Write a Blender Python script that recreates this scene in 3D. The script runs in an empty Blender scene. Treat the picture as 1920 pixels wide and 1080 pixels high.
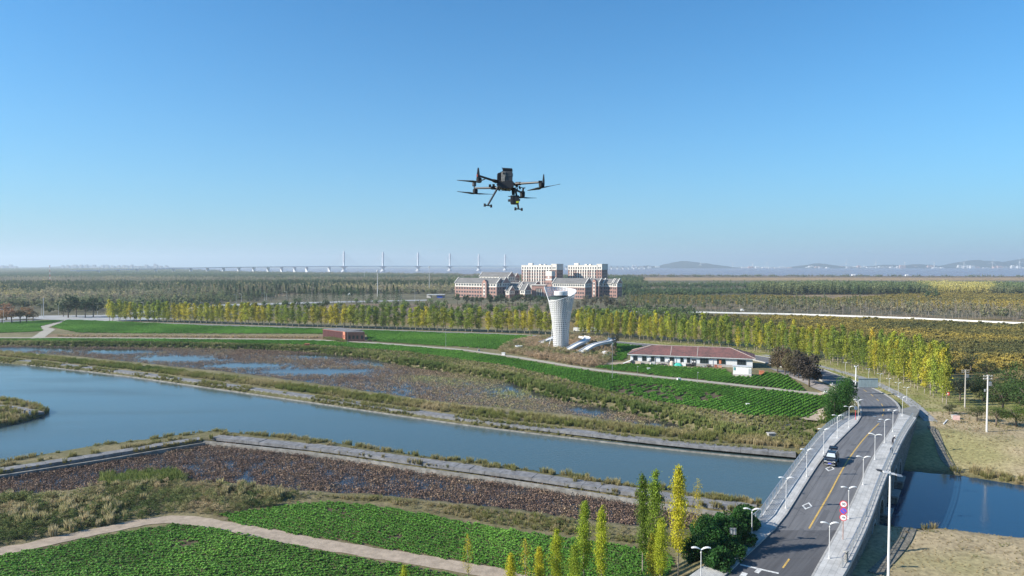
import bpy, bmesh, math, random
import numpy as np
from mathutils import Vector, Matrix, noise as mnoise
R = math.radians
random.seed(7); rng = np.random.default_rng(7)
sc = bpy.context.scene
COL = sc.collection
# ------------------------------------------------------------------ camera, light, sky
F_PX, HOR, CAMZ = 1300.0, 498.0, 36.0
PITCH = math.atan((540 - HOR) / F_PX)
cd = bpy.data.cameras.new('camera'); cam = bpy.data.objects.new('camera', cd); COL.objects.link(cam)
cd.sensor_width = 36; cd.lens = F_PX / 1920 * 36; cd.clip_start = 0.1; cd.clip_end = 40000
cam.location = (0, 0, CAMZ); cam.rotation_euler = (R(90) - PITCH, 0, 0); sc.camera = cam
SUN_EL, SUN_AZ = R(29.5), R(-168)       # direction TO the sun, angle from +X
world = bpy.data.worlds.new('World'); sc.world = world; world.use_nodes = True
wn = world.node_tree; bg = wn.nodes['Background']
sky = wn.nodes.new('ShaderNodeTexSky'); sky.sky_type = 'NISHITA'; sky.sun_disc = False
sky.sun_elevation = SUN_EL; sky.sun_rotation = R(90) - SUN_AZ
sky.altitude = 0; sky.air_density = 1.0; sky.dust_density = 0.3; sky.ozone_density = 3.0
gain = wn.nodes.new('ShaderNodeVectorMath'); gain.operation = 'MULTIPLY'; gain.inputs[1].default_value = (0.32, 1.03, 1.42)
wn.links.new(sky.outputs[0], gain.inputs[0])
# pale ground haze of the lower sky, the same all the way round
wtc = wn.nodes.new('ShaderNodeTexCoord'); wsp = wn.nodes.new('ShaderNodeSeparateXYZ'); wn.links.new(wtc.outputs['Generated'], wsp.inputs[0])
wab = wn.nodes.new('ShaderNodeMath'); wab.operation = 'ABSOLUTE'; wn.links.new(wsp.outputs['Z'], wab.inputs[0])
wml = wn.nodes.new('ShaderNodeMath'); wml.operation = 'MULTIPLY'; wml.inputs[1].default_value = -7.5; wn.links.new(wab.outputs[0], wml.inputs[0])
wex = wn.nodes.new('ShaderNodeMath'); wex.operation = 'EXPONENT'; wn.links.new(wml.outputs[0], wex.inputs[0])
wfc = wn.nodes.new('ShaderNodeMath'); wfc.operation = 'MULTIPLY'; wfc.inputs[1].default_value = 0.97; wn.links.new(wex.outputs[0], wfc.inputs[0])
wmx = wn.nodes.new('ShaderNodeMix'); wmx.data_type = 'RGBA'; wn.links.new(wfc.outputs[0], wmx.inputs['Factor'])
wn.links.new(gain.outputs[0], wmx.inputs['A']); wmx.inputs['B'].default_value = (3.3, 4.75, 5.75, 1)
wn.links.new(wmx.outputs['Result'], bg.inputs['Color']); bg.inputs['Strength'].default_value = 0.070
sl = bpy.data.lights.new('sun', 'SUN'); sun = bpy.data.objects.new('sun', sl); COL.objects.link(sun)
sl.energy = 5.0; sl.angle = R(0.53); sl.color = (1.0, 0.93, 0.82)
sdir = Vector((math.cos(SUN_AZ) * math.cos(SUN_EL), math.sin(SUN_AZ) * math.cos(SUN_EL), math.sin(SUN_EL)))
sun.rotation_euler = sdir.to_track_quat('Z', 'Y').to_euler(); sun.location = sdir * 300
sc.view_settings.view_transform = 'Standard'; sc.view_settings.look = 'None'
sc.view_settings.exposure = 0.85; sc.view_settings.gamma = 1.0
try:
    sc.cycles.use_denoising = True; sc.cycles.max_bounces = 6; sc.cycles.transparent_max_bounces = 8
    sc.cycles.diffuse_bounces = 3; sc.cycles.glossy_bounces = 3; sc.cycles.transmission_bounces = 3
    sc.cycles.volume_bounces = 0; sc.cycles.sample_clamp_indirect = 4
    sc.cycles.caustics_reflective = False; sc.cycles.caustics_refractive = False
except Exception: pass

# ------------------------------------------------------------------ pixel -> place
def ray(px, py):
    x = (px - 960) / F_PX; u = (540 - py) / F_PX
    c, s = math.cos(PITCH), math.sin(PITCH)
    return Vector((x, c + u * s, -s + u * c))
def at(px, py, z=0.0):
    d = ray(px, py); t = (z - CAMZ) / d.z
    return Vector((d.x * t, d.y * t, z))
def pts(l, z=0.0): return [tuple(at(a, b, z)[:2]) for a, b in l]
def topz(px_y, D):                                        # height of something seen at row px_y standing at depth D
    d = ray(960, px_y); return CAMZ + d.z / d.y * D
ZY = [-50, 60, 78, 88, 98, 108, 118, 130, 145, 160, 178, 200, 228, 300, 9000]
ZZ = [2.2, 2.5, 3.1, 3.9, 4.7, 5.15, 5.2, 4.9, 4.2, 3.4, 2.3, 1.2, 0.35, 0.12, 0.12]
def zR(y):                                                # height of the road along its run
    return float(np.interp(y, ZY, ZZ))
_yy = np.arange(-50, 320, 1.0); _zz = np.interp(_yy, ZY, ZZ); _k = np.ones(9) / 9
_zs = np.convolve(np.pad(_zz, 4, mode='edge'), _k, 'valid')
def zR(y): return float(np.interp(y, _yy, _zs))
def atR(px, py, dz=0.0):
    z = 3.0
    for _ in range(25):
        p = at(px, py, z + dz); z = 0.5 * z + 0.5 * zR(p.y)
    return Vector((p.x, p.y, z + dz))

# ------------------------------------------------------------------ object helpers
def props(o, label=None, cat=None, group=None, kind=None):
    if label: o['label'] = label
    if cat: o['category'] = cat
    if group: o['group'] = group
    if kind: o['kind'] = kind
    return o
def thing(name, label, cat, loc=(0, 0, 0), rotz=0, group=None):
    o = bpy.data.objects.new(name, None); COL.objects.link(o); o.empty_display_size = 0.3
    o.location = loc; o.rotation_euler = (0, 0, rotz)
    return props(o, label, cat, group)
def mesh_np(name, v, faces, smooth=False, attrs=None):
    """v (N,3) array; faces (M,k) int array of one k"""
    me = bpy.data.meshes.new(name); v = np.asarray(v, dtype=np.float32); f = np.asarray(faces, dtype=np.int32)
    me.vertices.add(len(v)); me.vertices.foreach_set('co', v.ravel())
    k = f.shape[1]; me.loops.add(f.size); me.loops.foreach_set('vertex_index', f.ravel())
    me.polygons.add(len(f)); me.polygons.foreach_set('loop_start', np.arange(0, f.size, k, dtype=np.int32))
    me.polygons.foreach_set('loop_total', np.full(len(f), k, dtype=np.int32))
    if smooth: me.polygons.foreach_set('use_smooth', np.ones(len(f), dtype=bool))
    for n, (dom, typ, arr) in (attrs or {}).items():
        a = me.attributes.new(n, typ, dom)
        a.data.foreach_set('value' if typ == 'FLOAT' else 'color', np.asarray(arr, dtype=np.float32).ravel())
    me.update(calc_edges=True); me.validate()
    return me
def link(name, me, m=None, parent=None):
    o = bpy.data.objects.new(name, me); COL.objects.link(o)
    if m is not None and not me.materials: me.materials.append(m)
    if parent is not None: o.parent = parent
    return o
class G:
    def __init__(s): s.v = []; s.f = []; s.uv = None
    def add(s, vs, fs):
        b = len(s.v); s.v += [tuple(p) for p in vs]; s.f += [tuple(b + i for i in f) for f in fs]; return s
    def box(s, x, y, z, sx, sy, sz, rz=0.0):               # centre x,y ; z = bottom
        c, n = math.cos(rz), math.sin(rz); vs = []
        for dz in (0, sz):
            for dx, dy in ((-.5, -.5), (.5, -.5), (.5, .5), (-.5, .5)):
                X, Y = dx * sx, dy * sy; vs.append((x + X * c - Y * n, y + X * n + Y * c, z + dz))
        return s.add(vs, [(3, 2, 1, 0), (4, 5, 6, 7), (0, 1, 5, 4), (1, 2, 6, 5), (2, 3, 7, 6), (3, 0, 4, 7)])
    def bar(s, p, q, w, h=None, up=(0, 0, 1)):             # square bar from p to q
        p, q = Vector(p), Vector(q); d = (q - p).normalized(); h = h or w
        a = d.cross(Vector(up)); a = a.normalized() if a.length > 1e-4 else Vector((1, 0, 0)); b = a.cross(d).normalized()
        vs = []
        for e in (p, q):
            for i, j in ((-.5, -.5), (.5, -.5), (.5, .5), (-.5, .5)): vs.append(e + a * (i * w) + b * (j * h))
        return s.add(vs, [(0, 1, 2, 3), (7, 6, 5, 4), (0, 4, 5, 1), (1, 5, 6, 2), (2, 6, 7, 3), (3, 7, 4, 0)])
    def tube(s, p, q, r0, r1=None, n=8, caps=True):
        p, q = Vector(p), Vector(q); r1 = r0 if r1 is None else r1; d = (q - p).normalized()
        a = d.cross(Vector((0, 0, 1))); a = a.normalized() if a.length > 1e-3 else Vector((1, 0, 0)); b = d.cross(a)
        vs = [e + (a * math.cos(2 * math.pi * i / n) + b * math.sin(2 * math.pi * i / n)) * r for e, r in ((p, r0), (q, r1)) for i in range(n)]
        fs = [(i, (i + 1) % n, n + (i + 1) % n, n + i) for i in range(n)]
        if caps: fs += [tuple(range(n - 1, -1, -1)), tuple(range(n, 2 * n))]
        return s.add(vs, fs)
    def path(s, P, rad, n=7):
        for i in range(len(P) - 1):
            s.tube(P[i], P[i + 1], rad[i] if hasattr(rad, '__len__') else rad, rad[i + 1] if hasattr(rad, '__len__') else rad, n)
        return s
    def lathe(s, prof, cx=0, cy=0, n=16):
        vs = [(cx + r * math.cos(2 * math.pi * i / n), cy + r * math.sin(2 * math.pi * i / n), z) for r, z in prof for i in range(n)]
        fs = [(k * n + i, k * n + (i + 1) % n, (k + 1) * n + (i + 1) % n, (k + 1) * n + i) for k in range(len(prof) - 1) for i in range(n)]
        fs += [tuple(range(n - 1, -1, -1)), tuple(range((len(prof) - 1) * n, len(prof) * n))]
        return s.add(vs, fs)
    def prism(s, poly, z0, z1):                            # convex polygon, z0/z1 numbers or per point lists
        n = len(poly); Z0 = z0 if hasattr(z0, '__len__') else [z0] * n; Z1 = z1 if hasattr(z1, '__len__') else [z1] * n
        vs = [(p[0], p[1], Z0[i]) for i, p in enumerate(poly)] + [(p[0], p[1], Z1[i]) for i, p in enumerate(poly)]
        return s.add(vs, [tuple(range(n - 1, -1, -1)), tuple(range(n, 2 * n))] + [(i, (i + 1) % n, n + (i + 1) % n, n + i) for i in range(n)])
    def mesh(s, name, origin=None, smooth=False, fix=True):
        me = bpy.data.meshes.new(name); o = origin or (0, 0, 0)
        me.from_pydata([(a - o[0], b - o[1], c - o[2]) for a, b, c in s.v], [], s.f)
        if fix:
            bm = bmesh.new(); bm.from_mesh(me); bmesh.ops.recalc_face_normals(bm, faces=bm.faces); bm.to_mesh(me); bm.free()
        if smooth: me.polygons.foreach_set('use_smooth', np.ones(len(me.polygons), dtype=bool))
        me.update(); return me
    def build(s, name, m, parent=None, origin=None, smooth=False, **kw):
        return props(link(name, s.mesh(name, origin, smooth), m, parent), **kw)

# ------------------------------------------------------------------ materials
MATS = {}
def nodes(name):
    m = bpy.data.materials.new(name); m.use_nodes = True; nt = m.node_tree
    return m, nt, nt.nodes['Principled BSDF'], nt.nodes, nt.links
def rgb(c): return (c[0], c[1], c[2], 1)
def M(name, col, rough=0.7, var=0.12, scale=2.0, bump=0.0, spec=0.35, metal=0.0, col2=None, patch=0.35):
    if name in MATS: return MATS[name]
    m, nt, b, N, L = nodes(name)
    tc = N.new('ShaderNodeTexCoord'); n1 = N.new('ShaderNodeTexNoise'); n1.inputs['Scale'].default_value = scale
    n1.inputs['Detail'].default_value = 6; n1.inputs['Roughness'].default_value = 0.65; L.new(tc.outputs['Object'], n1.inputs['Vector'])
    r = N.new('ShaderNodeValToRGB'); c2 = col2 or tuple(c * (1 - var * 2) for c in col); c1 = tuple(min(1, c * (1 + var)) for c in col)
    r.color_ramp.elements[0].position = 0.5 - patch / 2; r.color_ramp.elements[1].position = 0.5 + patch / 2
    r.color_ramp.elements[0].color = rgb(c2); r.color_ramp.elements[1].color = rgb(c1)
    L.new(n1.outputs['Fac'], r.inputs['Fac']); L.new(r.outputs['Color'], b.inputs['Base Color'])
    b.inputs['Roughness'].default_value = rough; b.inputs['Metallic'].default_value = metal; b.inputs['Specular IOR Level'].default_value = spec
    if bump:
        bp = N.new('ShaderNodeBump'); bp.inputs['Strength'].default_value = 1; bp.inputs['Distance'].default_value = bump
        n2 = N.new('ShaderNodeTexNoise'); n2.inputs['Scale'].default_value = scale * 5; n2.inputs['Detail'].default_value = 4
        L.new(tc.outputs['Object'], n2.inputs['Vector']); L.new(n2.outputs['Fac'], bp.inputs['Height']); L.new(bp.outputs['Normal'], b.inputs['Normal'])
    MATS[name] = m; return m
def leafmat(name, ramp, src='inst', transl=0.25, rough=0.55, spec=0.25, lvamt=0.9):
    """ramp: list of colours picked by the tint of each plant; lv: light and dark of each leaf"""
    if name in MATS: return MATS[name]
    m, nt, b, N, L = nodes(name)
    if src == 'obj':
        oi = N.new('ShaderNodeObjectInfo'); base = oi.outputs['Color']
    else:
        a = N.new('ShaderNodeAttribute'); a.attribute_type = 'INSTANCER' if src == 'inst' else 'GEOMETRY'; a.attribute_name = 'tint'
        r = N.new('ShaderNodeValToRGB'); cr = r.color_ramp
        while len(cr.elements) < len(ramp): cr.elements.new(0.5)
        for i, c in enumerate(ramp): cr.elements[i].position = i / max(1, len(ramp) - 1); cr.elements[i].color = rgb(c)
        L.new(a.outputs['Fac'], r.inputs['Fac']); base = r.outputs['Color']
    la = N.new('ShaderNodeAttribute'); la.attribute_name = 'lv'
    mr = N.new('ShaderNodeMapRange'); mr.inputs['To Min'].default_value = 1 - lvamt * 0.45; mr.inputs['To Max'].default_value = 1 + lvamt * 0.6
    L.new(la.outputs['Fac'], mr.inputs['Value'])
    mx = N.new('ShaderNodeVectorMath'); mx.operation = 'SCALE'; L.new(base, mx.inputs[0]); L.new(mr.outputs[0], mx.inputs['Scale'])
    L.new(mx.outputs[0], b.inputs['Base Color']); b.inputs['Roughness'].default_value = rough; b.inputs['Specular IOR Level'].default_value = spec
    if transl:
        t = N.new('ShaderNodeBsdfTranslucent'); L.new(mx.outputs[0], t.inputs['Color'])
        ms = N.new('ShaderNodeMixShader'); ms.inputs[0].default_value = transl
        L.new(b.outputs[0], ms.inputs[1]); L.new(t.outputs[0], ms.inputs[2]); L.new(ms.outputs[0], N['Material Output'].inputs['Surface'])
    MATS[name] = m; return m
def glassmat(name, col=(0.02, 0.03, 0.035), rough=0.08):
    if name in MATS: return MATS[name]
    m, nt, b, N, L = nodes(name); b.inputs['Base Color'].default_value = rgb(col); b.inputs['Roughness'].default_value = rough
    b.inputs['Specular IOR Level'].default_value = 0.6; MATS[name] = m; return m
def watermat(name, col, rough=0.04, ws=1.2, bump=0.02, stretch=(1, 1, 1), spec=0.5):
    m, nt, b, N, L = nodes(name); b.inputs['Base Color'].default_value = rgb(col); b.inputs['Roughness'].default_value = rough
    b.inputs['IOR'].default_value = 1.33; b.inputs['Specular IOR Level'].default_value = spec
    tc = N.new('ShaderNodeTexCoord'); mp = N.new('ShaderNodeMapping'); mp.inputs['Scale'].default_value = stretch
    n = N.new('ShaderNodeTexNoise'); n.inputs['Scale'].default_value = ws; n.inputs['Detail'].default_value = 5
    n2 = N.new('ShaderNodeTexNoise'); n2.inputs['Scale'].default_value = 0.03; n2.inputs['Detail'].default_value = 3
    cr = N.new('ShaderNodeMapRange'); cr.inputs['From Min'].default_value = 0.35; cr.inputs['From Max'].default_value = 0.65
    cr.inputs['To Min'].default_value = 0.25; cr.inputs['To Max'].default_value = 1.0
    bp = N.new('ShaderNodeBump'); bp.inputs['Distance'].default_value = bump
    L.new(tc.outputs['Object'], mp.inputs['Vector']); L.new(mp.outputs[0], n.inputs['Vector']); L.new(tc.outputs['Object'], n2.inputs['Vector'])
    L.new(n2.outputs['Fac'], cr.inputs['Value']); L.new(cr.outputs[0], bp.inputs['Strength'])
    L.new(n.outputs['Fac'], bp.inputs['Height']); L.new(bp.outputs['Normal'], b.inputs['Normal'])
    m2 = N.new('ShaderNodeMapping'); m2.inputs['Scale'].default_value = (.012, .05, 1); L.new(tc.outputs['Object'], m2.inputs['Vector']); n3 = N.new('ShaderNodeTexNoise'); n3.inputs['Scale'].default_value = 1; n3.inputs['Detail'].default_value = 6; L.new(m2.outputs[0], n3.inputs['Vector'])
    r3 = N.new('ShaderNodeMapRange'); r3.inputs['From Min'].default_value = .42; r3.inputs['From Max'].default_value = .68; r3.inputs['To Min'].default_value = rough; r3.inputs['To Max'].default_value = rough + .2; L.new(n3.outputs['Fac'], r3.inputs['Value']); L.new(r3.outputs[0], b.inputs['Roughness'])
    return m
concrete = M('pale_concrete', (0.36, 0.35, 0.33), 0.85, 0.12, 1.5, 0.01)
old_concrete = M('weathered_concrete', (0.20, 0.20, 0.205), 0.9, 0.22, 0.8, 0.02)
white_paint = M('white_paint', (0.72, 0.72, 0.70), 0.5, 0.05, 1.0)
steel = M('galvanised_steel', (0.42, 0.43, 0.44), 0.4, 0.08, 3.0, metal=0.6, spec=0.5)
lightsteel = M('pale_lamp_steel', (0.58, 0.58, 0.57), 0.45, 0.06, 3.0)
darkmetal = M('dark_metal', (0.05, 0.052, 0.056), 0.45, 0.1, 5.0)
bark = M('bark', (0.16, 0.125, 0.095), 0.9, 0.25, 6.0, 0.01)
palebark = M('pale_bark', (0.30, 0.26, 0.21), 0.9, 0.2, 6.0, 0.01)
glass = glassmat('window_glass')
yellow_line = M('yellow_road_paint', (0.55, 0.36, 0.10), 0.7, 0.15, 3.0, patch=0.2)
white_line = M('white_road_paint', (0.62, 0.62, 0.60), 0.7, 0.15, 3.0, patch=0.2)

# ------------------------------------------------------------------ polygon maths
def inside(P, poly):
    x, y = P[:, 0], P[:, 1]; c = np.zeros(len(P), bool); n = len(poly)
    for i in range(n):
        x1, y1 = poly[i]; x2, y2 = poly[(i + 1) % n]
        if y1 == y2: continue
        m = ((y1 > y) != (y2 > y)) & (x < (x2 - x1) * (y - y1) / (y2 - y1) + x1); c ^= m
    return c
def dist(P, line, closed=False):
    d = np.full(len(P), 1e9); n = len(line)
    for i in range(n if closed else n - 1):
        a = np.array(line[i]); b = np.array(line[(i + 1) % n]); ab = b - a; L2 = (ab ** 2).sum() + 1e-9
        t = np.clip(((P - a) @ ab) / L2, 0, 1); q = a + t[:, None] * ab; d = np.minimum(d, np.hypot(*(P - q).T))
    return d
def sdf(P, poly):                                          # negative inside
    d = dist(P, poly, True); return np.where(inside(P, poly), -d, d)
def wobble(poly, step=3.0, amp=0.5, seed=0):               # finer, uneven outline
    out = []; n = len(poly)
    for i in range(n):
        a = Vector(poly[i]).to_2d() if len(poly[i]) > 2 else Vector(poly[i]); b = Vector(poly[(i + 1) % n]); k = max(1, int((b - a).length / step)); k = min(k, 60)
        for j in range(k):
            p = a.lerp(b, j / k); w = mnoise.noise_vector(Vector((p.x * .12, p.y * .12, seed))) + .5 * mnoise.noise_vector(Vector((p.x * .4, p.y * .4, seed + 9)))
            out.append((p.x + w.x * amp, p.y + w.y * amp))
    return out
def resample(P, step):
    P = [Vector(p) for p in P]; out = [P[0]]; acc = 0.0
    for i in range(len(P) - 1):
        a, b = P[i], P[i + 1]; L = (b - a).length; s = step - acc
        while s <= L: out.append(a.lerp(b, s / L)); s += step
        acc = L - (s - step)
    return out
def smooth_line(P, it=2):
    P = [Vector(p) for p in P]
    for _ in range(it):
        Q = [P[0]]
        for i in range(len(P) - 1): Q += [P[i].lerp(P[i + 1], .25), P[i].lerp(P[i + 1], .75)]
        Q.append(P[-1]); P = Q
    return P
def fnoise(x, y, s, z=0.0):
    return np.array([mnoise.noise(Vector((a * s, b * s, z))) for a, b in zip(x, y)])
_ng = rng.random((256, 256))
def vnoise(x, y, s, oct=3, sx=1.0):                        # quick vectorised value noise 0..1
    t = 0; a = 1; tot = 0
    for o in range(oct):
        X = np.asarray(x) * s * sx + 37.3 * o; Y = np.asarray(y) * s + 11.7 * o; xi = np.floor(X).astype(int); yi = np.floor(Y).astype(int)
        fx = X - xi; fy = Y - yi; fx = fx * fx * (3 - 2 * fx); fy = fy * fy * (3 - 2 * fy)
        g = lambda i, j: _ng[i % 256, j % 256]
        v = (g(xi, yi) * (1 - fx) + g(xi + 1, yi) * fx) * (1 - fy) + (g(xi, yi + 1) * (1 - fx) + g(xi + 1, yi + 1) * fx) * fy
        t = t + v * a; tot += a; a *= .5; s *= 2
    return t / tot

# ------------------------------------------------------------------ the plan of the place (world polygons)
ZW = -1.0
LAKE = wobble(pts([(-400, 650), (0, 680), (100, 690), (240, 705), (430, 733), (600, 757), (760, 780), (900, 800), (1100, 822), (1250, 838), (1400, 852), (1510, 860), (1620, 872), (1700, 884), (1800, 893), (1920, 912), (2100, 935), (2400, 970),
             (2400, 1090), (2100, 1035), (1920, 1010), (1860, 1004), (1800, 998), (1740, 988), (1700, 992), (1640, 985), (1580, 978), (1500, 964), (1430, 949), (1300, 932), (1130, 906), (960, 881), (800, 861), (640, 837), (500, 822), (405, 813), (200, 838), (0, 872), (-300, 920)], ZW), 3, .35, 1)
ISLE = wobble(pts([(-250, 745), (0, 753), (40, 758), (70, 764), (92, 773), (75, 783), (40, 792), (0, 801), (-250, 850)], ZW), 2, .3, 2)
POND1 = pts([(-300, 938), (0, 897), (200, 864), (330, 844), (405, 830), (500, 840), (640, 857), (800, 882), (960, 901), (1100, 924), (1200, 942), (1375, 968), (1345, 995), (1300, 1000), (1200, 992), (1100, 980), (1000, 965), (850, 948), (700, 932), (560, 925), (500, 915), (340, 908), (200, 912), (120, 927), (0, 932), (-300, 990)], ZW)
POND2 = wobble(pts([(-400, 632), (0, 648), (250, 651), (480, 655), (600, 661), (700, 673), (780, 690), (870, 702), (950, 714), (1000, 732), (1060, 752), (1150, 766), (1250, 790), (1330, 815), (1310, 818), (1200, 800), (1100, 786), (1000, 775), (850, 760), (700, 738), (500, 709), (300, 687), (150, 671), (0, 662), (-400, 638)], ZW), 4, .8, 3)
FIELD_A = pts([(-400, 1120), (0, 1043), (100, 1022), (200, 1003), (330, 982), (395, 990), (480, 1008), (600, 1033), (760, 1061), (870, 1082), (1000, 1110), (1000, 1300), (-400, 1300)])
FIELD_B = pts([(405, 966), (450, 960), (520, 950), (560, 944), (620, 941), (700, 948), (800, 965), (940, 993), (1100, 1013), (1200, 1028), (1255, 1036), (1265, 1060), (1240, 1110), (1200, 1150), (1100, 1110), (950, 1068), (800, 1042), (640, 1014), (560, 1003), (450, 983)])
FIELD_C = pts([(-200, 636), (90, 636), (300, 636.5), (600, 640), (750, 649), (860, 659), (950, 671), (1040, 687), (1150, 703), (1300, 718), (1450, 734), (1550, 745), (1555, 757), (1520, 785), (1400, 780), (1250, 757), (1130, 731), (1050, 709), (950, 686), (850, 672), (760, 659), (600, 647), (300, 641), (90, 640), (-200, 640)])
FIELD_D = pts([(127, 600.5), (250, 605), (400, 612), (600, 617), (800, 624), (1000, 630.5), (975, 642), (935, 655), (860, 650), (690, 640), (690, 628), (600, 626), (250, 625), (150, 624), (100, 614)])
FIELD_E = pts([(-300, 614), (0, 606), (70, 602.5), (118, 601), (72, 613), (80, 621), (50, 623), (0, 624.5), (-300, 632)])
FIELD_F = pts([(1115, 688), (1190, 683), (1290, 690), (1360, 694), (1372, 706), (1410, 707), (1440, 699), (1475, 704), (1512, 735), (1450, 727.5), (1300, 711), (1150, 694)])
FIELD_G = pts([(1150, 644), (1190, 648), (1210, 651), (1180, 664), (1168, 677), (1152, 675), (1142, 655)])
PATH1 = smooth_line([(*p, 0) for p in pts([(-300, 1090), (0, 1035), (100, 1014), (200, 992), (300, 973), (345, 973), (400, 983), (500, 1001), (640, 1027), (800, 1052), (960, 1080), (1150, 1112)])], 2)
PATH2 = smooth_line([(*p, 0) for p in pts([(-300, 633), (60, 633), (300, 634), (600, 637), (700, 643), (840, 653), (940, 665), (1030, 680), (1090, 690), (1150, 698), (1300, 713.5), (1450, 729.5), (1557, 741)])], 2)
PATH3 = [Vector((*p, 0)) for p in pts([(68, 635), (90, 620), (93, 618), (80, 615), (86, 612), (127, 598.6)])]
ROADPX = [((1240, 1190), (1470, 1190)), ((1300, 1135), (1496, 1135)), ((1362, 1079), (1522, 1079)), ((1414, 1030), (1550, 1030)), ((1464.5, 983), (1576, 983)), ((1502, 923), (1606, 923)), ((1543, 860), (1634, 860)), ((1586, 815), (1665, 815)),
          ((1614, 788), (1682, 787)), ((1617, 768), (1686.5, 768)), ((1609, 751), (1676, 751)), ((1591, 735), (1650, 734)), ((1560, 720), (1604, 715)), ((1525, 706), (1567, 702)), ((1495, 695), (1537, 691)), ((1440, 680), (1470, 675)),
          ((1390, 669.5), (1415, 666)), ((1300, 657), (1315, 653)), ((1150, 643.5), (1158, 640.5)), ((1000, 630.5), (1003, 627.5)), ((700, 621), (702, 618.3)), ((400, 611), (401, 608.5)), ((200, 605.3), (200, 602.6)), ((0, 603), (0, 600.2)), ((-300, 610), (-300, 606))]
RL = [atR(*a) for a, b in ROADPX]; RR = [atR(*b) for a, b in ROADPX]
def densify(Ls, steps):
    out = [[] for _ in Ls]
    for i in range(len(Ls[0]) - 1):
        L = max((Ls[0][i + 1] - Ls[0][i]).length, 1); k = max(2, int(L / steps))
        for j in range(k):
            for q, l in enumerate(Ls): out[q].append(l[i].lerp(l[i + 1], j / k))
    for q, l in enumerate(Ls): out[q].append(l[-1].copy())
    return out
RLd, RRd = densify([smooth_line(RL, 1), smooth_line(RR, 1)], 2.0)
RC = [(a + b) / 2 for a, b in zip(RLd, RRd)]
for l in (RLd, RRd, RC):
    for p in l: p.z = zR(p.y)
RC2 = [(p.x, p.y) for p in RC]
def side_of_road(P):                                       # signed distance to the centre line, + = right/beyond
    A = np.array(RC2); best = np.full(len(P), 1e9); sg = np.zeros(len(P)); yn = np.zeros(len(P))
    for i in range(len(A) - 1):
        a, b = A[i], A[i + 1]; ab = b - a; L2 = (ab ** 2).sum() + 1e-9
        t = np.clip(((P - a) @ ab) / L2, 0, 1); q = a + t[:, None] * ab; d = np.hypot(*(P - q).T)
        cr = ab[1] * (P[:, 0] - a[0]) - ab[0] * (P[:, 1] - a[1]); m = d < best
        best[m] = d[m]; sg[m] = np.sign(cr[m]); yn[m] = q[m][:, 1]
    return best * sg, yn
# outer edges of the bridge (outside of each railing)
RAILR = [atR(*p) for p in [(1500, 1190), (1560, 1098), (1585.7, 1055), (1624, 976), (1645, 918), (1665, 872), (1688, 822), (1713, 784)]]
RAILL = [atR(*p) for p in [(1428, 969), (1476, 901), (1517, 845), (1552, 803), (1592, 780)]]
SPAN0, SPAN1 = 86.0, 141.0                                 # world y where the arches start and end
def ground_h(P):
    """height of the land at P (N,2)"""
    x, y = P[:, 0], P[:, 1]
    sd, yn = side_of_road(P); zr = np.interp(yn, _yy, _zs); a = np.abs(sd)
    h = (vnoise(x, y, .08) - .5) * .25
    right = np.clip((sd - 2) / 4, 0, 1) * np.clip((250 - y) / 80, 0, 1)
    hr = np.where(y > 112, 2.3, 1.6) + (vnoise(x, y, .05) - .5) * .9
    h = np.where(right > 0, h * (1 - right) + hr * right, h)
    emb = zr - .35 - np.maximum(0, a - np.where(sd < 0, 7.0, 6.0)) * .55
    use = ((sd < 0) | (y > 143) | (a < 4.5)) & ((yn < SPAN0) | (yn > SPAN1)) & (yn < 300) & (yn > -40)
    h = np.where(use, np.maximum(h, emb), h)
    s_lake = np.maximum(sdf(P, LAKE), -sdf(P, ISLE))
    slope = np.where(sd > 4, np.where(y > 112, .17, .35), 1.1)
    h = np.minimum(h, ZW + s_lake * np.where(s_lake > 0, slope, .8))
    for pond in (POND1, POND2):
        s = sdf(P, pond); h = np.minimum(h, ZW + s * .9)
    return np.maximum(h, -2.4)
GX0, GX1, GY0, GY1, GS = -420.0, 330.0, -20.0, 470.0, 1.25
gx = np.arange(GX0, GX1 + .01, GS); gy = np.arange(GY0, GY1 + .01, GS)
XX, YY = np.meshgrid(gx, gy); GP = np.stack([XX.ravel(), YY.ravel()], 1)
GH = ground_h(GP)
edge = np.minimum.reduce([GP[:, 0] - GX0, GX1 - GP[:, 0], GP[:, 1] - GY0, GY1 - GP[:, 1]])
GH = np.where(edge < .1, 0, GH)
def H(P):                                                  # bilinear look-up of the built ground
    P = np.atleast_2d(P); fx = np.clip((P[:, 0] - GX0) / GS, 0, len(gx) - 1.001); fy = np.clip((P[:, 1] - GY0) / GS, 0, len(gy) - 1.001)
    i = fx.astype(int); j = fy.astype(int); u = fx - i; v = fy - j; g = GH.reshape(len(gy), len(gx))
    h = (g[j, i] * (1 - u) + g[j, i + 1] * u) * (1 - v) + (g[j + 1, i] * (1 - u) + g[j + 1, i + 1] * u) * v
    out = (P[:, 0] < GX0) | (P[:, 0] > GX1) | (P[:, 1] < GY0) | (P[:, 1] > GY1)
    return np.where(out, 0, h)
def h1(x, y): return float(H(np.array([[x, y]]))[0])
def atG(px, py):                                           # pixel -> place on the land
    z = 0.5
    for _ in range(20):
        p = at(px, py, z); z = .5 * z + .5 * h1(p.x, p.y)
    return Vector((p.x, p.y, h1(p.x, p.y)))

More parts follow.
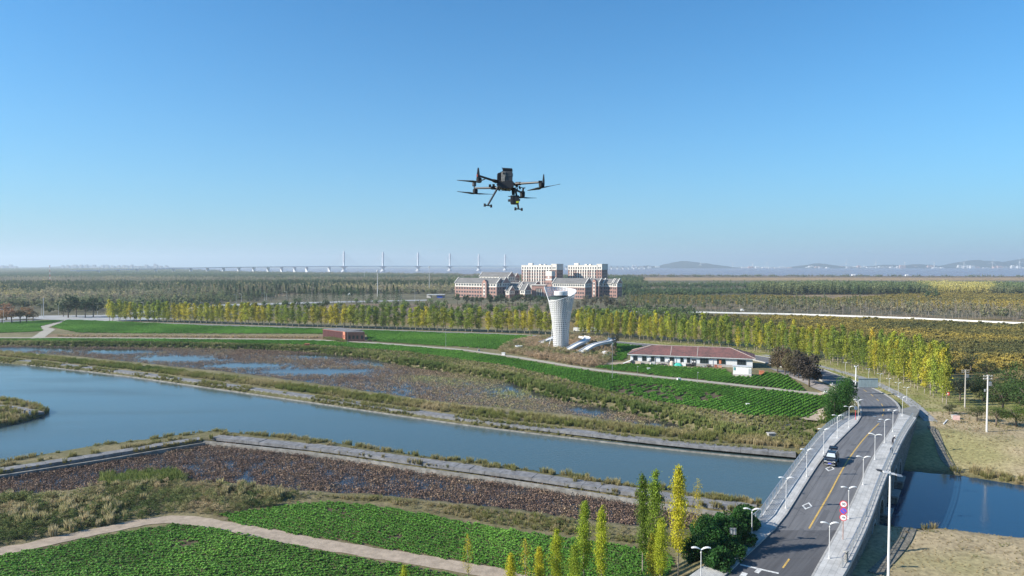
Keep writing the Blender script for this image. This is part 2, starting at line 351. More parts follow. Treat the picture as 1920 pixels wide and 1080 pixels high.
# ------------------------------------------------------------------ ground
def zone_colour(P):
    x, y = P[:, 0], P[:, 1]; n = len(P); c = np.zeros((n, 3))
    weed = np.array([.15, .135, .07]); straw = np.array([.36, .29, .18]); lawn = np.array([.21, .215, .07]); soil = np.array([.10, .078, .05]); mud = np.array([.055, .045, .035])
    v = vnoise(x, y, .06)[:, None]; v2 = vnoise(x, y, .25)[:, None]
    c[:] = weed * (0.8 + .6 * v)
    c = np.where(v2 > .58, c * .6 + straw * .3, c)
    sd, yn = side_of_road(P)
    dry = ((sd > 4) & (y < 165))[:, None]
    dc = straw * (0.75 + .45 * v2); gr = np.clip((v - .5) * 5, 0, 1); dc = dc * (1 - gr * .6) + lawn * gr * .6
    c = np.where(dry, dc, c)
    far = ((sd > 4) & (y >= 158) & (sd < 40) & (y < 330))[:, None]; lc = lawn * (0.8 + .4 * v2); k = np.clip((v2 - .45) * 4, 0, 1); lc = lc * (1 - k * .5) + straw * k * .5
    c = np.where(far, lc, c)
    sl = sdf(P, LAKE); k = (np.clip(1 - np.abs(sl - 1) / 2.5, 0, 1) * (sd < 0))[:, None]; c = c * (1 - k * .5) + np.array([.07, .085, .035]) * k * .5
    gold = ((sd > 40) & (y > 165))[:, None]; c = np.where(gold, np.array([.20, .15, .06]) * (.7 + .6 * v), c)
    for f in (FIELD_A, FIELD_B, FIELD_C, FIELD_D, FIELD_E, FIELD_F, FIELD_G):
        s = sdf(P, f)[:, None]; k = np.clip(.5 - s / 1.5, 0, 1); c = c * (1 - k) + soil * (.8 + .4 * v2) * k
    brown = np.array(pts([(100, 626), (250, 628), (600, 629), (690, 634), (690, 642), (600, 636), (300, 633), (70, 632)]))
    s = sdf(P, [tuple(q) for q in brown])[:, None]; k = np.clip(.5 - s / 2, 0, 1); c = c * (1 - k) + np.array([.21, .15, .09]) * (.7 + .6 * v2) * k
    return c
zc = zone_colour(GP)
wet = np.clip((-.45 - GH) / .4, 0, 1)[:, None]; zc = zc * (1 - wet * .55)
nx, ny = len(gx), len(gy); idx = np.arange(nx * ny).reshape(ny, nx)
qf = np.stack([idx[:-1, :-1], idx[:-1, 1:], idx[1:, 1:], idx[1:, :-1]], -1).reshape(-1, 4)
def groundmat(name, fine=1.5):
    m, nt, b, N, L = nodes(name); a = N.new('ShaderNodeAttribute'); a.attribute_name = 'zone'
    tc = N.new('ShaderNodeTexCoord'); n1 = N.new('ShaderNodeTexNoise'); n1.inputs['Scale'].default_value = fine; n1.inputs['Detail'].default_value = 9; n1.inputs['Roughness'].default_value = .7
    L.new(tc.outputs['Object'], n1.inputs['Vector']); mr = N.new('ShaderNodeMapRange'); mr.inputs['From Min'].default_value = .3; mr.inputs['From Max'].default_value = .7
    mr.inputs['To Min'].default_value = .55; mr.inputs['To Max'].default_value = 1.4; L.new(n1.outputs['Fac'], mr.inputs['Value'])
    s = N.new('ShaderNodeVectorMath'); s.operation = 'SCALE'; L.new(a.outputs['Color'], s.inputs[0]); L.new(mr.outputs[0], s.inputs['Scale'])
    L.new(s.outputs[0], b.inputs['Base Color']); b.inputs['Roughness'].default_value = .95; b.inputs['Specular IOR Level'].default_value = .1
    bp = N.new('ShaderNodeBump'); bp.inputs['Distance'].default_value = .12 * 1.5 / fine; L.new(n1.outputs['Fac'], bp.inputs['Height']); L.new(bp.outputs['Normal'], b.inputs['Normal'])
    return m
gm = groundmat('land')
props(link('ground', mesh_np('ground', np.column_stack([GP, GH]), qf, True, {'zone': ('POINT', 'FLOAT_COLOR', np.column_stack([zc, np.ones(len(zc))]))}), gm), kind='structure')
# far land, from the edge of the near land to beyond the horizon, round the near sheet
def far_sheet():
    V, Fc, Cc = [], [], []; b = 0
    def grid(xs, ys):
        nonlocal b
        A, B = np.meshgrid(xs, ys); n1, n2 = len(xs), len(ys); i = np.arange(n1 * n2).reshape(n2, n1) + b
        x, y = A.ravel(), B.ravel(); V.append(np.column_stack([x, y, np.zeros(len(x))])); Fc.append(np.stack([i[:-1, :-1], i[:-1, 1:], i[1:, 1:], i[1:, :-1]], -1).reshape(-1, 4))
        v = vnoise(x, y, .004, 4, .4)[:, None]; w = vnoise(x, y, .012, 3, .5)[:, None]
        c = np.array([.13, .12, .075]) * (.8 + .5 * w); tan = np.array([.25, .19, .12])
        c = np.where(v > .56, tan * (.7 + .5 * w), c)
        ang = x / np.maximum(y, 1); py = HOR + 36 * F_PX / np.maximum(y, 1); px = 960 + ang * F_PX
        m = ((px > 1190) & (py < 526) & (py > 520.5))[:, None]; c = np.where(m, np.array([.34, .24, .13]) * (.85 + .2 * w), c)
        m = ((px > 560) & (py < 520.5) & (py > 512))[:, None]; c = np.where(m, np.array([.17, .13, .09]) * (.7 + .5 * w), c)
        m = ((px > 1480) & (px < 1800) & (py > 549) & (py < 560))[:, None]; c = np.where(m, np.array([.24, .18, .11]), c)
        m = ((px > 600) & (px < 1000) & (py > 571) & (py < 583))[:, None]; c = np.where(m, np.array([.20, .15, .10]), c)
        Cc.append(np.column_stack([c, np.ones(len(c))])); b += len(x)
    grid(np.concatenate([np.linspace(-14000, -2600, 20)[:-1], np.arange(-2600, 2601, 26), np.linspace(2600, 14000, 20)[1:]]), np.concatenate([np.arange(GY1, 2700, 24), np.linspace(2700, 16000, 40)]))
    grid(np.array([-14000, -4000, -1500, GX0]), np.array([-3000, -1000, GY0, 200, GY1])); grid(np.array([GX1, 1500, 4000, 14000]), np.array([-3000, -1000, GY0, 200, GY1]))
    grid(np.array([GX0, -100, 100, GX1]), np.array([-3000, -1000, GY0]))
    return mesh_np('far_ground', np.concatenate(V), np.concatenate(Fc), True, {'zone': ('POINT', 'FLOAT_COLOR', np.concatenate(Cc))})
props(link('far_ground', far_sheet(), groundmat('far_land', .05)), kind='structure')
def sheet(name, poly, z, m, kind='structure'):
    return G().add([(x, y, z) for x, y in poly], [tuple(range(len(poly)))]).build(name, m, kind=kind)
lake_m = watermat('lake_water', (0.06, 0.095, 0.10), .05, 1.5, .035, (1, 1.6, 1))
pond_m = watermat('pond_water', (0.03, 0.03, 0.035), .05, 2.5, .006)
sea_m = watermat('sea_water', (0.20, 0.165, 0.185), .25, .02, .5, spec=.4)
sheet('lake_water', [(GX0 + 2, 30), (GX1 - 2, 30), (GX1 - 2, 300), (GX0 + 2, 420)], ZW, lake_m)
sheet('canal_water', pts([(1668, 868), (1720, 868), (2500, 940), (2500, 1110), (1655, 1010)], ZW), ZW + .003, watermat('canal_water', (0.012, 0.045, 0.09), .04, 1.5, .03))  # darker, bluer base colour paints in the deeper sky this stretch reflects
for i, pd in enumerate((POND1, POND2)):
    g = sheet('pond_water', [tuple(Vector(p)) for p in pd], ZW + .004, pond_m)
SEA = [tuple(at(a, b, 0)[:2]) for a, b in [(300, 503.4), (345, 505.2), (430, 508.6), (540, 511), (650, 512.4), (800, 513.8), (980, 514.8), (1250, 516), (1500, 517), (1920, 518), (2500, 519.5)]] + [(9000, 9300), (-4600, 9600)]
sheet('sea_water', wobble(SEA, 60, 25, 5), .25, sea_m)
# ================================================================== roads and the arch bridge
def ribbon(name, A, B, m, dz=0.0, kind='structure', thick=0.0, parent=None, z=None, **kw):
    n = len(A); vs = [(p.x, p.y, (p.z if z is None else z(p)) + dz) for p in A] + [(p.x, p.y, (p.z if z is None else z(p)) + dz) for p in B]
    fs = [(i, i + 1, n + i + 1, n + i) for i in range(n - 1)]
    if thick:
        vs += [(x, y, z_ - thick) for x, y, z_ in vs]; k = 2 * n
        fs += [(i, k + i, k + i + 1, i + 1) for i in range(n - 1)] + [(n + i, n + i + 1, k + n + i + 1, k + n + i) for i in range(n - 1)]
        fs += [(0, n, k + n, k), (n - 1, k + n - 1, k + 2 * n - 1, 2 * n - 1)]
    me = bpy.data.meshes.new(name); me.from_pydata(vs, [], fs)
    uv = me.uv_layers.new(name='UVMap'); s = [0]
    for i in range(1, n): s.append(s[-1] + (A[i] - A[i - 1]).length)
    co = {}
    for i in range(n):
        w = (A[i] - B[i]).length
        for k in (0, 2 * n): co[k + i] = (s[i], 0); co[k + n + i] = (s[i], w)
    for l in me.loops: uv.data[l.index].uv = co.get(l.vertex_index, (0, 0))
    me.update(); return props(link(name, me, m, parent), kind=kind, **kw)
def offset_line(P, d):                                     # sideways shift in plan, + = right of travel
    out = []
    for i, p in enumerate(P):
        a = P[max(0, i - 1)]; b = P[min(len(P) - 1, i + 1)]; t = Vector((b.x - a.x, b.y - a.y)).normalized()
        out.append(Vector((p.x + t.y * d, p.y - t.x * d, p.z)))
    return out
def uvmat(name, col, joint, su, sv, mortar=.02, rough=.85, var=.12, bump=.01, offset=0.5):
    m, nt, b, N, L = nodes(name); uv = N.new('ShaderNodeUVMap'); br = N.new('ShaderNodeTexBrick')
    br.inputs['Scale'].default_value = 1; br.inputs['Brick Width'].default_value = su; br.inputs['Row Height'].default_value = sv; br.inputs['Mortar Size'].default_value = mortar
    br.inputs['Mortar Smooth'].default_value = .3; br.offset = offset
    br.inputs['Color1'].default_value = rgb([c * (1 + var) for c in col]); br.inputs['Color2'].default_value = rgb([c * (1 - var) for c in col]); br.inputs['Mortar'].default_value = rgb(joint)
    L.new(uv.outputs[0], br.inputs['Vector']); tc = N.new('ShaderNodeTexCoord'); n1 = N.new('ShaderNodeTexNoise'); n1.inputs['Scale'].default_value = .7; n1.inputs['Detail'].default_value = 7
    L.new(tc.outputs['Object'], n1.inputs['Vector']); mr = N.new('ShaderNodeMapRange'); mr.inputs['From Min'].default_value = .3; mr.inputs['From Max'].default_value = .7; mr.inputs['To Min'].default_value = .78; mr.inputs['To Max'].default_value = 1.15
    L.new(n1.outputs['Fac'], mr.inputs['Value']); s = N.new('ShaderNodeVectorMath'); s.operation = 'SCALE'; L.new(br.outputs['Color'], s.inputs[0]); L.new(mr.outputs[0], s.inputs['Scale'])
    L.new(s.outputs[0], b.inputs['Base Color']); b.inputs['Roughness'].default_value = rough; b.inputs['Specular IOR Level'].default_value = .2
    bp = N.new('ShaderNodeBump'); bp.inputs['Distance'].default_value = bump; L.new(br.outputs['Fac'], bp.inputs['Height']); bp.invert = True; L.new(bp.outputs['Normal'], b.inputs['Normal'])
    return m
def asphaltmat(name, col):
    m, nt, b, N, L = nodes(name); uv = N.new('ShaderNodeUVMap'); mp = N.new('ShaderNodeMapping'); mp.inputs['Scale'].default_value = (.06, 1.1, 1); L.new(uv.outputs[0], mp.inputs['Vector'])
    n1 = N.new('ShaderNodeTexNoise'); n1.inputs['Scale'].default_value = 1.6; n1.inputs['Detail'].default_value = 5; L.new(mp.outputs[0], n1.inputs['Vector'])
    n2 = N.new('ShaderNodeTexNoise'); n2.inputs['Scale'].default_value = 9; n2.inputs['Detail'].default_value = 8; n2.inputs['Roughness'].default_value = .8; L.new(uv.outputs[0], n2.inputs['Vector'])
    n3 = N.new('ShaderNodeTexVoronoi'); n3.feature = 'DISTANCE_TO_EDGE'; n3.inputs['Scale'].default_value = .16; L.new(uv.outputs[0], n3.inputs['Vector'])
    a = N.new('ShaderNodeMath'); a.operation = 'ADD'; L.new(n1.outputs['Fac'], a.inputs[0]); L.new(n2.outputs['Fac'], a.inputs[1])
    mr = N.new('ShaderNodeMapRange'); mr.inputs['From Min'].default_value = .7; mr.inputs['From Max'].default_value = 1.3; mr.inputs['To Min'].default_value = .72; mr.inputs['To Max'].default_value = 1.35; L.new(a.outputs[0], mr.inputs['Value'])
    ck = N.new('ShaderNodeMapRange'); ck.inputs['From Min'].default_value = 0; ck.inputs['From Max'].default_value = .006; ck.inputs['To Min'].default_value = .6; ck.inputs['To Max'].default_value = 1; L.new(n3.outputs['Distance'], ck.inputs['Value'])
    mu = N.new('ShaderNodeMath'); mu.operation = 'MULTIPLY'; L.new(mr.outputs[0], mu.inputs[0]); L.new(ck.outputs[0], mu.inputs[1])
    s = N.new('ShaderNodeVectorMath'); s.operation = 'SCALE'; s.inputs[0].default_value = col; L.new(mu.outputs[0], s.inputs['Scale']); L.new(s.outputs[0], b.inputs['Base Color'])
    b.inputs['Roughness'].default_value = .85; b.inputs['Specular IOR Level'].default_value = .25; return m
asphalt = asphaltmat('asphalt', (.135, .135, .14)); asphalt_new = asphaltmat('newer_asphalt', (.09, .09, .095)); asphalt_patch = asphaltmat('patched_asphalt', (.105, .105, .11))
paving = uvmat('pavement_slabs', (.46, .455, .44), (.33, .325, .31), .9, .6, .02, var=.06)
paving_cool = uvmat('footpath_slabs', (.30, .30, .295), (.2, .2, .19), 1.2, .8, .03)
# road in two lengths, the near one of newer asphalt
cut = min(range(len(RC)), key=lambda i: abs(RC[i].y - 84.0))
ribbon('road', RLd[cut:], RRd[cut:], asphalt, 0.0); ribbon('road', RLd[:cut + 1], RRd[:cut + 1], asphalt_new, 0.0)
def seg(P, y0, y1): return [p for p in P if y0 <= p.y <= y1]
def along(A, y0, y1, zz=lambda y: zR(y), step=1.5, dz=0.0):  # resample a plan line between two rows of the world
    P = resample([Vector((p.x, p.y, 0)) for p in A], .5); P = [p for p in P if y0 - .3 <= p.y <= y1 + .3][::max(1, int(step / .5))]
    return [Vector((p.x, p.y, zz(p.y) + dz)) for p in P]
KH = .15
# right pavement: from the kerb to the outer edge, widened by the coping outside the railing
RRs = smooth_line(RAILR, 2)
def pair_lines(A, B, n=90, z=lambda y: zR(y)):
    A = resample([Vector((p.x, p.y, 0)) for p in A], .25); B = resample([Vector((p.x, p.y, 0)) for p in B], .25)
    oa = [A[int(i * (len(A) - 1) / (n - 1))] for i in range(n)]; ob = [B[int(i * (len(B) - 1) / (n - 1))] for i in range(n)]
    return [Vector((p.x, p.y, z(p.y))) for p in oa], [Vector((p.x, p.y, z(p.y))) for p in ob]
rk = [p for p in RRd if p.y < 150 and p.y > 45]
KR = [p.copy() for p in rk]; OR_ = [p for p in RRs]
PA, PB = pair_lines(KR, offset_line(OR_, .5), 80)
ribbon('pavement', offset_line(PA, .22), PB, paving, KH, thick=.5)
ribbon('kerb', offset_line(PA, 0.0), offset_line(PA, .215), concrete, KH + .01, thick=.4)
# left pavement on the bridge and its wider lead-in beside the hedge
LP_out = [atR(*p) for p in [(1262, 1110), (1318, 1070), (1405, 1005), (1428, 972)]] + [p for p in smooth_line(RAILL, 2)[2:]]
lk = [p for p in RLd if 55 < p.y < 147]
PA2, PB2 = pair_lines(lk, offset_line(LP_out, -.35), 80)
ribbon('pavement', offset_line(PA2, -.22), PB2, paving, KH, thick=.5)
ribbon('kerb', offset_line(PA2, 0.0), offset_line(PA2, -.215), concrete, KH + .01, thick=.4)
# kerb, verge path and paved side of the road beyond the bridge
kr2 = [p for p in RRd if p.y >= 149.5 or (p.x < 60 and p.y > 150)]
ribbon('kerb', kr2, offset_line(kr2, .45), concrete, .1, thick=.5)
kl2 = [p for p in RLd if p.y >= 147.5]
ribbon('kerb', offset_line(kl2, -.4), kl2, concrete, .1, thick=.5)
fp = smooth_line([atG(*p) for p in [(1745, 790), (1722, 768), (1699, 748), (1678, 735.5), (1641, 717.5), (1604, 704.5), (1544, 687.5), (1480, 674), (1430, 665)]], 2)
fp = resample(fp, 2.0)
gz = lambda p: max(h1(p.x, p.y), 0) + .07
FA, FB = offset_line(fp, -1.3), offset_line(fp, 1.3)
ribbon('footpath', FA, FB, paving_cool, .02, z=lambda p: max(h1(p.x, p.y), h1(*fp[min(range(len(fp)), key=lambda i: (fp[i] - p).length)].to_2d())) + .06, thick=.3)
# paved apron where pavement and footpath meet
ap = [atR(*p) for p in [(1684, 787), (1688, 768), (1715, 762), (1724, 771), (1717, 783), (1712, 786)]]
G().prism([(p.x, p.y) for p in ap], [p.z - .5 for p in ap], [p.z + .12 for p in ap]).build('paved_apron', paving_cool, kind='structure')
# forecourt beside the tree row, left of the road
fc = [atG(*p) for p in [(1440, 690), (1500, 700), (1560, 728), (1598, 742), (1560, 742), (1525, 728), (1500, 715), (1465, 701)]]
G().add([(p.x, p.y, h1(p.x, p.y) + .12) for p in fc], [tuple(range(len(fc)))]).build('paved_forecourt', M('forecourt_paving', (.22, .20, .19), .9, .15, .6), kind='structure')
# ---- markings
def strip(name, P, w, m, dz=.006):
    P = smooth_line(P, 1); Q = resample(P, 1.0) + [P[-1]]; A = offset_line(Q, -w / 2); B = offset_line(Q, w / 2)
    for q in (A, B):
        for p in q: p.z = zR(p.y)
    return ribbon(name, A, B, m, dz)
def strip_n(name, px, w, m, dz=.012): return strip(name, [atR(*p) for p in px], w, m, dz)
strip_n('centre_line', [(1517, 991), (1535, 960), (1556, 925), (1574, 890), (1591, 861), (1606, 840), (1623, 819), (1648, 794)], .2, yellow_line)
for a in ([(1654.5, 780), (1656, 776)], [(1657, 771), (1657, 767)], [(1655.5, 762), (1652.5, 757)], [(1648, 752), (1643.5, 748)], [(1637.5, 743), (1632.5, 739)], [(1625, 734.5), (1619, 731)], [(1570, 709.5), (1561, 706)], [(1480, 1048), (1467.6, 1065)], [(1455, 1084), (1440, 1108)]):
    strip_n('road_dash', a, .2, yellow_line)
def flatquad(name, px, m, dz=.012):
    p = [atR(*q) for q in px]; return G().add([(q.x, q.y, zR(q.y) + dz) for q in p], [tuple(range(len(p)))]).build(name, m, kind='structure')
def quadstrip(name, p0, p1, w, m): return strip_n(name, [p0, p1], w, m)
quadstrip('stop_line', (1388, 1058.6), (1460, 1075.2), .32, white_line)
quadstrip('road_dash', (1418, 1074), (1424, 1068), .5, white_line); quadstrip('road_dash', (1391, 1082), (1397, 1074), .6, white_line)
def diamond(cx, cy, hw, hh, w=.78):
    c = atR(cx, cy); P = [atR(*q) for q in ((cx - hw, cy - hh * .1), (cx + hw * .35, cy - hh), (cx + hw, cy + hh * .15), (cx - hw * .35, cy + hh))]; cen = sum((p for p in P), Vector()) / 4
    I = [cen + (p - cen) * .66 for p in P]; V = P + I
    G().add([(q.x, q.y, zR(q.y) + .012) for q in V], [(i, (i + 1) % 4, 4 + (i + 1) % 4, 4 + i) for i in range(4)]).build('diamond_marking', white_line, kind='structure')
diamond(1513.4, 948.6, 10, 6.8); diamond(1556, 878.7, 9, 5)
for q in ((1638, 735.5), (1650, 746.5), (1648, 790.5), (1640, 781)):
    c = atR(*q); G().lathe([(.35, zR(c.y) - .02), (.35, zR(c.y) + .02)], c.x, c.y, 12).build('manhole_cover', steel, kind='structure')

for px in ([(1528, 985), (1545, 955), (1556, 958), (1540, 989)], [(1600, 880), (1608, 868), (1614, 870), (1606, 883)], [(1585, 846), (1597, 832), (1606, 833), (1595, 848)], [(1490, 1010), (1500, 990), (1508, 992), (1499, 1012)]):
    flatquad('road_patch', px, asphalt_patch, .006)
strip_n('crack_seal', [(1548, 1003), (1562, 968), (1590, 915), (1612, 872), (1640, 828)], .07, asphalt_new, .008); strip_n('crack_seal', [(1478, 990), (1520, 920), (1556, 866), (1592, 822)], .06, asphalt_new, .008)
for q in ((1470, 988), (1506, 925), (1547, 862), (1573, 1012), (1600, 944), (1628, 880)):
    c = atR(*q); G().box(c.x, c.y, zR(c.y) - .02, .35, .6, .035, R(-35)).build('drain_grate', darkmetal, kind='structure')
# ---- bridge body: side walls with arches, barrels, piers with ledges
def stonemat():
    m, nt, b, N, L = nodes('rubble_stone'); tc = N.new('ShaderNodeTexCoord'); v = N.new('ShaderNodeTexVoronoi'); v.inputs['Scale'].default_value = 2.6
    e = N.new('ShaderNodeTexVoronoi'); e.feature = 'DISTANCE_TO_EDGE'; e.inputs['Scale'].default_value = 2.6
    L.new(tc.outputs['Object'], v.inputs['Vector']); L.new(tc.outputs['Object'], e.inputs['Vector'])
    r = N.new('ShaderNodeValToRGB'); r.color_ramp.elements[0].color = rgb((.13, .12, .105)); r.color_ramp.elements[1].color = rgb((.27, .25, .22)); sp = N.new('ShaderNodeSeparateColor'); L.new(v.outputs['Color'], sp.inputs[0]); L.new(sp.outputs[0], r.inputs['Fac'])
    k = N.new('ShaderNodeMapRange'); k.inputs['From Max'].default_value = .07; k.inputs['To Min'].default_value = .35; k.inputs['To Max'].default_value = 1; L.new(e.outputs['Distance'], k.inputs['Value'])
    s = N.new('ShaderNodeVectorMath'); s.operation = 'SCALE'; L.new(r.outputs['Color'], s.inputs[0]); L.new(k.outputs[0], s.inputs['Scale']); L.new(s.outputs[0], b.inputs['Base Color'])
    bp = N.new('ShaderNodeBump'); bp.inputs['Distance'].default_value = .08; L.new(k.outputs[0], bp.inputs['Height']); L.new(bp.outputs['Normal'], b.inputs['Normal']); b.inputs['Roughness'].default_value = .9
    return m
stone = stonemat(); arch_stone = M('dressed_stone', (.30, .29, .27), .85, .15, 3, .01)
WR = offset_line(smooth_line(RAILR, 2), .42)                # outer wall line on the right
# straight working frame of the wall: parameter s along the plan polyline
def param(P):
    s = [0]
    for i in range(1, len(P)): s.append(s[-1] + (P[i].to_2d() - P[i - 1].to_2d()).length)
    return s
WP = resample([Vector((p.x, p.y, 0)) for p in WR], .5); WS = param(WP)
def wpt(s):
    s = min(max(s, 0), WS[-1] - 1e-4); i = int(np.searchsorted(WS, s, 'right')) - 1; t = (s - WS[i]) / (WS[i + 1] - WS[i])
    return WP[i].lerp(WP[i + 1], t)
def s_of_px(px):                                           # where the sight line of a column meets the wall
    tx = (px - 960) / F_PX; best = min(range(len(WP)), key=lambda i: abs(WP[i].x / WP[i].y - tx)); return WS[best]
arch_px = [(1640.5, 3.6, 2.2), (1657, 5.2, 3.0), (1673, 6.4, 3.7), (1687, 5.2, 3.0), (1697, 3.6, 2.2)]   # column, span, crown height
arch_s = [(s_of_px(px), w, hc) for px, w, hc in arch_px]
cen = arch_s[2][0]; gap = 1.7
spans = [a[1] for a in arch_px]; cs = [0] * 5; cs[2] = cen
cs[1] = cen - spans[2] / 2 - 1.9 - spans[1] / 2; cs[0] = cs[1] - spans[1] / 2 - 1.9 - spans[0] / 2
cs[3] = cen + spans[2] / 2 + 1.9 + spans[3] / 2; cs[4] = cs[3] + spans[3] / 2 + 1.9 + spans[4] / 2
cs = [.5 * a + .5 * b[0] for a, b in zip(cs, arch_s)]
print('arches', [round(a[0], 1) for a in arch_s], [round(c, 1) for c in cs])
def arch_pts(c, w, hc, n=12, spring=.1):
    return [(c - w / 2 * math.cos(math.pi * i / n), spring + (hc - spring) * math.sin(math.pi * i / n) ** .85) for i in range(n + 1)]
BASEZ = -2.3
WIDTH_AT = lambda s: 11.5
def left_pt(s):                                            # matching point on the left outer face
    p = wpt(s); a = wpt(max(0, s - 1)); b = wpt(min(WS[-1], s + 1)); t = (b - a).normalized(); n = Vector((-t.y, t.x, 0))
    best = None
    for q in LEFTW:
        d = q - p; along_ = abs(d.dot(t))
        if best is None or along_ < best[0]: best = (along_, q)
    return best[1] if best[0] < 1.5 else p + n * 11.8
LEFTW = [Vector((p.x, p.y, 0)) for p in resample(offset_line(smooth_line(LP_out, 1), -.35), .4)]
brg = thing('arch_bridge', 'grey stone arch bridge carrying the two-lane road over the canal', 'bridge', tuple(wpt(cs[2])[:2]) + (ZW,))
BO = (brg.location.x, brg.location.y, brg.location.z)
ss = sorted(set([round(x, 3) for x in np.arange(0, WS[-1], 1.5)] + [WS[-1] - .01]))
def wall(lineof, name, sides):
    g = G(); top = lambda s: zR(wpt(s).y) - .02
    marks = []
    for c, (px, w, hc) in zip(cs, arch_px): marks.append((c - w / 2, c + w / 2, c, w, hc))
    def quad(s0, z0a, z0b, s1, z1a, z1b):
        p, q = lineof(s0), lineof(s1); g.add([(p.x, p.y, z0a), (q.x, q.y, z1a), (q.x, q.y, z1b), (p.x, p.y, z0b)], [(0, 1, 2, 3)])
    edges = [0]; 
    for m in marks: edges += [m[0], m[1]]
    edges.append(WS[-1] - .01)
    for k in range(0, len(edges), 2):
        a, b = edges[k], edges[k + 1]; n = max(1, int((b - a) / 1.5))
        for i in range(n):
            s0, s1 = a + (b - a) * i / n, a + (b - a) * (i + 1) / n; quad(s0, BASEZ, top(s0), s1, BASEZ, top(s1))
    for a, b, c, w, hc in marks:
        A = arch_pts(c, w, hc)
        for (s0, z0), (s1, z1) in zip(A[:-1], A[1:]): quad(s0, z0, top(s0), s1, z1, top(s1))
    return g
lw = lambda s: left_pt(s)
wall(wpt, 'r', 1).build('side_wall', stone, brg, BO); wall(lw, 'l', 1).build('side_wall', stone, brg, BO)
for c, (px, w, hc) in zip(cs, arch_px):
    g = G(); A = arch_pts(c, w, hc)
    A = [(A[0][0], BASEZ)] + A + [(A[-1][0], BASEZ)]
    for (s0, z0), (s1, z1) in zip(A[:-1], A[1:]):
        p, q, r, t = wpt(s0), wpt(s1), lw(s1), lw(s0); g.add([(p.x, p.y, z0), (q.x, q.y, z1), (r.x, r.y, z1), (t.x, t.y, z0)], [(0, 1, 2, 3)])
    g.build('arch_barrel', stone, brg, BO)
    g = G(); A = arch_pts(c, w, hc, 14); O = arch_pts(c, w + .9, hc + .45, 14)
    for k in range(14):
        vs = []
        for off in (-.15, .1):
            for (s, z) in (A[k], A[k + 1], O[k + 1], O[k]):
                p = wpt(s); t = (wpt(s + .5) - wpt(s - .5)).normalized(); n = Vector((t.y, -t.x, 0)) * off; vs.append((p.x + n.x, p.y + n.y, z))
        g.add(vs, [(0, 1, 2, 3), (4, 7, 6, 5), (0, 4, 5, 1), (1, 5, 6, 2), (2, 6, 7, 3), (3, 7, 4, 0)])
    g.build('arch_ring', arch_stone, brg, BO)
for k in range(4):                                          # cutwater piers with a ledge
    s = (cs[k] + arch_px[k][1] / 2 + cs[k + 1] - arch_px[k + 1][1] / 2) / 2; wd = max(1.2, cs[k + 1] - arch_px[k + 1][1] / 2 - cs[k] - arch_px[k][1] / 2)
    p = wpt(s); t = (wpt(s + .5) - wpt(s - .5)).normalized(); n = Vector((t.y, -t.x, 0)); q = p + n * .2; rz = math.atan2(t.y, t.x)
    G().box(q.x, q.y, BASEZ, wd, 1.3, 2.35 - .05, rz).build('pier', stone, brg, BO)
    G().box(q.x, q.y, 0.002, wd + .3, 1.7, .28, rz).build('pier_ledge', arch_stone, brg, BO)
# pale coping strip down the outside edge
cA, cB = offset_line(WR, -.44), offset_line(WR, .07)
for l in (cA, cB):
    for p in l: p.z = zR(p.y)
ribbon('coping', cA, cB, M('pale_coping', (.46, .45, .43), .8, .08, 1), KH + .008, kind=None, thick=.42, parent=None)
cp = bpy.data.objects['coping']; cp.parent = brg; cp.location = -brg.location
# ---- railings
def railing(line, label, nb, y0, y1):
    P = resample([Vector((p.x, p.y, 0)) for p in line], 2.0); P = [Vector((p.x, p.y, zR(p.y) + KH)) for p in P if y0 < p.y < y1]
    o = tuple(P[len(P) // 2]); t = thing('railing', label, 'railing', o)
    pm = None
    for i, p in enumerate(P):
        a = P[max(0, i - 1)]; b = P[min(len(P) - 1, i + 1)]; rz = math.atan2(b.y - a.y, b.x - a.x)
        if pm is None: pm = G().box(0, 0, 0, .07, .12, 1.12).box(0, 0, 0, .16, .2, .04).mesh('post')
        q = link('post', pm, steel, t); q.location = p - Vector(o); q.rotation_euler = (0, 0, rz)
    for k in range(nb):
        z = .16 + k * (.86 / nb); g = G()
        for a, b in zip(P[:-1], P[1:]): g.tube(a + Vector((0, 0, z)), b + Vector((0, 0, z)), .026, n=5)
        g.build('rail', steel, t, o)
    g = G()
    for a, b in zip(P[:-1], P[1:]): g.bar(a + Vector((0, 0, 1.14)), b + Vector((0, 0, 1.14)), .12, .06)
    g.build('handrail', steel, t, o)
    g = G()                                                # thin uprights between the posts
    for a, b in zip(P[:-1], P[1:]):
        for k in range(1, 4):
            q = a.lerp(b, k / 4); g.box(q.x, q.y, q.z + .1, .02, .02, 1.0)
    g.build('baluster', steel, t, o, kind='stuff')
railing(smooth_line(RAILR, 2), 'grey metal railing along the right edge of the stone bridge', 3, 74, 146)
railing([atR(*p) for p in [(1405, 990), (1428, 970)]] + smooth_line(RAILL, 2)[1:], 'grey metal railing of many horizontal bars along the left edge of the bridge', 6, 50, 147)
e = atR(1585.7, 1056); ep = thing('railing_end_post', 'pale stone post ending the right bridge railing nearest the camera', 'post', (e.x, e.y, e.z + KH)); 
G().box(0, 0, 0, .35, .35, 1.15, .6).build('shaft', concrete, ep); G().box(0, 0, 1.15, .45, .45, .1, .6).build('cap', concrete, ep)

edge_concrete = M('stained_concrete', (.24, .23, .21), .9, .25, .8, .01)
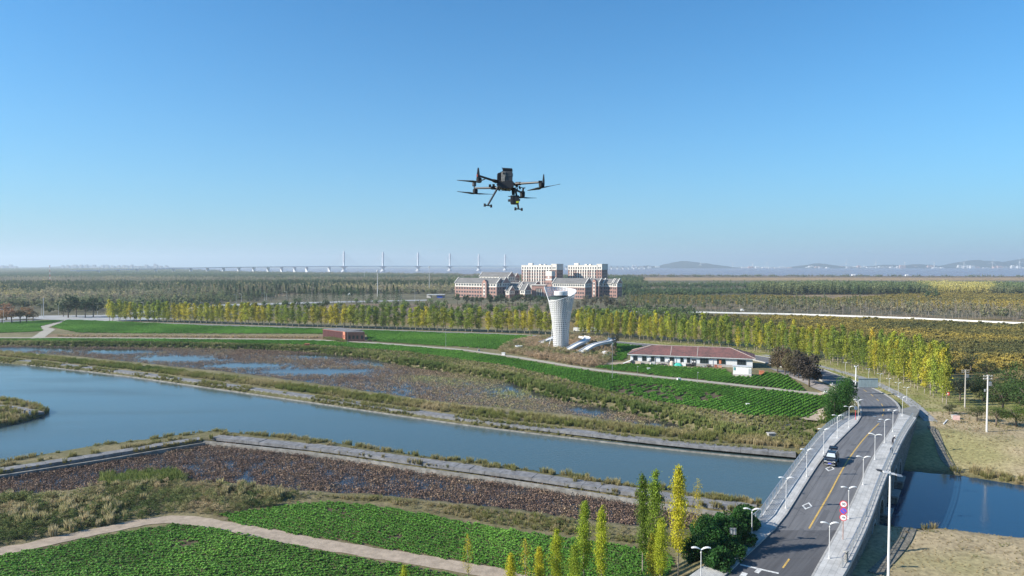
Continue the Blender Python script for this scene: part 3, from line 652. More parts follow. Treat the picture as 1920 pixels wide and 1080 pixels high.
# ================================================================== concrete causeways with slabs
def causeway(name, px, w, step, zt, slabname, label, edge_side, seed, eo=1.3, top=None, ew=.35):
    zj = 0
    rr = random.Random(seed); P = smooth_line([at(*p, zt) for p in px], 2); Q = resample(P, step)
    par = None; base = tuple(Q[len(Q) // 2]); root = thing(name, label, 'causeway', base)
    A, B = offset_line(Q, -w / 2), offset_line(Q, w / 2)
    for i in range(len(Q) - 1):
        t = (Q[i + 1] - Q[i]).normalized() * .03; dz = rr.uniform(-.05, .04)
        c = [A[i] + t, A[i + 1] - t, B[i + 1] - t, B[i] + t]
        G().prism([(p.x, p.y) for p in c], [zt - .6] * 4, [zt + dz + rr.uniform(-.02, .02) for _ in c]).build('slab', old_concrete, root, base)
    if edge_side:
        E0, E1 = offset_line(Q, edge_side * (w / 2 + eo)), offset_line(Q, edge_side * (w / 2 + eo + ew)); g = G()
        for i in range(len(Q) - 1):
            c = [E0[i], E0[i + 1], E1[i + 1], E1[i]]; g.prism([(p.x, p.y) for p in c], -2.2, ZW + .26 if top is None else top)
        g.build('retaining_edge', edge_concrete, root, base)
    return Q
Q1 = causeway('causeway', [(405, 817), (500, 826.5), (640, 841), (800, 865), (960, 885), (1130, 910), (1300, 936), (1424, 952)], 2.7, 3.0, .12, 'slab', 'slabbed concrete causeway between the long lake and the near brown lotus pond', 1, 1, 1.85, -.15, .42)
Q2 = causeway('causeway', [(-250, 915), (0, 880), (120, 862), (200, 850), (300, 833), (398, 818)], 2.4, 3.0, .12, 'slab', 'short concrete causeway running left from the corner of the near lotus pond', 1, 2, 1.3, -.25, .5)
causeway('causeway', [(-200, 653), (0, 671), (100, 681), (240, 696), (430, 722), (600, 745), (760, 768), (900, 787), (1100, 810), (1250, 827), (1400, 841), (1505, 850)], 2.6, 5.0, .1, 'slab', 'far slabbed concrete causeway between the long lake and the wide lotus marsh', 1, 3)
causeway('causeway', [(-150, 755), (0, 760), (35, 764), (62, 770), (80, 774)], 1.8, 3.0, .1, 'slab', 'short concrete strip along the small reedy spit in the lake', 0, 4)

# ================================================================== dirt paths
dirt = M('pale_dirt', (.36, .29, .22), .95, .15, .8, .03); farm = M('farm_track', (.36, .33, .27), .95, .12, .5, .02)
def track(P, w, m, dz, seed):
    Q = resample(P, 1.0); A, B = offset_line(Q, -w / 2), offset_line(Q, w / 2)
    for l in (A, B):
        for i, p in enumerate(l):
            k = mnoise.noise(Vector((p.x * .5, p.y * .5, seed))) * .35 + mnoise.noise(Vector((p.x * 1.7, p.y * 1.7, seed))) * .15
            t = (B[i] - A[i]).normalized() if l is A else (B[i] - A[i]).normalized() * -1
            p += t * k; 
    C = [(a + b) / 2 for a, b in zip(A, B)]
    for l in (A, B, C):
        for p in l: p.z = max(h1(p.x, p.y), h1(p.x + .6, p.y), h1(p.x - .6, p.y)) + dz
    n = len(A); vs = [tuple(p) for p in A + C + B]; me = bpy.data.meshes.new('path')
    me.from_pydata(vs, [], [(k * n + i, k * n + i + 1, (k + 1) * n + i + 1, (k + 1) * n + i) for k in range(2) for i in range(n - 1)]); me.update()
    return props(link('path', me, m), kind='structure')
track(PATH1, 2.9, dirt, .05, 1); track(PATH2, 3.4, farm, .06, 2); track(PATH3, 5.5, farm, .07, 3)
ft = resample([atG(*p) for p in [(1115, 683), (1180, 680), (1240, 686), (1300, 691), (1360, 696)]], 1.0)
track([Vector((p.x, p.y, 0)) for p in ft], 3.5, dirt, .05, 5)
track([Vector((p.x, p.y, 0)) for p in [atG(1520, 738), atG(1560, 733), atG(1590, 745)]], 4, dirt, .05, 6)
for c in ([(1372, 775), (1395, 760), (1424, 752), (1420, 762), (1410, 778)], [(1500, 786), (1530, 770), (1552, 762), (1553, 782), (1540, 790)]):
    P = [atG(*q) for q in c]; G().add([(p.x, p.y, h1(p.x, p.y) + .07) for p in P], [tuple(range(len(P)))]).build('bare_soil', dirt, kind='structure')
# low stone edge down the slopes beside the bridge
rubble = M('revetment_stone', (.20, .185, .15), .95, .3, 2.5, .08)
for px in ([(1745, 800), (1760, 826), (1765, 850), (1775, 868), (1800, 888)], [(1640, 1076), (1672, 1045), (1697, 1015), (1708, 993)]):
    P = resample(smooth_line([atG(*p) for p in px], 2), 1.0); A, B = offset_line(P, -.7), offset_line(P, .7)
    ribbon('revetment', A, B, rubble, .12, z=lambda p: h1(p.x, p.y), thick=.4)
# ================================================================== vegetation builders
def cards(C, size, nrm=None, aspect=1.0, seed=0, flat=0.0, up=0.0, r=None):
    """one small bent leaf-clump (two triangles) at each centre; returns verts, faces"""
    r = r or np.random.default_rng(seed); n = len(C); d = r.normal(size=(n, 3))
    if nrm is not None: d = d * (1 - flat) + nrm * flat * 1.6
    d[:, 2] += up; d /= np.linalg.norm(d, axis=1)[:, None] + 1e-9
    t = np.cross(d, r.normal(size=(n, 3))); t /= np.linalg.norm(t, axis=1)[:, None] + 1e-9; b = np.cross(d, t)
    s = (np.asarray(size) * r.uniform(.6, 1.3, n))[:, None]; k = s * aspect
    V = np.stack([C - t * s * .5, C + b * k * .5 + d * s * .12, C + t * s * .5, C - b * k * .5 + d * s * .12], 1).reshape(-1, 3)
    F = np.arange(4 * n).reshape(n, 4); return V, F
def cardmesh(name, C, size, mat, lv=None, **kw):
    V, F = cards(C, size, **kw); lv = np.clip(lv if lv is not None else rng.random(len(C)), 0, 1)
    me = mesh_np(name, V, F, False, {'lv': ('FACE', 'FLOAT', lv)}); me.materials.append(mat); return me
def blob_centres(n, rx, ry, rz, cz, lumps=7, seed=0, hollow=.55):
    """leaf centres in a lumpy crown: many small lobes on a rough ellipsoid"""
    r = np.random.default_rng(seed); L = r.normal(size=(lumps, 3)); L /= np.linalg.norm(L, axis=1)[:, None]; L *= r.uniform(.35, .8, lumps)[:, None]
    rad = r.uniform(.28, .5, lumps); k = r.integers(0, lumps, n); d = r.normal(size=(n, 3)); d /= np.linalg.norm(d, axis=1)[:, None]
    P = L[k] + d * (rad[k] * (hollow + (1 - hollow) * r.random(n)))[:, None]
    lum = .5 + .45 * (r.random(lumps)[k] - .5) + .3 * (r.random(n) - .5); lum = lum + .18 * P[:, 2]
    return P * np.array([rx, ry, rz]) + np.array([0, 0, cz]), lum, d
def tree_mesh(name, h, rx, rz, cz, n, leaf, mat, tmat, seed, lumps=9, tr=.12, hollow=.5):
    """whole small tree for masses: crown and trunk in one mesh"""
    P, lum, d = blob_centres(n, rx, rx, rz, cz, lumps, seed, hollow); V, F = cards(P, leaf, seed=seed, nrm=d, flat=.4)
    g = G().tube((0, 0, -.3), (0, 0, cz), tr, tr * .5, 5, False); tv = np.array(g.v); tf = np.array(g.f) + len(V)
    me = mesh_np(name, np.concatenate([V, tv]), np.concatenate([F, tf]), False, {'lv': ('FACE', 'FLOAT', np.concatenate([np.clip(lum, 0, 1), np.full(len(tf), .4)]))})
    me.materials.append(mat); me.materials.append(tmat)
    mi = np.zeros(len(me.polygons), dtype=np.int32); mi[len(F):] = 1; me.polygons.foreach_set('material_index', mi); return me
def bare_mesh(name, h, mat, seed, n=26, spread=1.3):
    r = random.Random(seed); g = G(); g.tube((0, 0, -.3), (0, 0, h), .12, .02, 5, False)
    for i in range(n):
        z = h * r.uniform(.25, .95); a = r.random() * 6.28; L = spread * (1.15 - z / h) * r.uniform(.6, 1.3); g.tube((0, 0, z), (math.cos(a) * L, math.sin(a) * L, z + L * 1.3), .04, .012, 3, False)
    me = g.mesh(name, fix=False); me.materials.append(mat); return me
def tuft_mesh(name, n, rad, h, mat, seed, bend=.35, w=.03, head=False):
    r = np.random.default_rng(seed); a = r.random(n) * 6.283; q = rad * np.sqrt(r.random(n)); x = q * np.cos(a); y = q * np.sin(a); hh = h * r.uniform(.55, 1.1, n)
    la = a + r.normal(size=n) * .8; lean = bend * hh * r.uniform(.2, 1, n); wa = r.random(n) * 3.14; wx = np.cos(wa) * w; wy = np.sin(wa) * w; z0 = -.15
    B1 = np.stack([x - wx, y - wy, np.full(n, z0)], 1); B2 = np.stack([x + wx, y + wy, np.full(n, z0)], 1)
    mx = x + np.cos(la) * lean * .35; my = y + np.sin(la) * lean * .35; k = 2.2 if head else .8
    M1 = np.stack([mx - wx * k, my - wy * k, hh * .65], 1); M2 = np.stack([mx + wx * k, my + wy * k, hh * .65], 1)
    tx = x + np.cos(la) * lean; ty = y + np.sin(la) * lean; T1 = np.stack([tx - wx * .3, ty - wy * .3, hh], 1); T2 = np.stack([tx + wx * .3, ty + wy * .3, hh], 1)
    V = np.stack([B1, B2, M2, M1, T2, T1], 1).reshape(-1, 3); i = np.arange(n)[:, None] * 6
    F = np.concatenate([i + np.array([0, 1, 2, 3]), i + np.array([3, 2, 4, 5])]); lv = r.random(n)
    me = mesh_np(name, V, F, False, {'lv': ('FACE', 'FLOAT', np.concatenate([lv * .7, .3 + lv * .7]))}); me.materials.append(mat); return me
# ---- scattering of uncountable stuff
_protos = {}
def scatter(name, label, meshes, P, Z=None, rot=None, scl=None, tint=None, pick=None, key=None):
    n = len(P)
    if n == 0: return
    Z = H(P) if Z is None else Z; rot = rng.random(n) * 6.283 if rot is None else np.broadcast_to(rot, n)
    scl = rng.uniform(.8, 1.25, n) if scl is None else scl; tint = rng.random(n) if tint is None else np.clip(tint, 0, 1)
    pick = rng.integers(0, len(meshes), n) if pick is None else pick
    me = bpy.data.meshes.new(name); me.vertices.add(n); me.vertices.foreach_set('co', np.column_stack([P, np.broadcast_to(Z, n)]).astype(np.float32).ravel())
    for k, v, t in (('rot', rot, 'FLOAT'), ('scl', scl, 'FLOAT'), ('tint', tint, 'FLOAT')):
        a = me.attributes.new(k, t, 'POINT'); a.data.foreach_set('value', np.asarray(v, np.float32))
    a = me.attributes.new('pick', 'INT', 'POINT'); a.data.foreach_set('value', np.asarray(pick, np.int32))
    o = bpy.data.objects.new(name, me); COL.objects.link(o); props(o, label, None, None, 'stuff')
    kid = tuple(m.name for m in meshes)
    if kid not in _protos:
        c = bpy.data.collections.new('kinds'); _protos[kid] = c
        for i, m in enumerate(meshes):
            q = bpy.data.objects.new('%03d_kind' % i, m); c.objects.link(q)
    c = _protos[kid]
    ng = bpy.data.node_groups.new('spread', 'GeometryNodeTree'); ng.interface.new_socket('Geometry', in_out='INPUT', socket_type='NodeSocketGeometry'); ng.interface.new_socket('Geometry', in_out='OUTPUT', socket_type='NodeSocketGeometry')
    N, L = ng.nodes, ng.links; gi = N.new('NodeGroupInput'); go = N.new('NodeGroupOutput'); ip = N.new('GeometryNodeInstanceOnPoints'); ci = N.new('GeometryNodeCollectionInfo')
    ci.inputs['Collection'].default_value = c; ci.inputs['Separate Children'].default_value = True; ci.inputs['Reset Children'].default_value = True
    def attr(nm, t='FLOAT'):
        q = N.new('GeometryNodeInputNamedAttribute'); q.data_type = t; q.inputs['Name'].default_value = nm; return q.outputs['Attribute']
    cx = N.new('ShaderNodeCombineXYZ'); L.new(attr('rot'), cx.inputs['Z']); L.new(gi.outputs[0], ip.inputs['Points']); L.new(ci.outputs[0], ip.inputs['Instance'])
    ip.inputs['Pick Instance'].default_value = True; L.new(attr('pick', 'INT'), ip.inputs['Instance Index']); L.new(cx.outputs[0], ip.inputs['Rotation']); L.new(attr('scl'), ip.inputs['Scale']); L.new(ip.outputs[0], go.inputs[0])
    md = o.modifiers.new('spread', 'NODES'); md.node_group = ng; return o
def fill(poly, spacing, jitter=.9, seed=None):             # jittered grid inside a polygon
    p = np.array(poly); x0, y0 = p.min(0); x1, y1 = p.max(0); xs = np.arange(x0, x1, spacing); ys = np.arange(y0, y1, spacing)
    A, B = np.meshgrid(xs, ys); Q = np.stack([A.ravel(), B.ravel()], 1) + rng.uniform(-.5, .5, (A.size, 2)) * spacing * jitter
    return Q[inside(Q, poly)]
def rows(poly, ang, along_, across, jit=.1):
    p = np.array(poly); c = p.mean(0); r_ = np.hypot(*(p - c).T).max(); u = np.arange(-r_, r_, along_); v = np.arange(-r_, r_, across); A, B = np.meshgrid(u, v)
    A = A.ravel() + rng.uniform(-.5, .5, A.size) * along_ * jit * 5; B = B.ravel() + rng.normal(size=A.size) * jit * .5
    Q = np.stack([c[0] + A * math.cos(ang) - B * math.sin(ang), c[1] + A * math.sin(ang) + B * math.cos(ang)], 1); return Q[inside(Q, poly)]
def band(line, w0, w1, spacing):                            # points beside a line, offsets w0..w1 (+ = right)
    P = resample([Vector((p[0], p[1], 0)) for p in line], spacing); out = []
    for i in range(len(P) - 1):
        t = (P[i + 1] - P[i]).normalized(); n = Vector((t.y, -t.x, 0))
        for o in np.arange(w0, w1, spacing):
            q = P[i] + n * (o + rng.uniform(0, spacing)) + t * rng.uniform(0, spacing); out.append((q.x, q.y))
    return np.array(out)
GREENS = [(.075, .18, .022), (.11, .26, .034), (.17, .35, .05)]
crop_m = leafmat('crop_leaf', GREENS, 'inst', .25, .6, .22, 1.1)
grass_m = leafmat('tall_grass', [(.095, .14, .035), (.18, .195, .055), (.30, .26, .12), (.44, .35, .21)], 'inst', .38, .8, .1, .9)
reed_m = leafmat('reeds', [(.085, .13, .032), (.16, .19, .055), (.28, .265, .11), (.44, .37, .22)], 'inst', .3, .7, .15, .9)
weed_m = leafmat('weed_leaf', [(.09, .125, .045), (.18, .20, .075), (.30, .26, .14), (.40, .295, .19)], 'inst', .36, .8, .1, 1.0)
lotus_m = leafmat('withered_lotus', [(.115, .08, .068), (.20, .135, .10), (.31, .23, .15), (.31, .32, .12)], 'inst', .15, .8, .15, 1.2)
stalk_m = M('lotus_stalk', (.07, .05, .035), .9, .2, 5)
tree_m = leafmat('broad_leaves', [(.022, .045, .014), (.045, .08, .02), (.085, .12, .03), (.14, .12, .045)], 'inst', .25, .6, .2, 1.0)
shrub_m = leafmat('golden_shrub', [(.10, .105, .04), (.19, .165, .05), (.30, .235, .055), (.44, .34, .07)], 'inst', .25, .7, .15, 1.0)
bare_m = M('bare_twigs', (.22, .19, .16), .9, .2, 3)
# ---- crops
def crop_plant(name, seed, n=22, r_=.28, h=.34, leaf=.2):
    q = np.random.default_rng(seed); a = q.random(n) * 6.28; d = r_ * np.sqrt(q.random(n)); C = np.stack([d * np.cos(a), d * np.sin(a), h * (.45 + .55 * q.random(n)) * (1.1 - .7 * d / r_)], 1)
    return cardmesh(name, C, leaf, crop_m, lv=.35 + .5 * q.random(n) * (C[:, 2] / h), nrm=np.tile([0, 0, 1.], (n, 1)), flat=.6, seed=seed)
plants = [crop_plant('crop_plant_%d' % i, i) for i in range(5)]
def crop_row(name, seed, L=2.4, w=.95, n=150, h=.5, leaf=.30):
    q = np.random.default_rng(seed); x = q.uniform(-L / 2, L / 2, n); y = q.normal(size=n) * w * .26; y = np.clip(y, -w / 2, w / 2); z = h * (1 - (2 * y / w) ** 2 * .7) * q.uniform(.55, 1.1, n)
    return cardmesh(name, np.stack([x, y, z], 1), leaf, crop_m, lv=.3 + .55 * q.random(n), nrm=np.tile([0, 0, 1.], (n, 1)), flat=.5, seed=seed)
rowsm = [crop_row('crop_row_%d' % i, 20 + i) for i in range(5)]
def tintf(P, s=.05, amp=.8): return .5 + (vnoise(P[:, 0], P[:, 1], s) - .5) * 2.2 * amp + rng.normal(size=len(P)) * .1
for f, ang in ((FIELD_A, R(14)), (FIELD_B, R(-32))):
    P = rows(f, ang, .40, .74, .10); sparse = vnoise(P[:, 0], P[:, 1], .12) < .27; P = P[~(sparse & (rng.random(len(P)) < .5))]
    P = P[P[:, 1] > 52]
    scatter('crop_plants', 'rows of low leafy green crop plants in the near field', plants, P, H(P) - .02, scl=rng.uniform(.75, 1.25, len(P)), tint=tintf(P, .08, .75))
for f, ang, ac, lab in ((FIELD_C, R(50), 1.35, 'green crop rows in the long strip between farm track and marsh'), (FIELD_F, R(56), 1.4, 'green crop rows in front of the red roofed farmhouse'), (FIELD_G, R(56), 1.4, 'green crop rows between tower mound and farmhouse'),
                        (FIELD_D, R(62), 1.25, 'green crops in the wide far field beside the red shed'), (FIELD_E, R(62), 1.25, 'green crops in the far left field corner')):
    P = rows(f, ang, 2.1, ac, .05); sd_ = vnoise(P[:, 0], P[:, 1], .06, 3, .5)
    px = 960 + P[:, 0] / P[:, 1] * F_PX; py = HOR + 36 * F_PX / P[:, 1]
    thin = ((f is FIELD_C) & ((np.hypot((px - 1205) / 70, (py - 735) / 13) < 1) | (np.hypot((px - 1300) / 60, (py - 746) / 9) < 1))) & (rng.random(len(P)) < .5)
    keep = ~thin & ~((sd_ < .2) & (rng.random(len(P)) < .5)); P = P[keep]
    scatter('crop_rows', lab, rowsm, P, H(P) - .03, rot=np.full(len(P), ang) + rng.normal(size=len(P)) * .05, scl=rng.uniform(.85, 1.12, len(P)), tint=tintf(P, .04, .7) + (.12 if f in (FIELD_D, FIELD_E) else 0))
# ---- lotus ponds: dead leaves on stalks
def lotus_patch(name, seed, n=56, rad=.95, hmax=.45):
    q = np.random.default_rng(seed); a = q.random(n) * 6.28; d = rad * np.sqrt(q.random(n)); h = q.uniform(.03, hmax, n)
    C = np.stack([d * np.cos(a), d * np.sin(a), h], 1); V, F = cards(C, .17, seed=seed, nrm=np.tile([0, 0, 1.], (n, 1)), flat=.45)
    k = n * 2 // 3; s = .008; B = C[:k].copy(); B[:, 2] = -.1; B[:, :2] += q.normal(size=(k, 2)) * .1; T = C[:k]
    SV = np.stack([B + [s, 0, 0], B - [s, 0, 0], T - [s, 0, 0], T + [s, 0, 0]], 1).reshape(-1, 3); SF = np.arange(4 * k).reshape(k, 4) + len(V)
    me = mesh_np(name, np.concatenate([V, SV]), np.concatenate([F, SF]), False, {'lv': ('FACE', 'FLOAT', np.concatenate([q.random(n), np.full(k, .1)]))})
    me.materials.append(lotus_m); return me
lot = [lotus_patch('lotus_patch_%d' % i, 40 + i) for i in range(6)]
lot2 = [lotus_patch('marsh_patch_%d' % i, 140 + i, 30, .95, .4) for i in range(6)]
P = fill(POND1, .95); s = sdf(P, POND1); v = vnoise(P[:, 0], P[:, 1], .05, 3, .6); keep = (s < -.6) & (rng.random(len(P)) < np.clip(.25 + v * 1.1, .45, .95)); P = P[keep]
scatter('lotus_leaves', 'brown withered lotus leaves standing in the near pond', lot, P, ZW + .0, tint=.12 + .35 * vnoise(P[:, 0], P[:, 1], .1) + .35 * (rng.random(len(P)) ** 5))
P = fill(POND2, 1.0); s = sdf(P, POND2); v = vnoise(P[:, 0], P[:, 1], .03, 4, .35); px = 960 + P[:, 0] / P[:, 1] * F_PX; py = HOR + 37 * F_PX / P[:, 1]
op = np.zeros(len(P)); gr = np.zeros(len(P))
for cx, cy, rx, ry in ((330, 673, 95, 7), (470, 686, 90, 6), (590, 697, 110, 5), (640, 668, 120, 6), (720, 679, 75, 7), (220, 660, 60, 4), (985, 726, 45, 8), (1020, 742, 30, 6), (1110, 770, 60, 8), (1250, 800, 50, 8), (60, 655, 60, 3)):
    op = np.maximum(op, np.exp(-((px - cx) / rx) ** 2 - ((py - cy) / ry) ** 2) * 1.5)
for cx, cy, rx, ry in ((850, 716, 70, 10), (960, 735, 60, 12), (800, 712, 50, 8)): gr = np.maximum(gr, np.exp(-((px - cx) / rx) ** 2 - ((py - cy) / ry) ** 2))
keep = (s < -1.0) & (rng.random(len(P)) > op * .85 + np.clip((.5 - v) * 2.2, 0, .6) * np.where(px > 780, .3, 1)); P = P[keep]; gr = gr[keep]
scatter('lotus_leaves', 'withered brown and yellow lotus leaves in the wide marsh', lot2, P, ZW + .0, scl=rng.uniform(.8, 1.25, len(P)), tint=.26 + .2 * np.clip((960 + P[:, 0] / P[:, 1] * F_PX - 650) / 300, 0, 1) + .42 * vnoise(P[:, 0], P[:, 1], .08) + gr * .5 * rng.random(len(P)) + .3 * (rng.random(len(P)) ** 5))
# ---- grasses and reeds
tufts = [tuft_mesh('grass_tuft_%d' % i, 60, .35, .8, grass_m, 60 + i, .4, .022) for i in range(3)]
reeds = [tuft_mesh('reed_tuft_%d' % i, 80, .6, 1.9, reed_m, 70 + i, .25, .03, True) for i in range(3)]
weeds = []
for i in range(4):
    Pq, lum, d = blob_centres(260, 1.0, 1.0, .75, .55, 8, 80 + i, .3); Pq[:, 2] = np.maximum(Pq[:, 2], .02); weeds.append(cardmesh('weed_clump_%d' % i, Pq, .16, weed_m, lv=lum, nrm=d, flat=.3, aspect=.5, seed=i))
NORTH = [(*p, 0) for p in pts([(-300, 641), (0, 648), (250, 651), (480, 655), (600, 661), (700, 672), (780, 688), (870, 700), (950, 712), (1000, 729), (1060, 748), (1150, 763), (1250, 786), (1330, 808), (1400, 822)], ZW)]
NB = pts([(-300, 636), (90, 640.5), (300, 641.5), (600, 648.5), (760, 660), (850, 673), (950, 687), (1050, 710), (1130, 732), (1250, 758), (1400, 781), (1520, 786), (1560, 760), (1585, 790), (1545, 830), (1510, 838), (1420, 828), (1330, 812), (1250, 790), (1150, 767), (1060, 753), (1000, 733), (950, 716), (870, 704), (780, 692), (700, 676), (600, 664), (480, 658), (250, 654), (0, 651), (-300, 640)])
P = fill(NB, .95); v = vnoise(P[:, 0], P[:, 1], .07); P = P[rng.random(len(P)) < .85]; dd = dist(P, [q[:2] for q in NORTH])
tn = np.where(dd < 4, .3, .55) + (vnoise(P[:, 0], P[:, 1], .06) - .5) * 1.3 + rng.normal(size=len(P)) * .12
scatter('reed_bed', 'tall green and straw reeds along the far edge of the marsh', reeds, P, tint=tn, scl=np.where(dd < 4, .6, .34) * rng.uniform(.5, 1.4, len(P)))
# strips on both sides of the far causeway
FC = pts([(-200, 650), (0, 667), (100, 677), (240, 692), (430, 716), (600, 739), (760, 762), (900, 781), (1100, 803), (1250, 819), (1400, 833), (1505, 842)])
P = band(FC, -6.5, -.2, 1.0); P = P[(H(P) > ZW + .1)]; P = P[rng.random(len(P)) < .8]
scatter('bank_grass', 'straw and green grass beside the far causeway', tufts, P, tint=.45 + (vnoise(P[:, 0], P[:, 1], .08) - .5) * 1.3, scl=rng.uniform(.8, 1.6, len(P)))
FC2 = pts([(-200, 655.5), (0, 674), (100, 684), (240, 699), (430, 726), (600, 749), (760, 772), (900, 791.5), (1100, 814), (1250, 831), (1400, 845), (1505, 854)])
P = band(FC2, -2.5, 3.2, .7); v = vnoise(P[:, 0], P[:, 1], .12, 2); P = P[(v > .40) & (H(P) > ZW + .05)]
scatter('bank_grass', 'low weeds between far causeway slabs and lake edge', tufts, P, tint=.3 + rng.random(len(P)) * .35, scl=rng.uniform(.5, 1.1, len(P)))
for ln, w0, w1, thr, sc_, lab in ((pts([(405, 813), (500, 822), (640, 837), (800, 861), (960, 881), (1130, 906), (1300, 932), (1430, 949)], ZW), -.5, 1.7, .36, 1.0, 'weeds growing on the lake side of the near causeway'),
        (pts([(405, 826), (500, 836), (640, 851), (800, 876), (960, 896), (1130, 921), (1300, 946), (1420, 962)]), -1.6, .5, .36, .8, 'weeds growing on the pond side of the near causeway'),
        (pts([(-200, 905), (0, 874), (200, 840), (405, 815)], ZW), -.5, 1.6, .36, .9, 'weeds on the lake side of the left causeway'), (pts([(-200, 925), (0, 892), (200, 860), (400, 826)]), -1.4, .6, .34, .9, 'weeds on the pond side of the left causeway')):
    P = band(ln, w0, w1, .42); v = .55 * vnoise(P[:, 0], P[:, 1], .15, 2) + .45 * vnoise(P[:, 0], P[:, 1], .8, 2); P = P[(v > thr + .1) & (H(P) > ZW + .02) & (rng.random(len(P)) < .45)]
    scatter('causeway_weeds', lab, tufts, P, tint=.25 + vnoise(P[:, 0], P[:, 1], .15) * .55, scl=sc_ * rng.uniform(.3, 1.2, len(P)) * np.clip(.5 + vnoise(P[:, 0], P[:, 1], .3), .5, 1.5))
for Q_, nm in ((Q1, 'right'), (Q2, 'left')):
    for o0, o1, th, lb in ((1.3, 2.9 if nm == 'right' else 2.4, .38, 'pond'), (-2.9, -1.1, .50, 'lake'), (-1.3, 1.3, .66, 'slab')):
        P = band([(p.x, p.y) for p in Q_], o0, o1, .38); v = .5 * vnoise(P[:, 0], P[:, 1], .13, 2) + .5 * vnoise(P[:, 0], P[:, 1], .7, 2); P = P[(v > th + .04) & (H(P) > ZW + .1) & (rng.random(len(P)) < .62)]
        scatter('causeway_weeds', 'weeds and dry stalks on the %s side of the %s near causeway' % (lb, nm), tufts, P, np.maximum(H(P), 0.0 if lb != 'slab' else .1), tint=.2 + vnoise(P[:, 0], P[:, 1], .3) * .8, scl=.2 + 1.0 * rng.random(len(P)) ** 2)
P = fill(ISLE, .8); ed = -sdf(P, ISLE); P = P[(ed < 1.6) | (rng.random(len(P)) < .25)]; P = P[dist(P, pts([(-150, 755), (0, 760), (35, 764), (62, 770), (80, 774)])) > 1.0]
scatter('bank_grass', 'rough grass round the small spit in the lake', tufts, P, tint=.3 + rng.random(len(P)) * .5, scl=rng.uniform(.7, 1.5, len(P)))
# near shore: bushy weeds at the left, weed strip above field B
SH = pts([(-300, 985), (0, 934), (120, 929), (200, 914), (340, 908), (500, 916), (560, 927), (520, 948), (430, 960), (400, 972), (340, 966), (200, 985), (100, 1007), (0, 1027), (-300, 1080)])
P = fill(SH, 1.05); P = P[dist(P, [p.to_2d() for p in PATH1]) > 2.0]; v = vnoise(P[:, 0], P[:, 1], .10); b_ = P[v > .26]
scatter('weed_thicket', 'tangled green and brown thicket on the shore of the near pond', weeds, b_, tint=.46 + (vnoise(b_[:, 0], b_[:, 1], .09) - .5) * 2.4 + rng.normal(size=len(b_)) * .13, scl=rng.uniform(.4, 1.15, len(b_)) * (.7 + .7 * vnoise(b_[:, 0], b_[:, 1], .2)))
B_ = fill(SH, 3.0); B_ = B_[dist(B_, [p.to_2d() for p in PATH1]) > 3.2]; scatter('shore_bushes', 'larger round bushes bulging from the shore thicket', weeds, B_, tint=rng.random(len(B_)) * .9, scl=rng.uniform(1.0, 1.9, len(B_)))
P2 = fill(SH, .9); P2 = P2[dist(P2, [p.to_2d() for p in PATH1]) > 1.9]; v2 = vnoise(P2[:, 0] + 50, P2[:, 1], .12); P2 = P2[(v2 > .56) & (rng.random(len(P2)) < .45)]
scatter('reed_clumps', 'pale feathery reeds standing in the shore thicket', reeds, P2, tint=.75 + rng.random(len(P2)) * .25, scl=rng.uniform(.4, .85, len(P2)))
G1 = pts([(190, 905), (330, 896), (345, 912), (250, 925), (190, 918)], ZW); P = fill(G1, .6); scatter('reed_clumps', 'green rushes in the corner of the near pond', reeds, P, ZW, tint=.1 + rng.random(len(P)) * .3, scl=rng.uniform(.7, 1.2, len(P)))
SB = pts([(520, 920), (560, 926), (700, 934), (850, 950), (1000, 967), (1100, 982), (1200, 994), (1300, 1003), (1340, 1010), (1300, 1035), (1200, 1022), (1100, 1006), (940, 986), (800, 958), (700, 941), (620, 935), (540, 942)])
P = fill(SB, .8); P = P[rng.random(len(P)) < .8]
scatter('weed_strip', 'brown and green weeds between the near pond and the crop field', weeds, P, tint=.5 + (vnoise(P[:, 0], P[:, 1], .12) - .5) * 1.7, scl=rng.uniform(.2, .7, len(P)))
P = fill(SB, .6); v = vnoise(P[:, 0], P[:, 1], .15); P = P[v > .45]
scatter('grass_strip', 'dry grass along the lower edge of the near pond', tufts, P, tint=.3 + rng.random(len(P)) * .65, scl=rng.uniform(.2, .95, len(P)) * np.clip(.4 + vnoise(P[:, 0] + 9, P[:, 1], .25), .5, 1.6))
# dry banks right of the bridge
RB1 = pts([(1600, 1040), (1700, 996), (1740, 990), (1800, 1000), (1860, 1006), (1920, 1012), (2200, 1050), (2300, 1300), (1600, 1300)], 0); RB2 = pts([(1745, 800), (1800, 770), (1920, 780), (2250, 800), (2300, 960), (1920, 911), (1800, 892), (1770, 870)], 1)
for Q, lab in ((RB1, 'short straw grass on the near canal bank'), (RB2, 'short straw grass on the far canal bank')):
    P = fill(Q, .55); sd_, _ = side_of_road(P); P = P[(sd_ > 7.5) & (H(P) > ZW + .12)]; v = vnoise(P[:, 0], P[:, 1], .12); P = P[rng.random(len(P)) < np.clip(v, 0, 1)]
    W2 = fill(Q, 2.2); sw_, _ = side_of_road(W2); W2 = W2[(sw_ > 7.5) & (H(W2) > ZW + .3) & (vnoise(W2[:, 0], W2[:, 1], .12) > .5)]; scatter('low_weeds', lab.replace('short straw grass', 'low brown and green weeds'), weeds, W2, tint=.3 + rng.random(len(W2)) * .7, scl=rng.uniform(.15, .5, len(W2)))
    scatter('dry_grass', lab, tufts, P, tint=.92 - .5 * np.clip((vnoise(P[:, 0], P[:, 1], .07) - .5) * 4, 0, 1), scl=rng.uniform(.08, .24, len(P)))
    s = sdf(P, LAKE); E = P[(s < 3.2)]; E = E[rng.random(len(E)) < .6]; scatter('bank_grass', lab.replace('short straw', 'long tawny') + ' by the water', tufts, E, tint=.35 + rng.random(len(E)) * .6, scl=rng.uniform(.7, 1.6, len(E)))
# lawn verge under the ginkgo rows



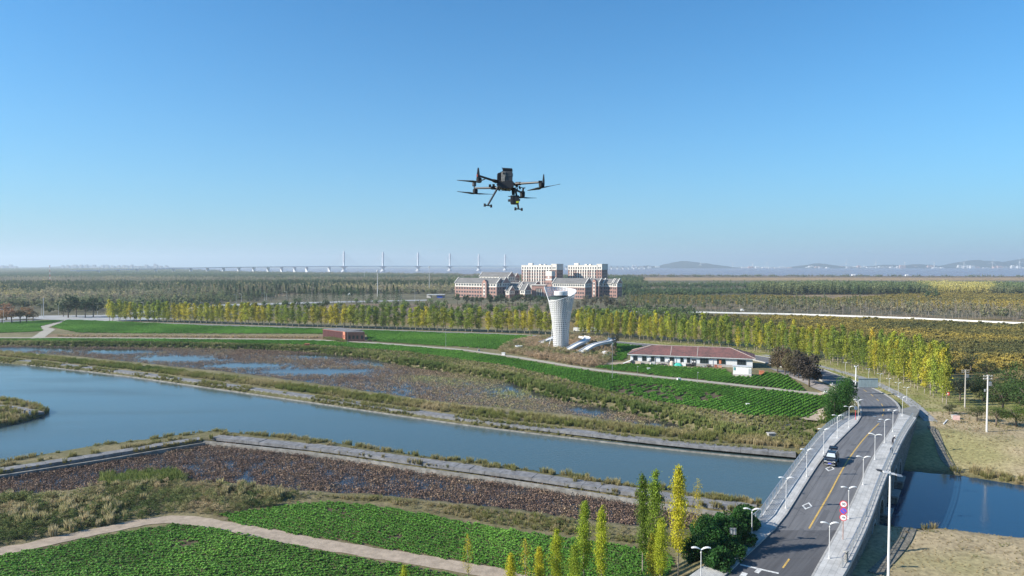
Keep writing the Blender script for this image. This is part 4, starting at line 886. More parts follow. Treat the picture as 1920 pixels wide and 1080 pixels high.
VG = [(p.x, p.y) for p in offset_line([q for q in RRd if q.y > 150 and q.x > 0], 1.0)] + [(p.x, p.y) for p in offset_line([q for q in RRd if q.y > 150 and q.x > 0], 26)][::-1]
P = fill(VG, 1.0); P = P[rng.random(len(P)) < .6]
scatter('verge_grass', 'short yellow green grass under the ginkgo rows', tufts, P, tint=.35 + rng.random(len(P)) * .3, scl=rng.uniform(.15, .38, len(P)))
# shrubs of the tower mound
MD = pts([(935, 658), (960, 645), (1000, 636), (1060, 632), (1130, 636), (1150, 650), (1148, 672), (1130, 686), (1095, 690), (1030, 678), (960, 664)])
P = fill(MD, 1.45); P = P[dist(P, [p.to_2d() for p in PATH2]) > 2.8]
scatter('mound_shrubs', 'orange brown shrubs covering the mound at the white tower', weeds, P, tint=.8 + (vnoise(P[:, 0], P[:, 1], .12) - .5) * 1.8 + rng.normal(size=len(P)) * .1, scl=rng.uniform(.8, 2.1, len(P)) * np.where(rng.random(len(P)) < .15, 1.4, 1))
P = band([p.to_2d() for p in offset_line([Vector((*q, 0)) for q in pts([(110, 631), (300, 631), (600, 634)])], 0)], -3, 1.5, 2.0)
scatter('bank_grass', 'brown dried stalks below the wide far field', tufts, P, tint=.85 + rng.random(len(P)) * .15, scl=rng.uniform(.8, 1.6, len(P)))
# golden shrubland right
GD = pts([(1235, 594), (1500, 595), (1700, 603), (1920, 612), (2250, 622), (2250, 830), (1990, 800), (1900, 775), (1840, 770), (1810, 740), (1790, 712), (1700, 668), (1600, 640), (1500, 622), (1400, 612), (1300, 606)])
P = fill(GD, 2.6); v = vnoise(P[:, 0], P[:, 1], .018, 4, .6); sd_, _ = side_of_road(P); P = P[(v > .3) & ((sd_ > 27) | (P[:, 1] > 330))]
scatter('golden_shrubland', 'olive and golden autumn scrub stretching beyond the ginkgo rows', weeds_g := [cardmesh('golden_shrub_%d' % i, *(lambda q: (q[0], .45, shrub_m, q[1]))(blob_centres(150, 1.9, 1.9, 1.3, .9, 9, 90 + i, .3)), seed=i) for i in range(4)], P, tint=.36 + (vnoise(P[:, 0], P[:, 1], .02, 4, .5) - .5) * 2.4 + rng.normal(size=len(P)) * .12, scl=rng.uniform(.6, 1.25, len(P)))
# ================================================================== trees as single things
ginkgo_m = leafmat('ginkgo_leaves', None, 'obj', .42, .6, .2, .9)
leafobj_m = leafmat('tree_leaves', None, 'obj', .32, .6, .2, 1.0)
def ginkgo_crown(name, seed, n, leaf, h=10.0, z0=2.6, rmax=1.25, tufts_=70, sparse=1.0):
    q = np.random.default_rng(seed); tz = q.random(tufts_) ** .9; tz = np.sort(tz)
    prof = rmax * (np.clip(tz * 5, .45, 1)) * (1 - tz) ** .55 + .12; prof *= .55 + .85 * q.random(tufts_); a = q.random(tufts_) * 6.28
    rr_ = prof * q.uniform(.25, .95, tufts_); cx = rr_ * np.cos(a); cy = rr_ * np.sin(a); cz = z0 + tz * (h - z0) + rr_ * .35
    k = q.integers(0, tufts_, n); sp = (.16 + .24 * prof[k])[:, None] * sparse
    C = np.stack([cx[k], cy[k], cz[k]], 1) + q.normal(size=(n, 3)) * sp * np.array([1, 1, .9]) ; lum = .5 + .85 * (q.random(tufts_)[k] - .5) + .35 * (q.random(n) - .5)
    V, F = cards(C, leaf, seed=seed, nrm=np.stack([C[:, 0], C[:, 1], C[:, 2] * 0 + .3], 1) / (np.hypot(C[:, 0], C[:, 1])[:, None] + .3), flat=.35)
    return mesh_np(name, V, F, False, {'lv': ('FACE', 'FLOAT', np.clip(lum, 0, 1))})
def ginkgo_trunk(name, seed, h=10.0, n=16):
    r = random.Random(seed); g = G(); P = [Vector((r.uniform(-.06, .06) * i, r.uniform(-.06, .06) * i, -.4 + i * (h * .95 + .4) / 6)) for i in range(7)]
    g.path(P, [.13 - .018 * i for i in range(7)], 7)
    for i in range(n):
        z = h * r.uniform(.22, .9); a = r.random() * 6.28; L = 1.2 * (1.1 - z / h); g.tube((0, 0, z), (math.cos(a) * L, math.sin(a) * L, z + L * .9), .035, .01, 4, False)
    return g.mesh(name, smooth=True)
gk_far = [(ginkgo_crown('crown', 100 + i, 1150, .31, tufts_=46, z0=1.6, rmax=1.3), ginkgo_trunk('trunk', 100 + i, n=5)) for i in range(6)]
gk_near = [(ginkgo_crown('crown', 120 + i, 6000, .17, tufts_=95, rmax=1.35, z0=2.2), ginkgo_trunk('trunk', 120 + i)) for i in range(4)]
gk_thin = (ginkgo_crown('crown', 131, 1100, .14, tufts_=80, rmax=1.5, sparse=.7), ginkgo_trunk('trunk', 131, n=30))
YG = [(.44, .39, .045), (.34, .355, .045), (.25, .30, .045), (.17, .23, .04), (.46, .36, .055), (.11, .155, .03)]
YN = ['yellow', 'lime yellow', 'yellow green', 'green', 'golden', 'dark green']
def plant(kind, kit, loc, sc_, sxy, col, label, cat, group=None, rz=None, lean=(0, 0), cm=None, tm=None, zs=None):
    t = thing(kind, label, cat, loc, 0, group); t.rotation_euler = (lean[0], lean[1], random.random() * 6.28 if rz is None else rz); t.scale = (sc_ * sxy, sc_ * sxy, sc_ if zs is None else zs)
    c = link('crown', kit[0], cm or ginkgo_m, t); c.color = (*col, 1); link('trunk', kit[1], tm or palebark, t); return t
ORD = lambda n: '%d%s' % (n, 'th' if 10 <= n % 100 <= 20 else {1: 'st', 2: 'nd', 3: 'rd'}.get(n % 10, 'th'))
# rows along the road: right of the bridge up to the tower, then left of the tower to the junction
RRp = [Vector((p.x, p.y, 0)) for p in RRd if p.y > 158]; nt_ = 0
def row(offset, step, x_lo, x_hi, where, frm, rev, hs, start=0, maxn=99):
    global nt_
    Q = resample(offset_line(RRp, offset), step); Q = [q for q in Q if x_lo < q.x < x_hi and q.y > 150 and q.x / q.y < .632]
    Q.sort(key=lambda q: q.x, reverse=rev); Q = Q[:maxn]
    for i, q in enumerate(Q):
        x, y = q.x + random.uniform(-.7, .7), q.y + random.uniform(-.7, .7); v = float(vnoise(np.array([x]), np.array([y]), .03)[0]); k = min(5, max(0, int((v - .27) * 7 + random.uniform(-1.2, 1.5))))
        if y > 260: k = min(3, k)
        f = random.uniform(.8, 1.25); col = tuple(c * f for c in YG[k]); s = hs * random.uniform(.85, 1.1)
        plant('ginkgo_tree', random.choice(gk_far), (x, y, h1(x, y)), s, random.uniform(.72, 1.05) * (1.5 if x < 28 else 1), col, '%s columnar ginkgo, %s tree of the %s counted from %s' % (YN[k], ORD(i + 1), where, frm), 'ginkgo tree', 'ginkgo trees lining the road')
        nt_ += 1
for o_, w_, st_ in ((11.5, 'row nearest the footpath', 4.2), (15.5, 'second verge row', 4.5), (19.5, 'third verge row', 4.6), (23.5, 'back verge row', 5.4)):
    row(o_, st_, 33, 130, w_, 'the bridge', True, 1.25 if o_ > 12 else 1.05)
for o_, w_, st_ in ((5.0, 'front roadside row', 4.2), (9.5, 'second roadside row', 5.2)):
    row(o_, st_, -262, 24, w_, 'the white tower', True, 1.24)
print('ginkgos', nt_)
# the slim trees in front of the near crop field
FT = [(1205, 1072, 892, 5, 0, 'dark green slim ginkgo at the left end of the four tall trees'), (1228, 1085, 888, 3, 1, 'second tall green ginkgo from the left among the four tall trees'),
      (1222, 1098, 1004, 4, 1, 'golden bushy ginkgo at the foot of the two tall green ones'), (1238, 1104, 975, 1, 0, 'lime yellow ginkgo wedged between the golden bush and the bright yellow tree'),
      (1272, 1079, 876, 0, 2, 'tallest bright yellow ginkgo with a pale leaning trunk'), (1306, 1030, 898, 4, 9, 'thin sparse golden ginkgo beside the dark hedge'),
      (1095, 1098, 941, 2, 3, 'slim olive green ginkgo rising before the near crop field, left of its yellow twin'), (1128, 1112, 952, 1, 0, 'slim bright yellow ginkgo rising before the near crop field, right of its olive twin'),
      (1043, 1110, 996, 1, 1, 'medium lime yellow ginkgo in front of the crop field'), (1012, 1125, 1027, 0, 2, 'short yellow ginkgo between two taller ones at the bottom'),
      (1078, 1135, 1022, 2, 3, 'short yellow green ginkgo just left of the olive one'), (958, 1135, 1038, 0, 0, 'small yellow ginkgo top at the bottom beside the dirt path'),
      (985, 1120, 1012, 4, 9, 'wispy golden sapling between two small yellow ginkgos'), (878, 1100, 1003, 4, 9, 'lone wispy golden sapling at the end of the dirt path'),
      (757, 1150, 1062, 1, 1, 'tip of a yellow green ginkgo poking up at the bottom edge by the dirt path')]
for px, pb, pt, k, kit, lab in FT:
    b = atG(px, pb); htop = CAMZ + ray(px, pt).z / ray(px, pt).y * b.y - b.z; K = gk_thin if kit == 9 else gk_near[kit]
    plant('ginkgo_tree', K, tuple(b), htop / 10.0, .62 if htop > 8 else .85, tuple(c * q for c, q in zip(YG[k], (1.12, 1.18, .8))), lab, 'ginkgo tree', 'slim ginkgos in front of the near crop field', lean=(0, R(-1.5) if px == 1272 else random.uniform(-.02, .02)), zs=htop / 10.0)
# broadleaf kits
def broad_kit(seed, n, leaf, h=8.0, rx=2.8, rz=2.9, lumps=12, fork=True):
    P, lum, d = blob_centres(n, rx, rx, rz, h - rz * .95, lumps, seed, .45); V, F = cards(P, leaf, seed=seed, nrm=d, flat=.35)
    r = random.Random(seed); g = G().tube((0, 0, -.4), (0, 0, h * .4), .2, .14, 7)
    for i in range(7):
        a = i * .9 + r.random(); g.tube((0, 0, h * r.uniform(.28, .42)), (math.cos(a) * rx * .55, math.sin(a) * rx * .55, h * r.uniform(.6, .85)), .09, .025, 5)
    return (mesh_np('crown', V, F, False, {'lv': ('FACE', 'FLOAT', np.clip(lum, 0, 1))}), g.mesh('trunk', smooth=True))
def cone_kit(seed, n, leaf, h=9.0, rb=2.0):
    q = np.random.default_rng(seed); t = q.random(n) ** .7; a = q.random(n) * 6.28; whorl = .75 + .3 * np.sin(t * 40 + 2 * np.cos(a * 2)); rr_ = rb * (1 - t) ** .85 * whorl * np.sqrt(q.uniform(.3, 1, n)) + .08
    C = np.stack([rr_ * np.cos(a), rr_ * np.sin(a), .7 + t * (h - .8)], 1); V, F = cards(C, leaf, seed=seed, aspect=.6)
    return (mesh_np('crown', V, F, False, {'lv': ('FACE', 'FLOAT', np.clip(.5 + .5 * (q.random(n) - .5) + .2 * (rr_ / rb - .5), 0, 1))}), G().tube((0, 0, -.4), (0, 0, h * .8), .16, .03, 6).mesh('trunk'))
bk_far = [broad_kit(200 + i, 420, .5) for i in range(4)]; bk_dense = [broad_kit(230 + i, 3600, .34, 8, 3.0, 3.5, 18) for i in range(3)]; bk_near = [broad_kit(210 + i, 2600, .2, 8, 3.0, 3.2, 16) for i in range(3)]; ck_far = [cone_kit(220 + i, 420, .42) for i in range(3)]
def tree(kind, kit, px, pb, hh, w, col, label, cat, group, tm=None, z=None):
    b = atG(px, pb); s = hh / (9.0 if kind == 'cedar_tree' else 8.0); f = random.uniform(.8, 1.2)
    return plant(kind, kit, tuple(b), s, w, tuple(c * f for c in col), label, cat, group, cm=leafobj_m, tm=tm or bark)
# dark brown row beside the road
DB = [(1458, 698, 9.0, (.085, .065, .035)), (1472, 702.5, 8.5, (.085, .062, .035)), (1481, 705, 8.3, (.075, .07, .03)), (1489, 708, 8.6, (.075, .06, .032)), (1497, 712, 9.0, (.06, .05, .03)), (1506, 716, 9.2, (.055, .045, .028)), (1517, 725, 10.6, (.045, .036, .028))]
for i, (px, py, hh, c) in enumerate(DB):
    tree('shade_tree', bk_dense[i % 3], px, py, hh, 1.0 if i < 6 else 1.1, tuple(q * 1.5 for q in c), ['sparse brown tree at the far end of the dark row by the farmhouse', 'second tree from the farmhouse in the dark brown row', 'greenish third tree from the farmhouse in the dark brown row', 'middle tree of the dark brown roadside row', 'fifth dark brown tree counted from the farmhouse',
         'sixth dark brown tree next to the roadside end of the row', 'darkest and largest brown tree at the roadside end of the row'][i], 'tree', 'dark brown trees between farmhouse and road')
# green round trees behind the ginkgo row
rr = random.Random(5); n = 0
def side_words(px): return 'left of the white tower' if px < 1030 else 'right of the white tower'
for px in np.arange(700, 1300, 13.0):
    px = px + rr.uniform(-5, 5); py = rr.uniform(590, 603) if px < 1040 else rr.uniform(596, 610) + (px - 1040) * .03
    if 1020 < px < 1070: py = 596
    n += 1; tree('round_tree', bk_far[n % 4], px, py, rr.uniform(8, 11), rr.uniform(1, 1.35), (.15, .21, .055) if rr.random() < .7 else (.09, .14, .045), 'soft green rounded tree behind the ginkgo row, %s from the left edge of its line' % ORD(n), 'tree', 'green rounded trees behind the ginkgo row')
n = 0
for px in np.arange(215, 700, 19.0):
    px += rr.uniform(-6, 6); n += 1
    tree('round_tree', bk_far[n % 4], px, rr.uniform(583, 593), rr.uniform(8, 11), rr.uniform(1, 1.4), (.09, .13, .05), 'dull green rounded tree beyond the left ginkgos, %s counting from the junction' % ORD(n), 'tree', 'dull green trees beyond the left part of the ginkgo row')
n = 0
for px, py in [(690, 574), (705, 576), (722, 577), (742, 577), (757, 575), (668, 573), (807, 574), (820, 577), (836, 576)]:
    n += 1; tree('round_tree', bk_far[n % 4], px, py, 7, 1.3, (.16, .22, .08), 'pale green round bush tree on the tan clearing, %s from its left end' % ORD(n), 'tree', 'pale green bushes at the clearing')
n = 0
for px in list(np.arange(560, 650, 9)) + list(np.arange(648, 700, 12)) + list(np.arange(700, 760, 9)):
    n += 1; py = rr.uniform(563, 572); tree('cedar_tree', ck_far[n % 3], px + rr.uniform(-3, 3), py, rr.uniform(13, 19), rr.uniform(.8, 1.1), (.03, .07, .025) if px < 640 or rr.random() < .5 else (.055, .11, .03), 'dark green conifer in the middle distance, %s from the left of its grove' % ORD(n), 'conifer', 'dark conifers left of the red brick campus')
n = 0
for px in np.arange(425, 560, 8.5):
    n += 1; tree('cedar_tree', ck_far[n % 3], px + rr.uniform(-3, 3), rr.uniform(558, 566), rr.uniform(12, 17), rr.uniform(.9, 1.3), (.02, .045, .02), 'blackish conifer beyond the roadside lamps, %s from the left' % ORD(n), 'conifer', 'blackish conifers beyond the roadside lamps')
n = 0
for px in np.arange(860, 1035, 9.0):
    n += 1; tree('round_tree', bk_far[n % 4], px + rr.uniform(-3, 3), rr.uniform(571, 577), rr.uniform(8, 12), rr.uniform(.9, 1.3), (.06, .09, .04), 'dark leafy tree hiding the foot of the left campus block, %s from its left corner' % ORD(n), 'tree', 'dark trees at the foot of the campus')
n = 0
for px in np.arange(1085, 1180, 8.0):
    n += 1; tree('round_tree', bk_far[n % 4], px + rr.uniform(-3, 3), rr.uniform(578, 590), rr.uniform(9, 13), rr.uniform(.6, .9), (.15, .14, .09), 'thin greyish tree in front of the right campus block, %s from its left' % ORD(n), 'tree', 'greyish thin trees before the right campus block')
for i, (px, py, hh) in enumerate([(4, 607, 9), (22, 606.5, 10), (38, 606, 9), (50, 605.5, 10), (12, 600, 12), (62, 604, 8)]):
    tree('autumn_tree', bk_far[i % 4], px, py, hh, 1.4, [(.30, .17, .08), (.24, .13, .07), (.15, .11, .055)][i % 3], ['rusty autumn tree at the very left edge by the junction', 'orange brown tree second from the left edge', 'dull orange crown third from the left edge', 'brown tree just before the junction', 'taller olive orange tree behind the rusty ones', 'small dark tree nearest the junction lamps'][i], 'tree', 'rusty autumn trees at the left edge')
for i, (px, py, hh) in enumerate([(128, 596, 17), (143, 595, 15), (160, 596, 13), (175, 595, 14), (119, 594, 10)]):
    tree('shade_tree', bk_far[i % 4], px, py, hh, 1.1, (.04, .07, .03), ['large dark green tree behind the junction, the tallest there', 'dark tree just right of the tallest one behind the junction', 'third dark tree from the left behind the junction', 'dark tree nearest the first ginkgos behind the junction', 'small dark tree left of the tallest one behind the junction'][i], 'tree', 'dark trees behind the road junction')
tree('shade_tree', bk_near[0], 1153, 663, 8.5, .55, (.03, .035, .018), 'lone dark slim tree at the end of the curved ramp', 'tree', None)
# big shrubs at the right edge
for i, (px, py, hh, w, c) in enumerate([(1880, 775, 8, 1.5, (.05, .085, .022)), (1912, 760, 10, 1.5, (.06, .10, .024)), (1845, 752, 8, 1.3, (.03, .05, .018)), (1800, 752, 6, 1.5, (.05, .055, .03)), (1905, 800, 4.5, 1.9, (.09, .13, .022)), (1868, 798, 4.5, 1.7, (.075, .11, .024)),
                                        (1832, 790, 3.5, 1.7, (.07, .09, .025)), (1778, 706, 7, 1.6, (.035, .05, .022)), (1820, 700, 7, 1.5, (.04, .055, .024)), (1850, 712, 6, 1.4, (.04, .055, .022)), (1780, 777, 2.6, 1.8, (.045, .06, .025)), (1940, 790, 9, 1.5, (.05, .09, .024))]):
    tree('bush', bk_near[i % 3], px, py, hh, w, c, ['dense green tree left of the right frame edge', 'large mid green tree at the right frame edge', 'dark green bush behind the tall white pole', 'grey leafless looking bush beside the shorter pole', 'bright green low shrub at the right edge', 'low green shrub right of the tall pole', 'low olive shrub left of the tall pole',
         'dark scrub patch left in the golden scrub', 'dark scrub patch centre in the golden scrub', 'dark scrub patch nearest the poles in the golden scrub', 'small round dark bush on the grass bank', 'green tree cut by the right frame edge'][i], 'bush', None)
# ---- hedges
def hedge(px_list, label, seed, col):
    b0 = atG(*px_list[0][:2]); t = thing('hedge', label, 'hedge', tuple(b0)); C, Lm, D = [], [], []
    for i, (px, py, rx, rz) in enumerate(px_list):
        p = atG(px, py) - b0; P, lum, d = blob_centres(6500, rx, rx, rz, rz * .75, 22, seed + i, .6); P[:, 2] = np.abs(P[:, 2]); C.append(P + np.array([p.x, p.y, p.z])); Lm.append(lum); D.append(d)
    C, Lm, D = np.concatenate(C), np.concatenate(Lm), np.concatenate(D); V, F = cards(C, .2, nrm=D, flat=.5, seed=seed)
    o = link('foliage', mesh_np('foliage', V, F, False, {'lv': ('FACE', 'FLOAT', np.clip(Lm, 0, 1))}), leafobj_m, t); o.color = (*col, 1)
    g = G()
    for i, (px, py, rx, rz) in enumerate(px_list):
        p = atG(px, py) - b0; g.tube((p.x, p.y, p.z - .3), (p.x, p.y, p.z + rz), .12, .04, 6)
    g.build('trunk', bark, t)
hedge([(1330, 1045, 2.2, 2.0), (1358, 1025, 2.5, 2.2), (1385, 1005, 2.4, 2.1), (1405, 982, 2.0, 1.7), (1345, 1070, 1.8, 1.5), (1298, 1052, 1.5, 1.6), (1312, 1010, 1.5, 1.5), (1368, 1048, 1.9, 1.6), (1388, 1028, 1.8, 1.6), (1330, 1022, 2.2, 2.0), (1405, 1000, 1.4, 1.2), (1340, 1000, 2.0, 1.6)], 'large dark evergreen hedge beside the near end of the bridge pavement', 300, (.026, .082, .016))
hedge([(1564, 792, 3.0, 4.6), (1577, 780, 3.2, 5.2), (1588, 768, 2.8, 4.6), (1567, 805, 2.2, 3.4)], 'rounded dark green hedge at the far left end of the bridge', 320, (.035, .095, .016))

# ================================================================== lamps and poles
def make_lamp(h=4.0):
    t = thing('double_lamp', '', 'street lamp', (0, 0, 0)); G().lathe([(.16, 0), (.16, .04), (.09, .06), (.07, .3), (.055, .34)], n=10).build('base', lightsteel, t); G().tube((0, 0, .3), (0, 0, h - .5), .05, .042, 8).build('pole', lightsteel, t)
    G().lathe([(.05, h - .52), (.085, h - .48), (.085, h - .4), (.04, h - .34), (.035, h - .1)], n=8).build('collar', lightsteel, t)
    for s in (-1, 1):
        g = G(); X = [0, .25, .5, .75, .98]; Zt = [h - .12, h + .04, h + .12, h + .13, h + .08]; W = [.07, .13, .17, .17, .13]
        for k in range(4):
            a, b = X[k] * s, X[k + 1] * s; z0, z1 = Zt[k], Zt[k + 1]; w0, w1 = W[k], W[k + 1]
            g.add([(a, -w0, z0 - .06), (a, w0, z0 - .06), (a, w0, z0), (a, -w0, z0), (b, -w1, z1 - .06), (b, w1, z1 - .06), (b, w1, z1), (b, -w1, z1)], [(0, 4, 5, 1), (3, 2, 6, 7), (1, 5, 6, 2), (0, 3, 7, 4)] + ([(0, 1, 2, 3)] if k == 0 else []) + ([(4, 7, 6, 5)] if k == 3 else []))
        g.build('lamp_head', white_paint, t)
    return t
def copy_thing(t, loc, rz, label, sc_=None):
    o = t.copy(); COL.objects.link(o); o.location = loc; o.rotation_euler = (0, 0, rz); o['label'] = label
    for c in t.children:
        d = c.copy(); COL.objects.link(d); d.parent = o
        for e in c.children: f = e.copy(); COL.objects.link(f); f.parent = d
    if sc_: o.scale = (sc_,) * 3
    return o
lampL = [(1314, 1100), (1409.5, 1018), (1473.7, 952.7), (1512.4, 893.6), (1544.4, 850.4), (1570, 820.7), (1591.7, 801.3), (1609, 786.5), (1603, 760), (1598, 745)]
lampR = [(1554.8, 1047), (1590.8, 972.6), (1618.3, 908.9), (1640.2, 861.5), (1658.3, 830), (1674, 809.6), (1691.7, 780)]
names_L = ['nearest the camera at the bottom left of the road', 'in front of the dark hedge', 'third', 'fourth', 'fifth, beside the parked car', 'sixth', 'seventh', 'eighth, beside the round traffic mirror', 'ninth, behind the far hedge', 'tenth, furthest along the left side']
names_R = ['nearest the camera', 'beside the round road signs', 'third', 'fourth, its head turned askew', 'fifth', 'sixth', 'seventh, at the far end of the bridge']
proto = None; LANG = R(12)
for side, lst, nm in (('left', lampL, names_L), ('right', lampR, names_R)):
    for i, q in enumerate(lst):
        p = atR(*q, KH); rz = R(35) * -1 + R(30) if False else R(-4) + random.uniform(-.08, .08); rz = R(-38) if (side, i) == ('right', 3) else rz
        lab = 'white two winged lamp, %s pavement, %s' % (side, nm[i])
        if proto is None: proto = make_lamp(); proto.location = p; proto.rotation_euler = (0, 0, rz); proto['label'] = lab; proto['group'] = 'double lamps along the bridge'
        else: copy_thing(proto, p, rz, lab)
def mast(px, pb, ptop, name, label, cat, r=.12, col=None, arms=0, bands=False):
    b = at(px, pb, 0) if pb < 640 else atG(px, pb); z1 = CAMZ + ray(px, ptop).z / ray(px, ptop).y * b.y; t = thing(name, label, cat, tuple(b)); h = z1 - b.z; m = col or lightsteel
    if bands:
        for k in range(8): G().tube((0, 0, h * k / 8), (0, 0, h * (k + 1) / 8), r * (1 - k * .06), r * (1 - (k + 1) * .06), 8).build('mast_section', M('signal_red', (.5, .06, .04), .5) if k % 2 else white_paint, t)
    else: G().tube((0, 0, -.3), (0, 0, h), r, r * .6, 8).build('pole', m, t)
    for k in range(arms):
        z = h * (.98 - k * .05); g = G().bar((-.9, 0, z), (.9, 0, z), .1)
        for x in (-.8, -.3, .3, .8): g.tube((x, 0, z), (x, 0, z + .25), .05, .03, 5)
        g.build('crossarm', m, t)
    return t, h
t, h = mast(1850, 810, 703, 'utility_pole', 'tall white concrete utility pole on the grass right of the bridge', 'utility pole', .19, M('white_concrete', (.62, .6, .57), .7, .06, 1), 2)
G().box(.45, 0, h - 2.2, .5, .4, .8).box(-.4, .1, h - 3.4, .3, .3, .5).build('switch_box', steel, t)
t, h = mast(1809, 765, 693, 'utility_pole', 'greyish utility pole among the dark bushes', 'utility pole', .17, M('grey_concrete', (.42, .39, .35), .8, .1, 1), 2); G().box(.45, 0, h - 1.9, .5, .4, .8).build('switch_box', steel, t)
# tall floodlight pole in the foreground right
b = at(1664, 1170, 1.6); z1 = CAMZ + ray(1668, 884).z / ray(1668, 884).y * b.y; t = thing('floodlight_pole', 'tall pale floodlight pole in the right foreground, bottom out of view', 'light pole', (b.x, b.y, 1.3)); h = z1 - 1.3
G().tube((0, 0, -.3), (0, 0, h), .15, .07, 10).build('pole', white_paint, t); G().tube((0, 0, h), (0, 0, h + 1.0), .05, .02, 8).build('lightning_rod', steel, t)
G().bar((-.9, .15, h - .02), (.75, -.1, h - .28), .09).build('crossarm', steel, t)
for i, (x, y, z, a) in enumerate(((-.95, .1, h + .06, .5), (-.45, -.15, h - .05, .2), (.15, -.1, h - .2, 0), (.72, -.25, h - .32, -.2))):
    g = G(); g.add([(x - .3, y - .14, z), (x + .3, y - .14, z - .1), (x + .3, y + .14, z - .02), (x - .3, y + .14, z + .08), (x - .26, y - .1, z + .08), (x + .26, y - .1, z), (x + .26, y + .1, z + .06), (x - .26, y + .1, z + .15)], [(3, 2, 1, 0), (4, 5, 6, 7), (0, 1, 5, 4), (1, 2, 6, 5), (2, 3, 7, 6), (3, 0, 4, 7)])
    g.build('floodlight', [darkmetal, lightsteel, lightsteel, steel][i], t)
# thin camera and field poles
for px, pb, pt, r_, lab in [(836, 655, 617, .09, 'thin grey pole standing beside the farm track left of the tower'), (1148, 711, 643, .09, 'tall grey camera pole beside the farm track in front of the tower'), (1195, 706, 686, .05, 'short field post in the crops near the farmhouse'), (1308, 719, 697, .06, 'short field post in the crop rows below the farmhouse'),
        (1560, 738, 717, .08, 'grey post with a camera beside the far hedge'), (1576, 733, 720, .07, 'brown wooden post beside the far hedge'), (1587, 735, 708, .08, 'plain grey pole between post and billboard'), (652, 647, 615, .05, 'thin grey post in front of the red shed'), (1552, 770, 753, .05, 'thin dark post at the corner of the crop field'), (877, 663, 650, .05, 'tiny post on the track edge left of the mound')]:
    t, h = mast(px, pb, pt, 'field_pole', lab, 'pole', r_, steel); G().box(.12, -.05, h - .35, .35, .2, .2).build('camera_box', lightsteel, t)
for px, pb, pt, lab, r_, kw in [(708, 556, 506, 'tall white telecom monopole in front of the conifers', .55, {}), (805, 548, 499, 'slim grey telecom tower left of the campus', .4, {}), (94, 532, 497, 'red and white banded mast on the far left plain', .7, {'bands': True}), (683, 522, 500, 'distant grey chimney like mast before the sea', .5, {})]:
    t, h = mast(px, pb, pt, 'telecom_mast', lab, 'mast', r_, lightsteel, **kw)
    G().lathe([(r_ * 1.6, h - 2.5), (r_ * 1.9, h - 1), (r_ * 1.2, h)], n=8).build('antenna_cluster', lightsteel, t)
def make_single_lamp(h=9.0):
    t = thing('road_lamp', '', 'street lamp'); G().tube((0, 0, 0), (0, 0, h - .6), .11, .07, 8).build('pole', lightsteel, t)
    G().path([(0, 0, h - .6), (-.15, 0, h - .2), (-.7, 0, h), (-1.4, 0, h)], .06, 6).build('arm', lightsteel, t); G().box(-1.8, 0, h - .08, .8, .3, .12).build('lamp_head', white_paint, t); return t
sl0 = None
SLP = [(7, 608, 'at the left frame edge'), (20, 602, 'among the rusty trees'), (78, 594, 'before the junction, left of the tall pole'), (110, 594.5, 'at the corner of the junction'), (183, 592, 'right of the junction, before the first ginkgo'), (216, 592, 'first behind the ginkgos from the junction'), (269, 590, 'second behind the ginkgos from the junction'), (303, 590, 'third behind the ginkgos'), (347, 589, 'fourth behind the ginkgos'), (381, 590, 'fifth behind the ginkgos'),
       (443, 573, 'left of the blackish conifers'), (453, 572, 'second by the blackish conifers'), (496, 572, 'third by the blackish conifers'), (500, 570, 'fourth by the blackish conifers'), (538, 567, 'right end of the blackish conifers'), (712, 566, 'just right of the white monopole'), (745, 564, 'left of the campus gate'), (752, 565, 'second left of the campus gate'), (778, 565, 'nearest the campus gate')]
for px, pb, w_ in SLP:
    b = at(px, pb, 0); s = 1.0 + max(0, (590 - pb)) * .008; lab = 'tall curved white road lamp %s' % w_
    if sl0 is None: sl0 = make_single_lamp(); sl0.location = b; sl0['label'] = lab; sl0['group'] = 'curved road lamps along the far road'
    else: copy_thing(sl0, b, random.uniform(-.3, .3), lab, s)
t, h = mast(82, 596, 558, 'utility_pole', 'tall grey pole at the junction among the lamps', 'pole', .25, lightsteel)
# bollard lamps along the footpath
bl = None
for i, px in enumerate([(1700, 752), (1684, 742), (1667, 733), (1650, 723), (1628, 713), (1606, 706), (1585, 699)]):
    p = atG(*px); lab = 'small low double lamp on the verge footpath, %s from the bridge' % ORD(i + 1)
    if bl is None: bl = copy_thing(proto, p, 0, lab, .85); bl['group'] = 'lamps along the verge footpath'
    else: o = copy_thing(proto, p, random.uniform(-.2, .2), lab, .85); o['group'] = 'lamps along the verge footpath'
# ---- signs
def font_text(body, size, m, parent, loc, rot, ext=.004, name='lettering'):
    c = bpy.data.curves.new(name, 'FONT'); c.body = body; c.size = size; c.align_x = 'CENTER'; c.align_y = 'CENTER'; c.extrude = ext; c.offset = .008; tmp = bpy.data.objects.new(name, c); me = bpy.data.meshes.new_from_object(tmp); bpy.data.objects.remove(tmp); me.materials.clear(); o = link(name, me, m, parent); o.location = loc; o.rotation_euler = rot; return o
red = M('sign_red', (.62, .05, .07), .45, .05); blue = M('sign_blue', (.10, .12, .62), .45, .05); black = M('sign_black', (.03, .03, .03), .5); signwhite = M('sign_white', (.78, .76, .76), .5, .04)
p = atR(1580.6, 1011.8, KH); t = thing('sign_post', 'three round traffic signs stacked on one pole on the right pavement', 'traffic sign', tuple(p)); face = math.atan2(-p.y, -p.x) + R(90)
t.rotation_euler = (0, 0, face + R(6)); zt = CAMZ + ray(1580, 938.5).z / ray(1580, 938.5).y * p.y - p.z
G().tube((0, .06, -.1), (0, .06, zt - .02), .045, .045, 8).build('pole', M('rusty_pole', (.38, .22, .17), .7, .15, 5), t)
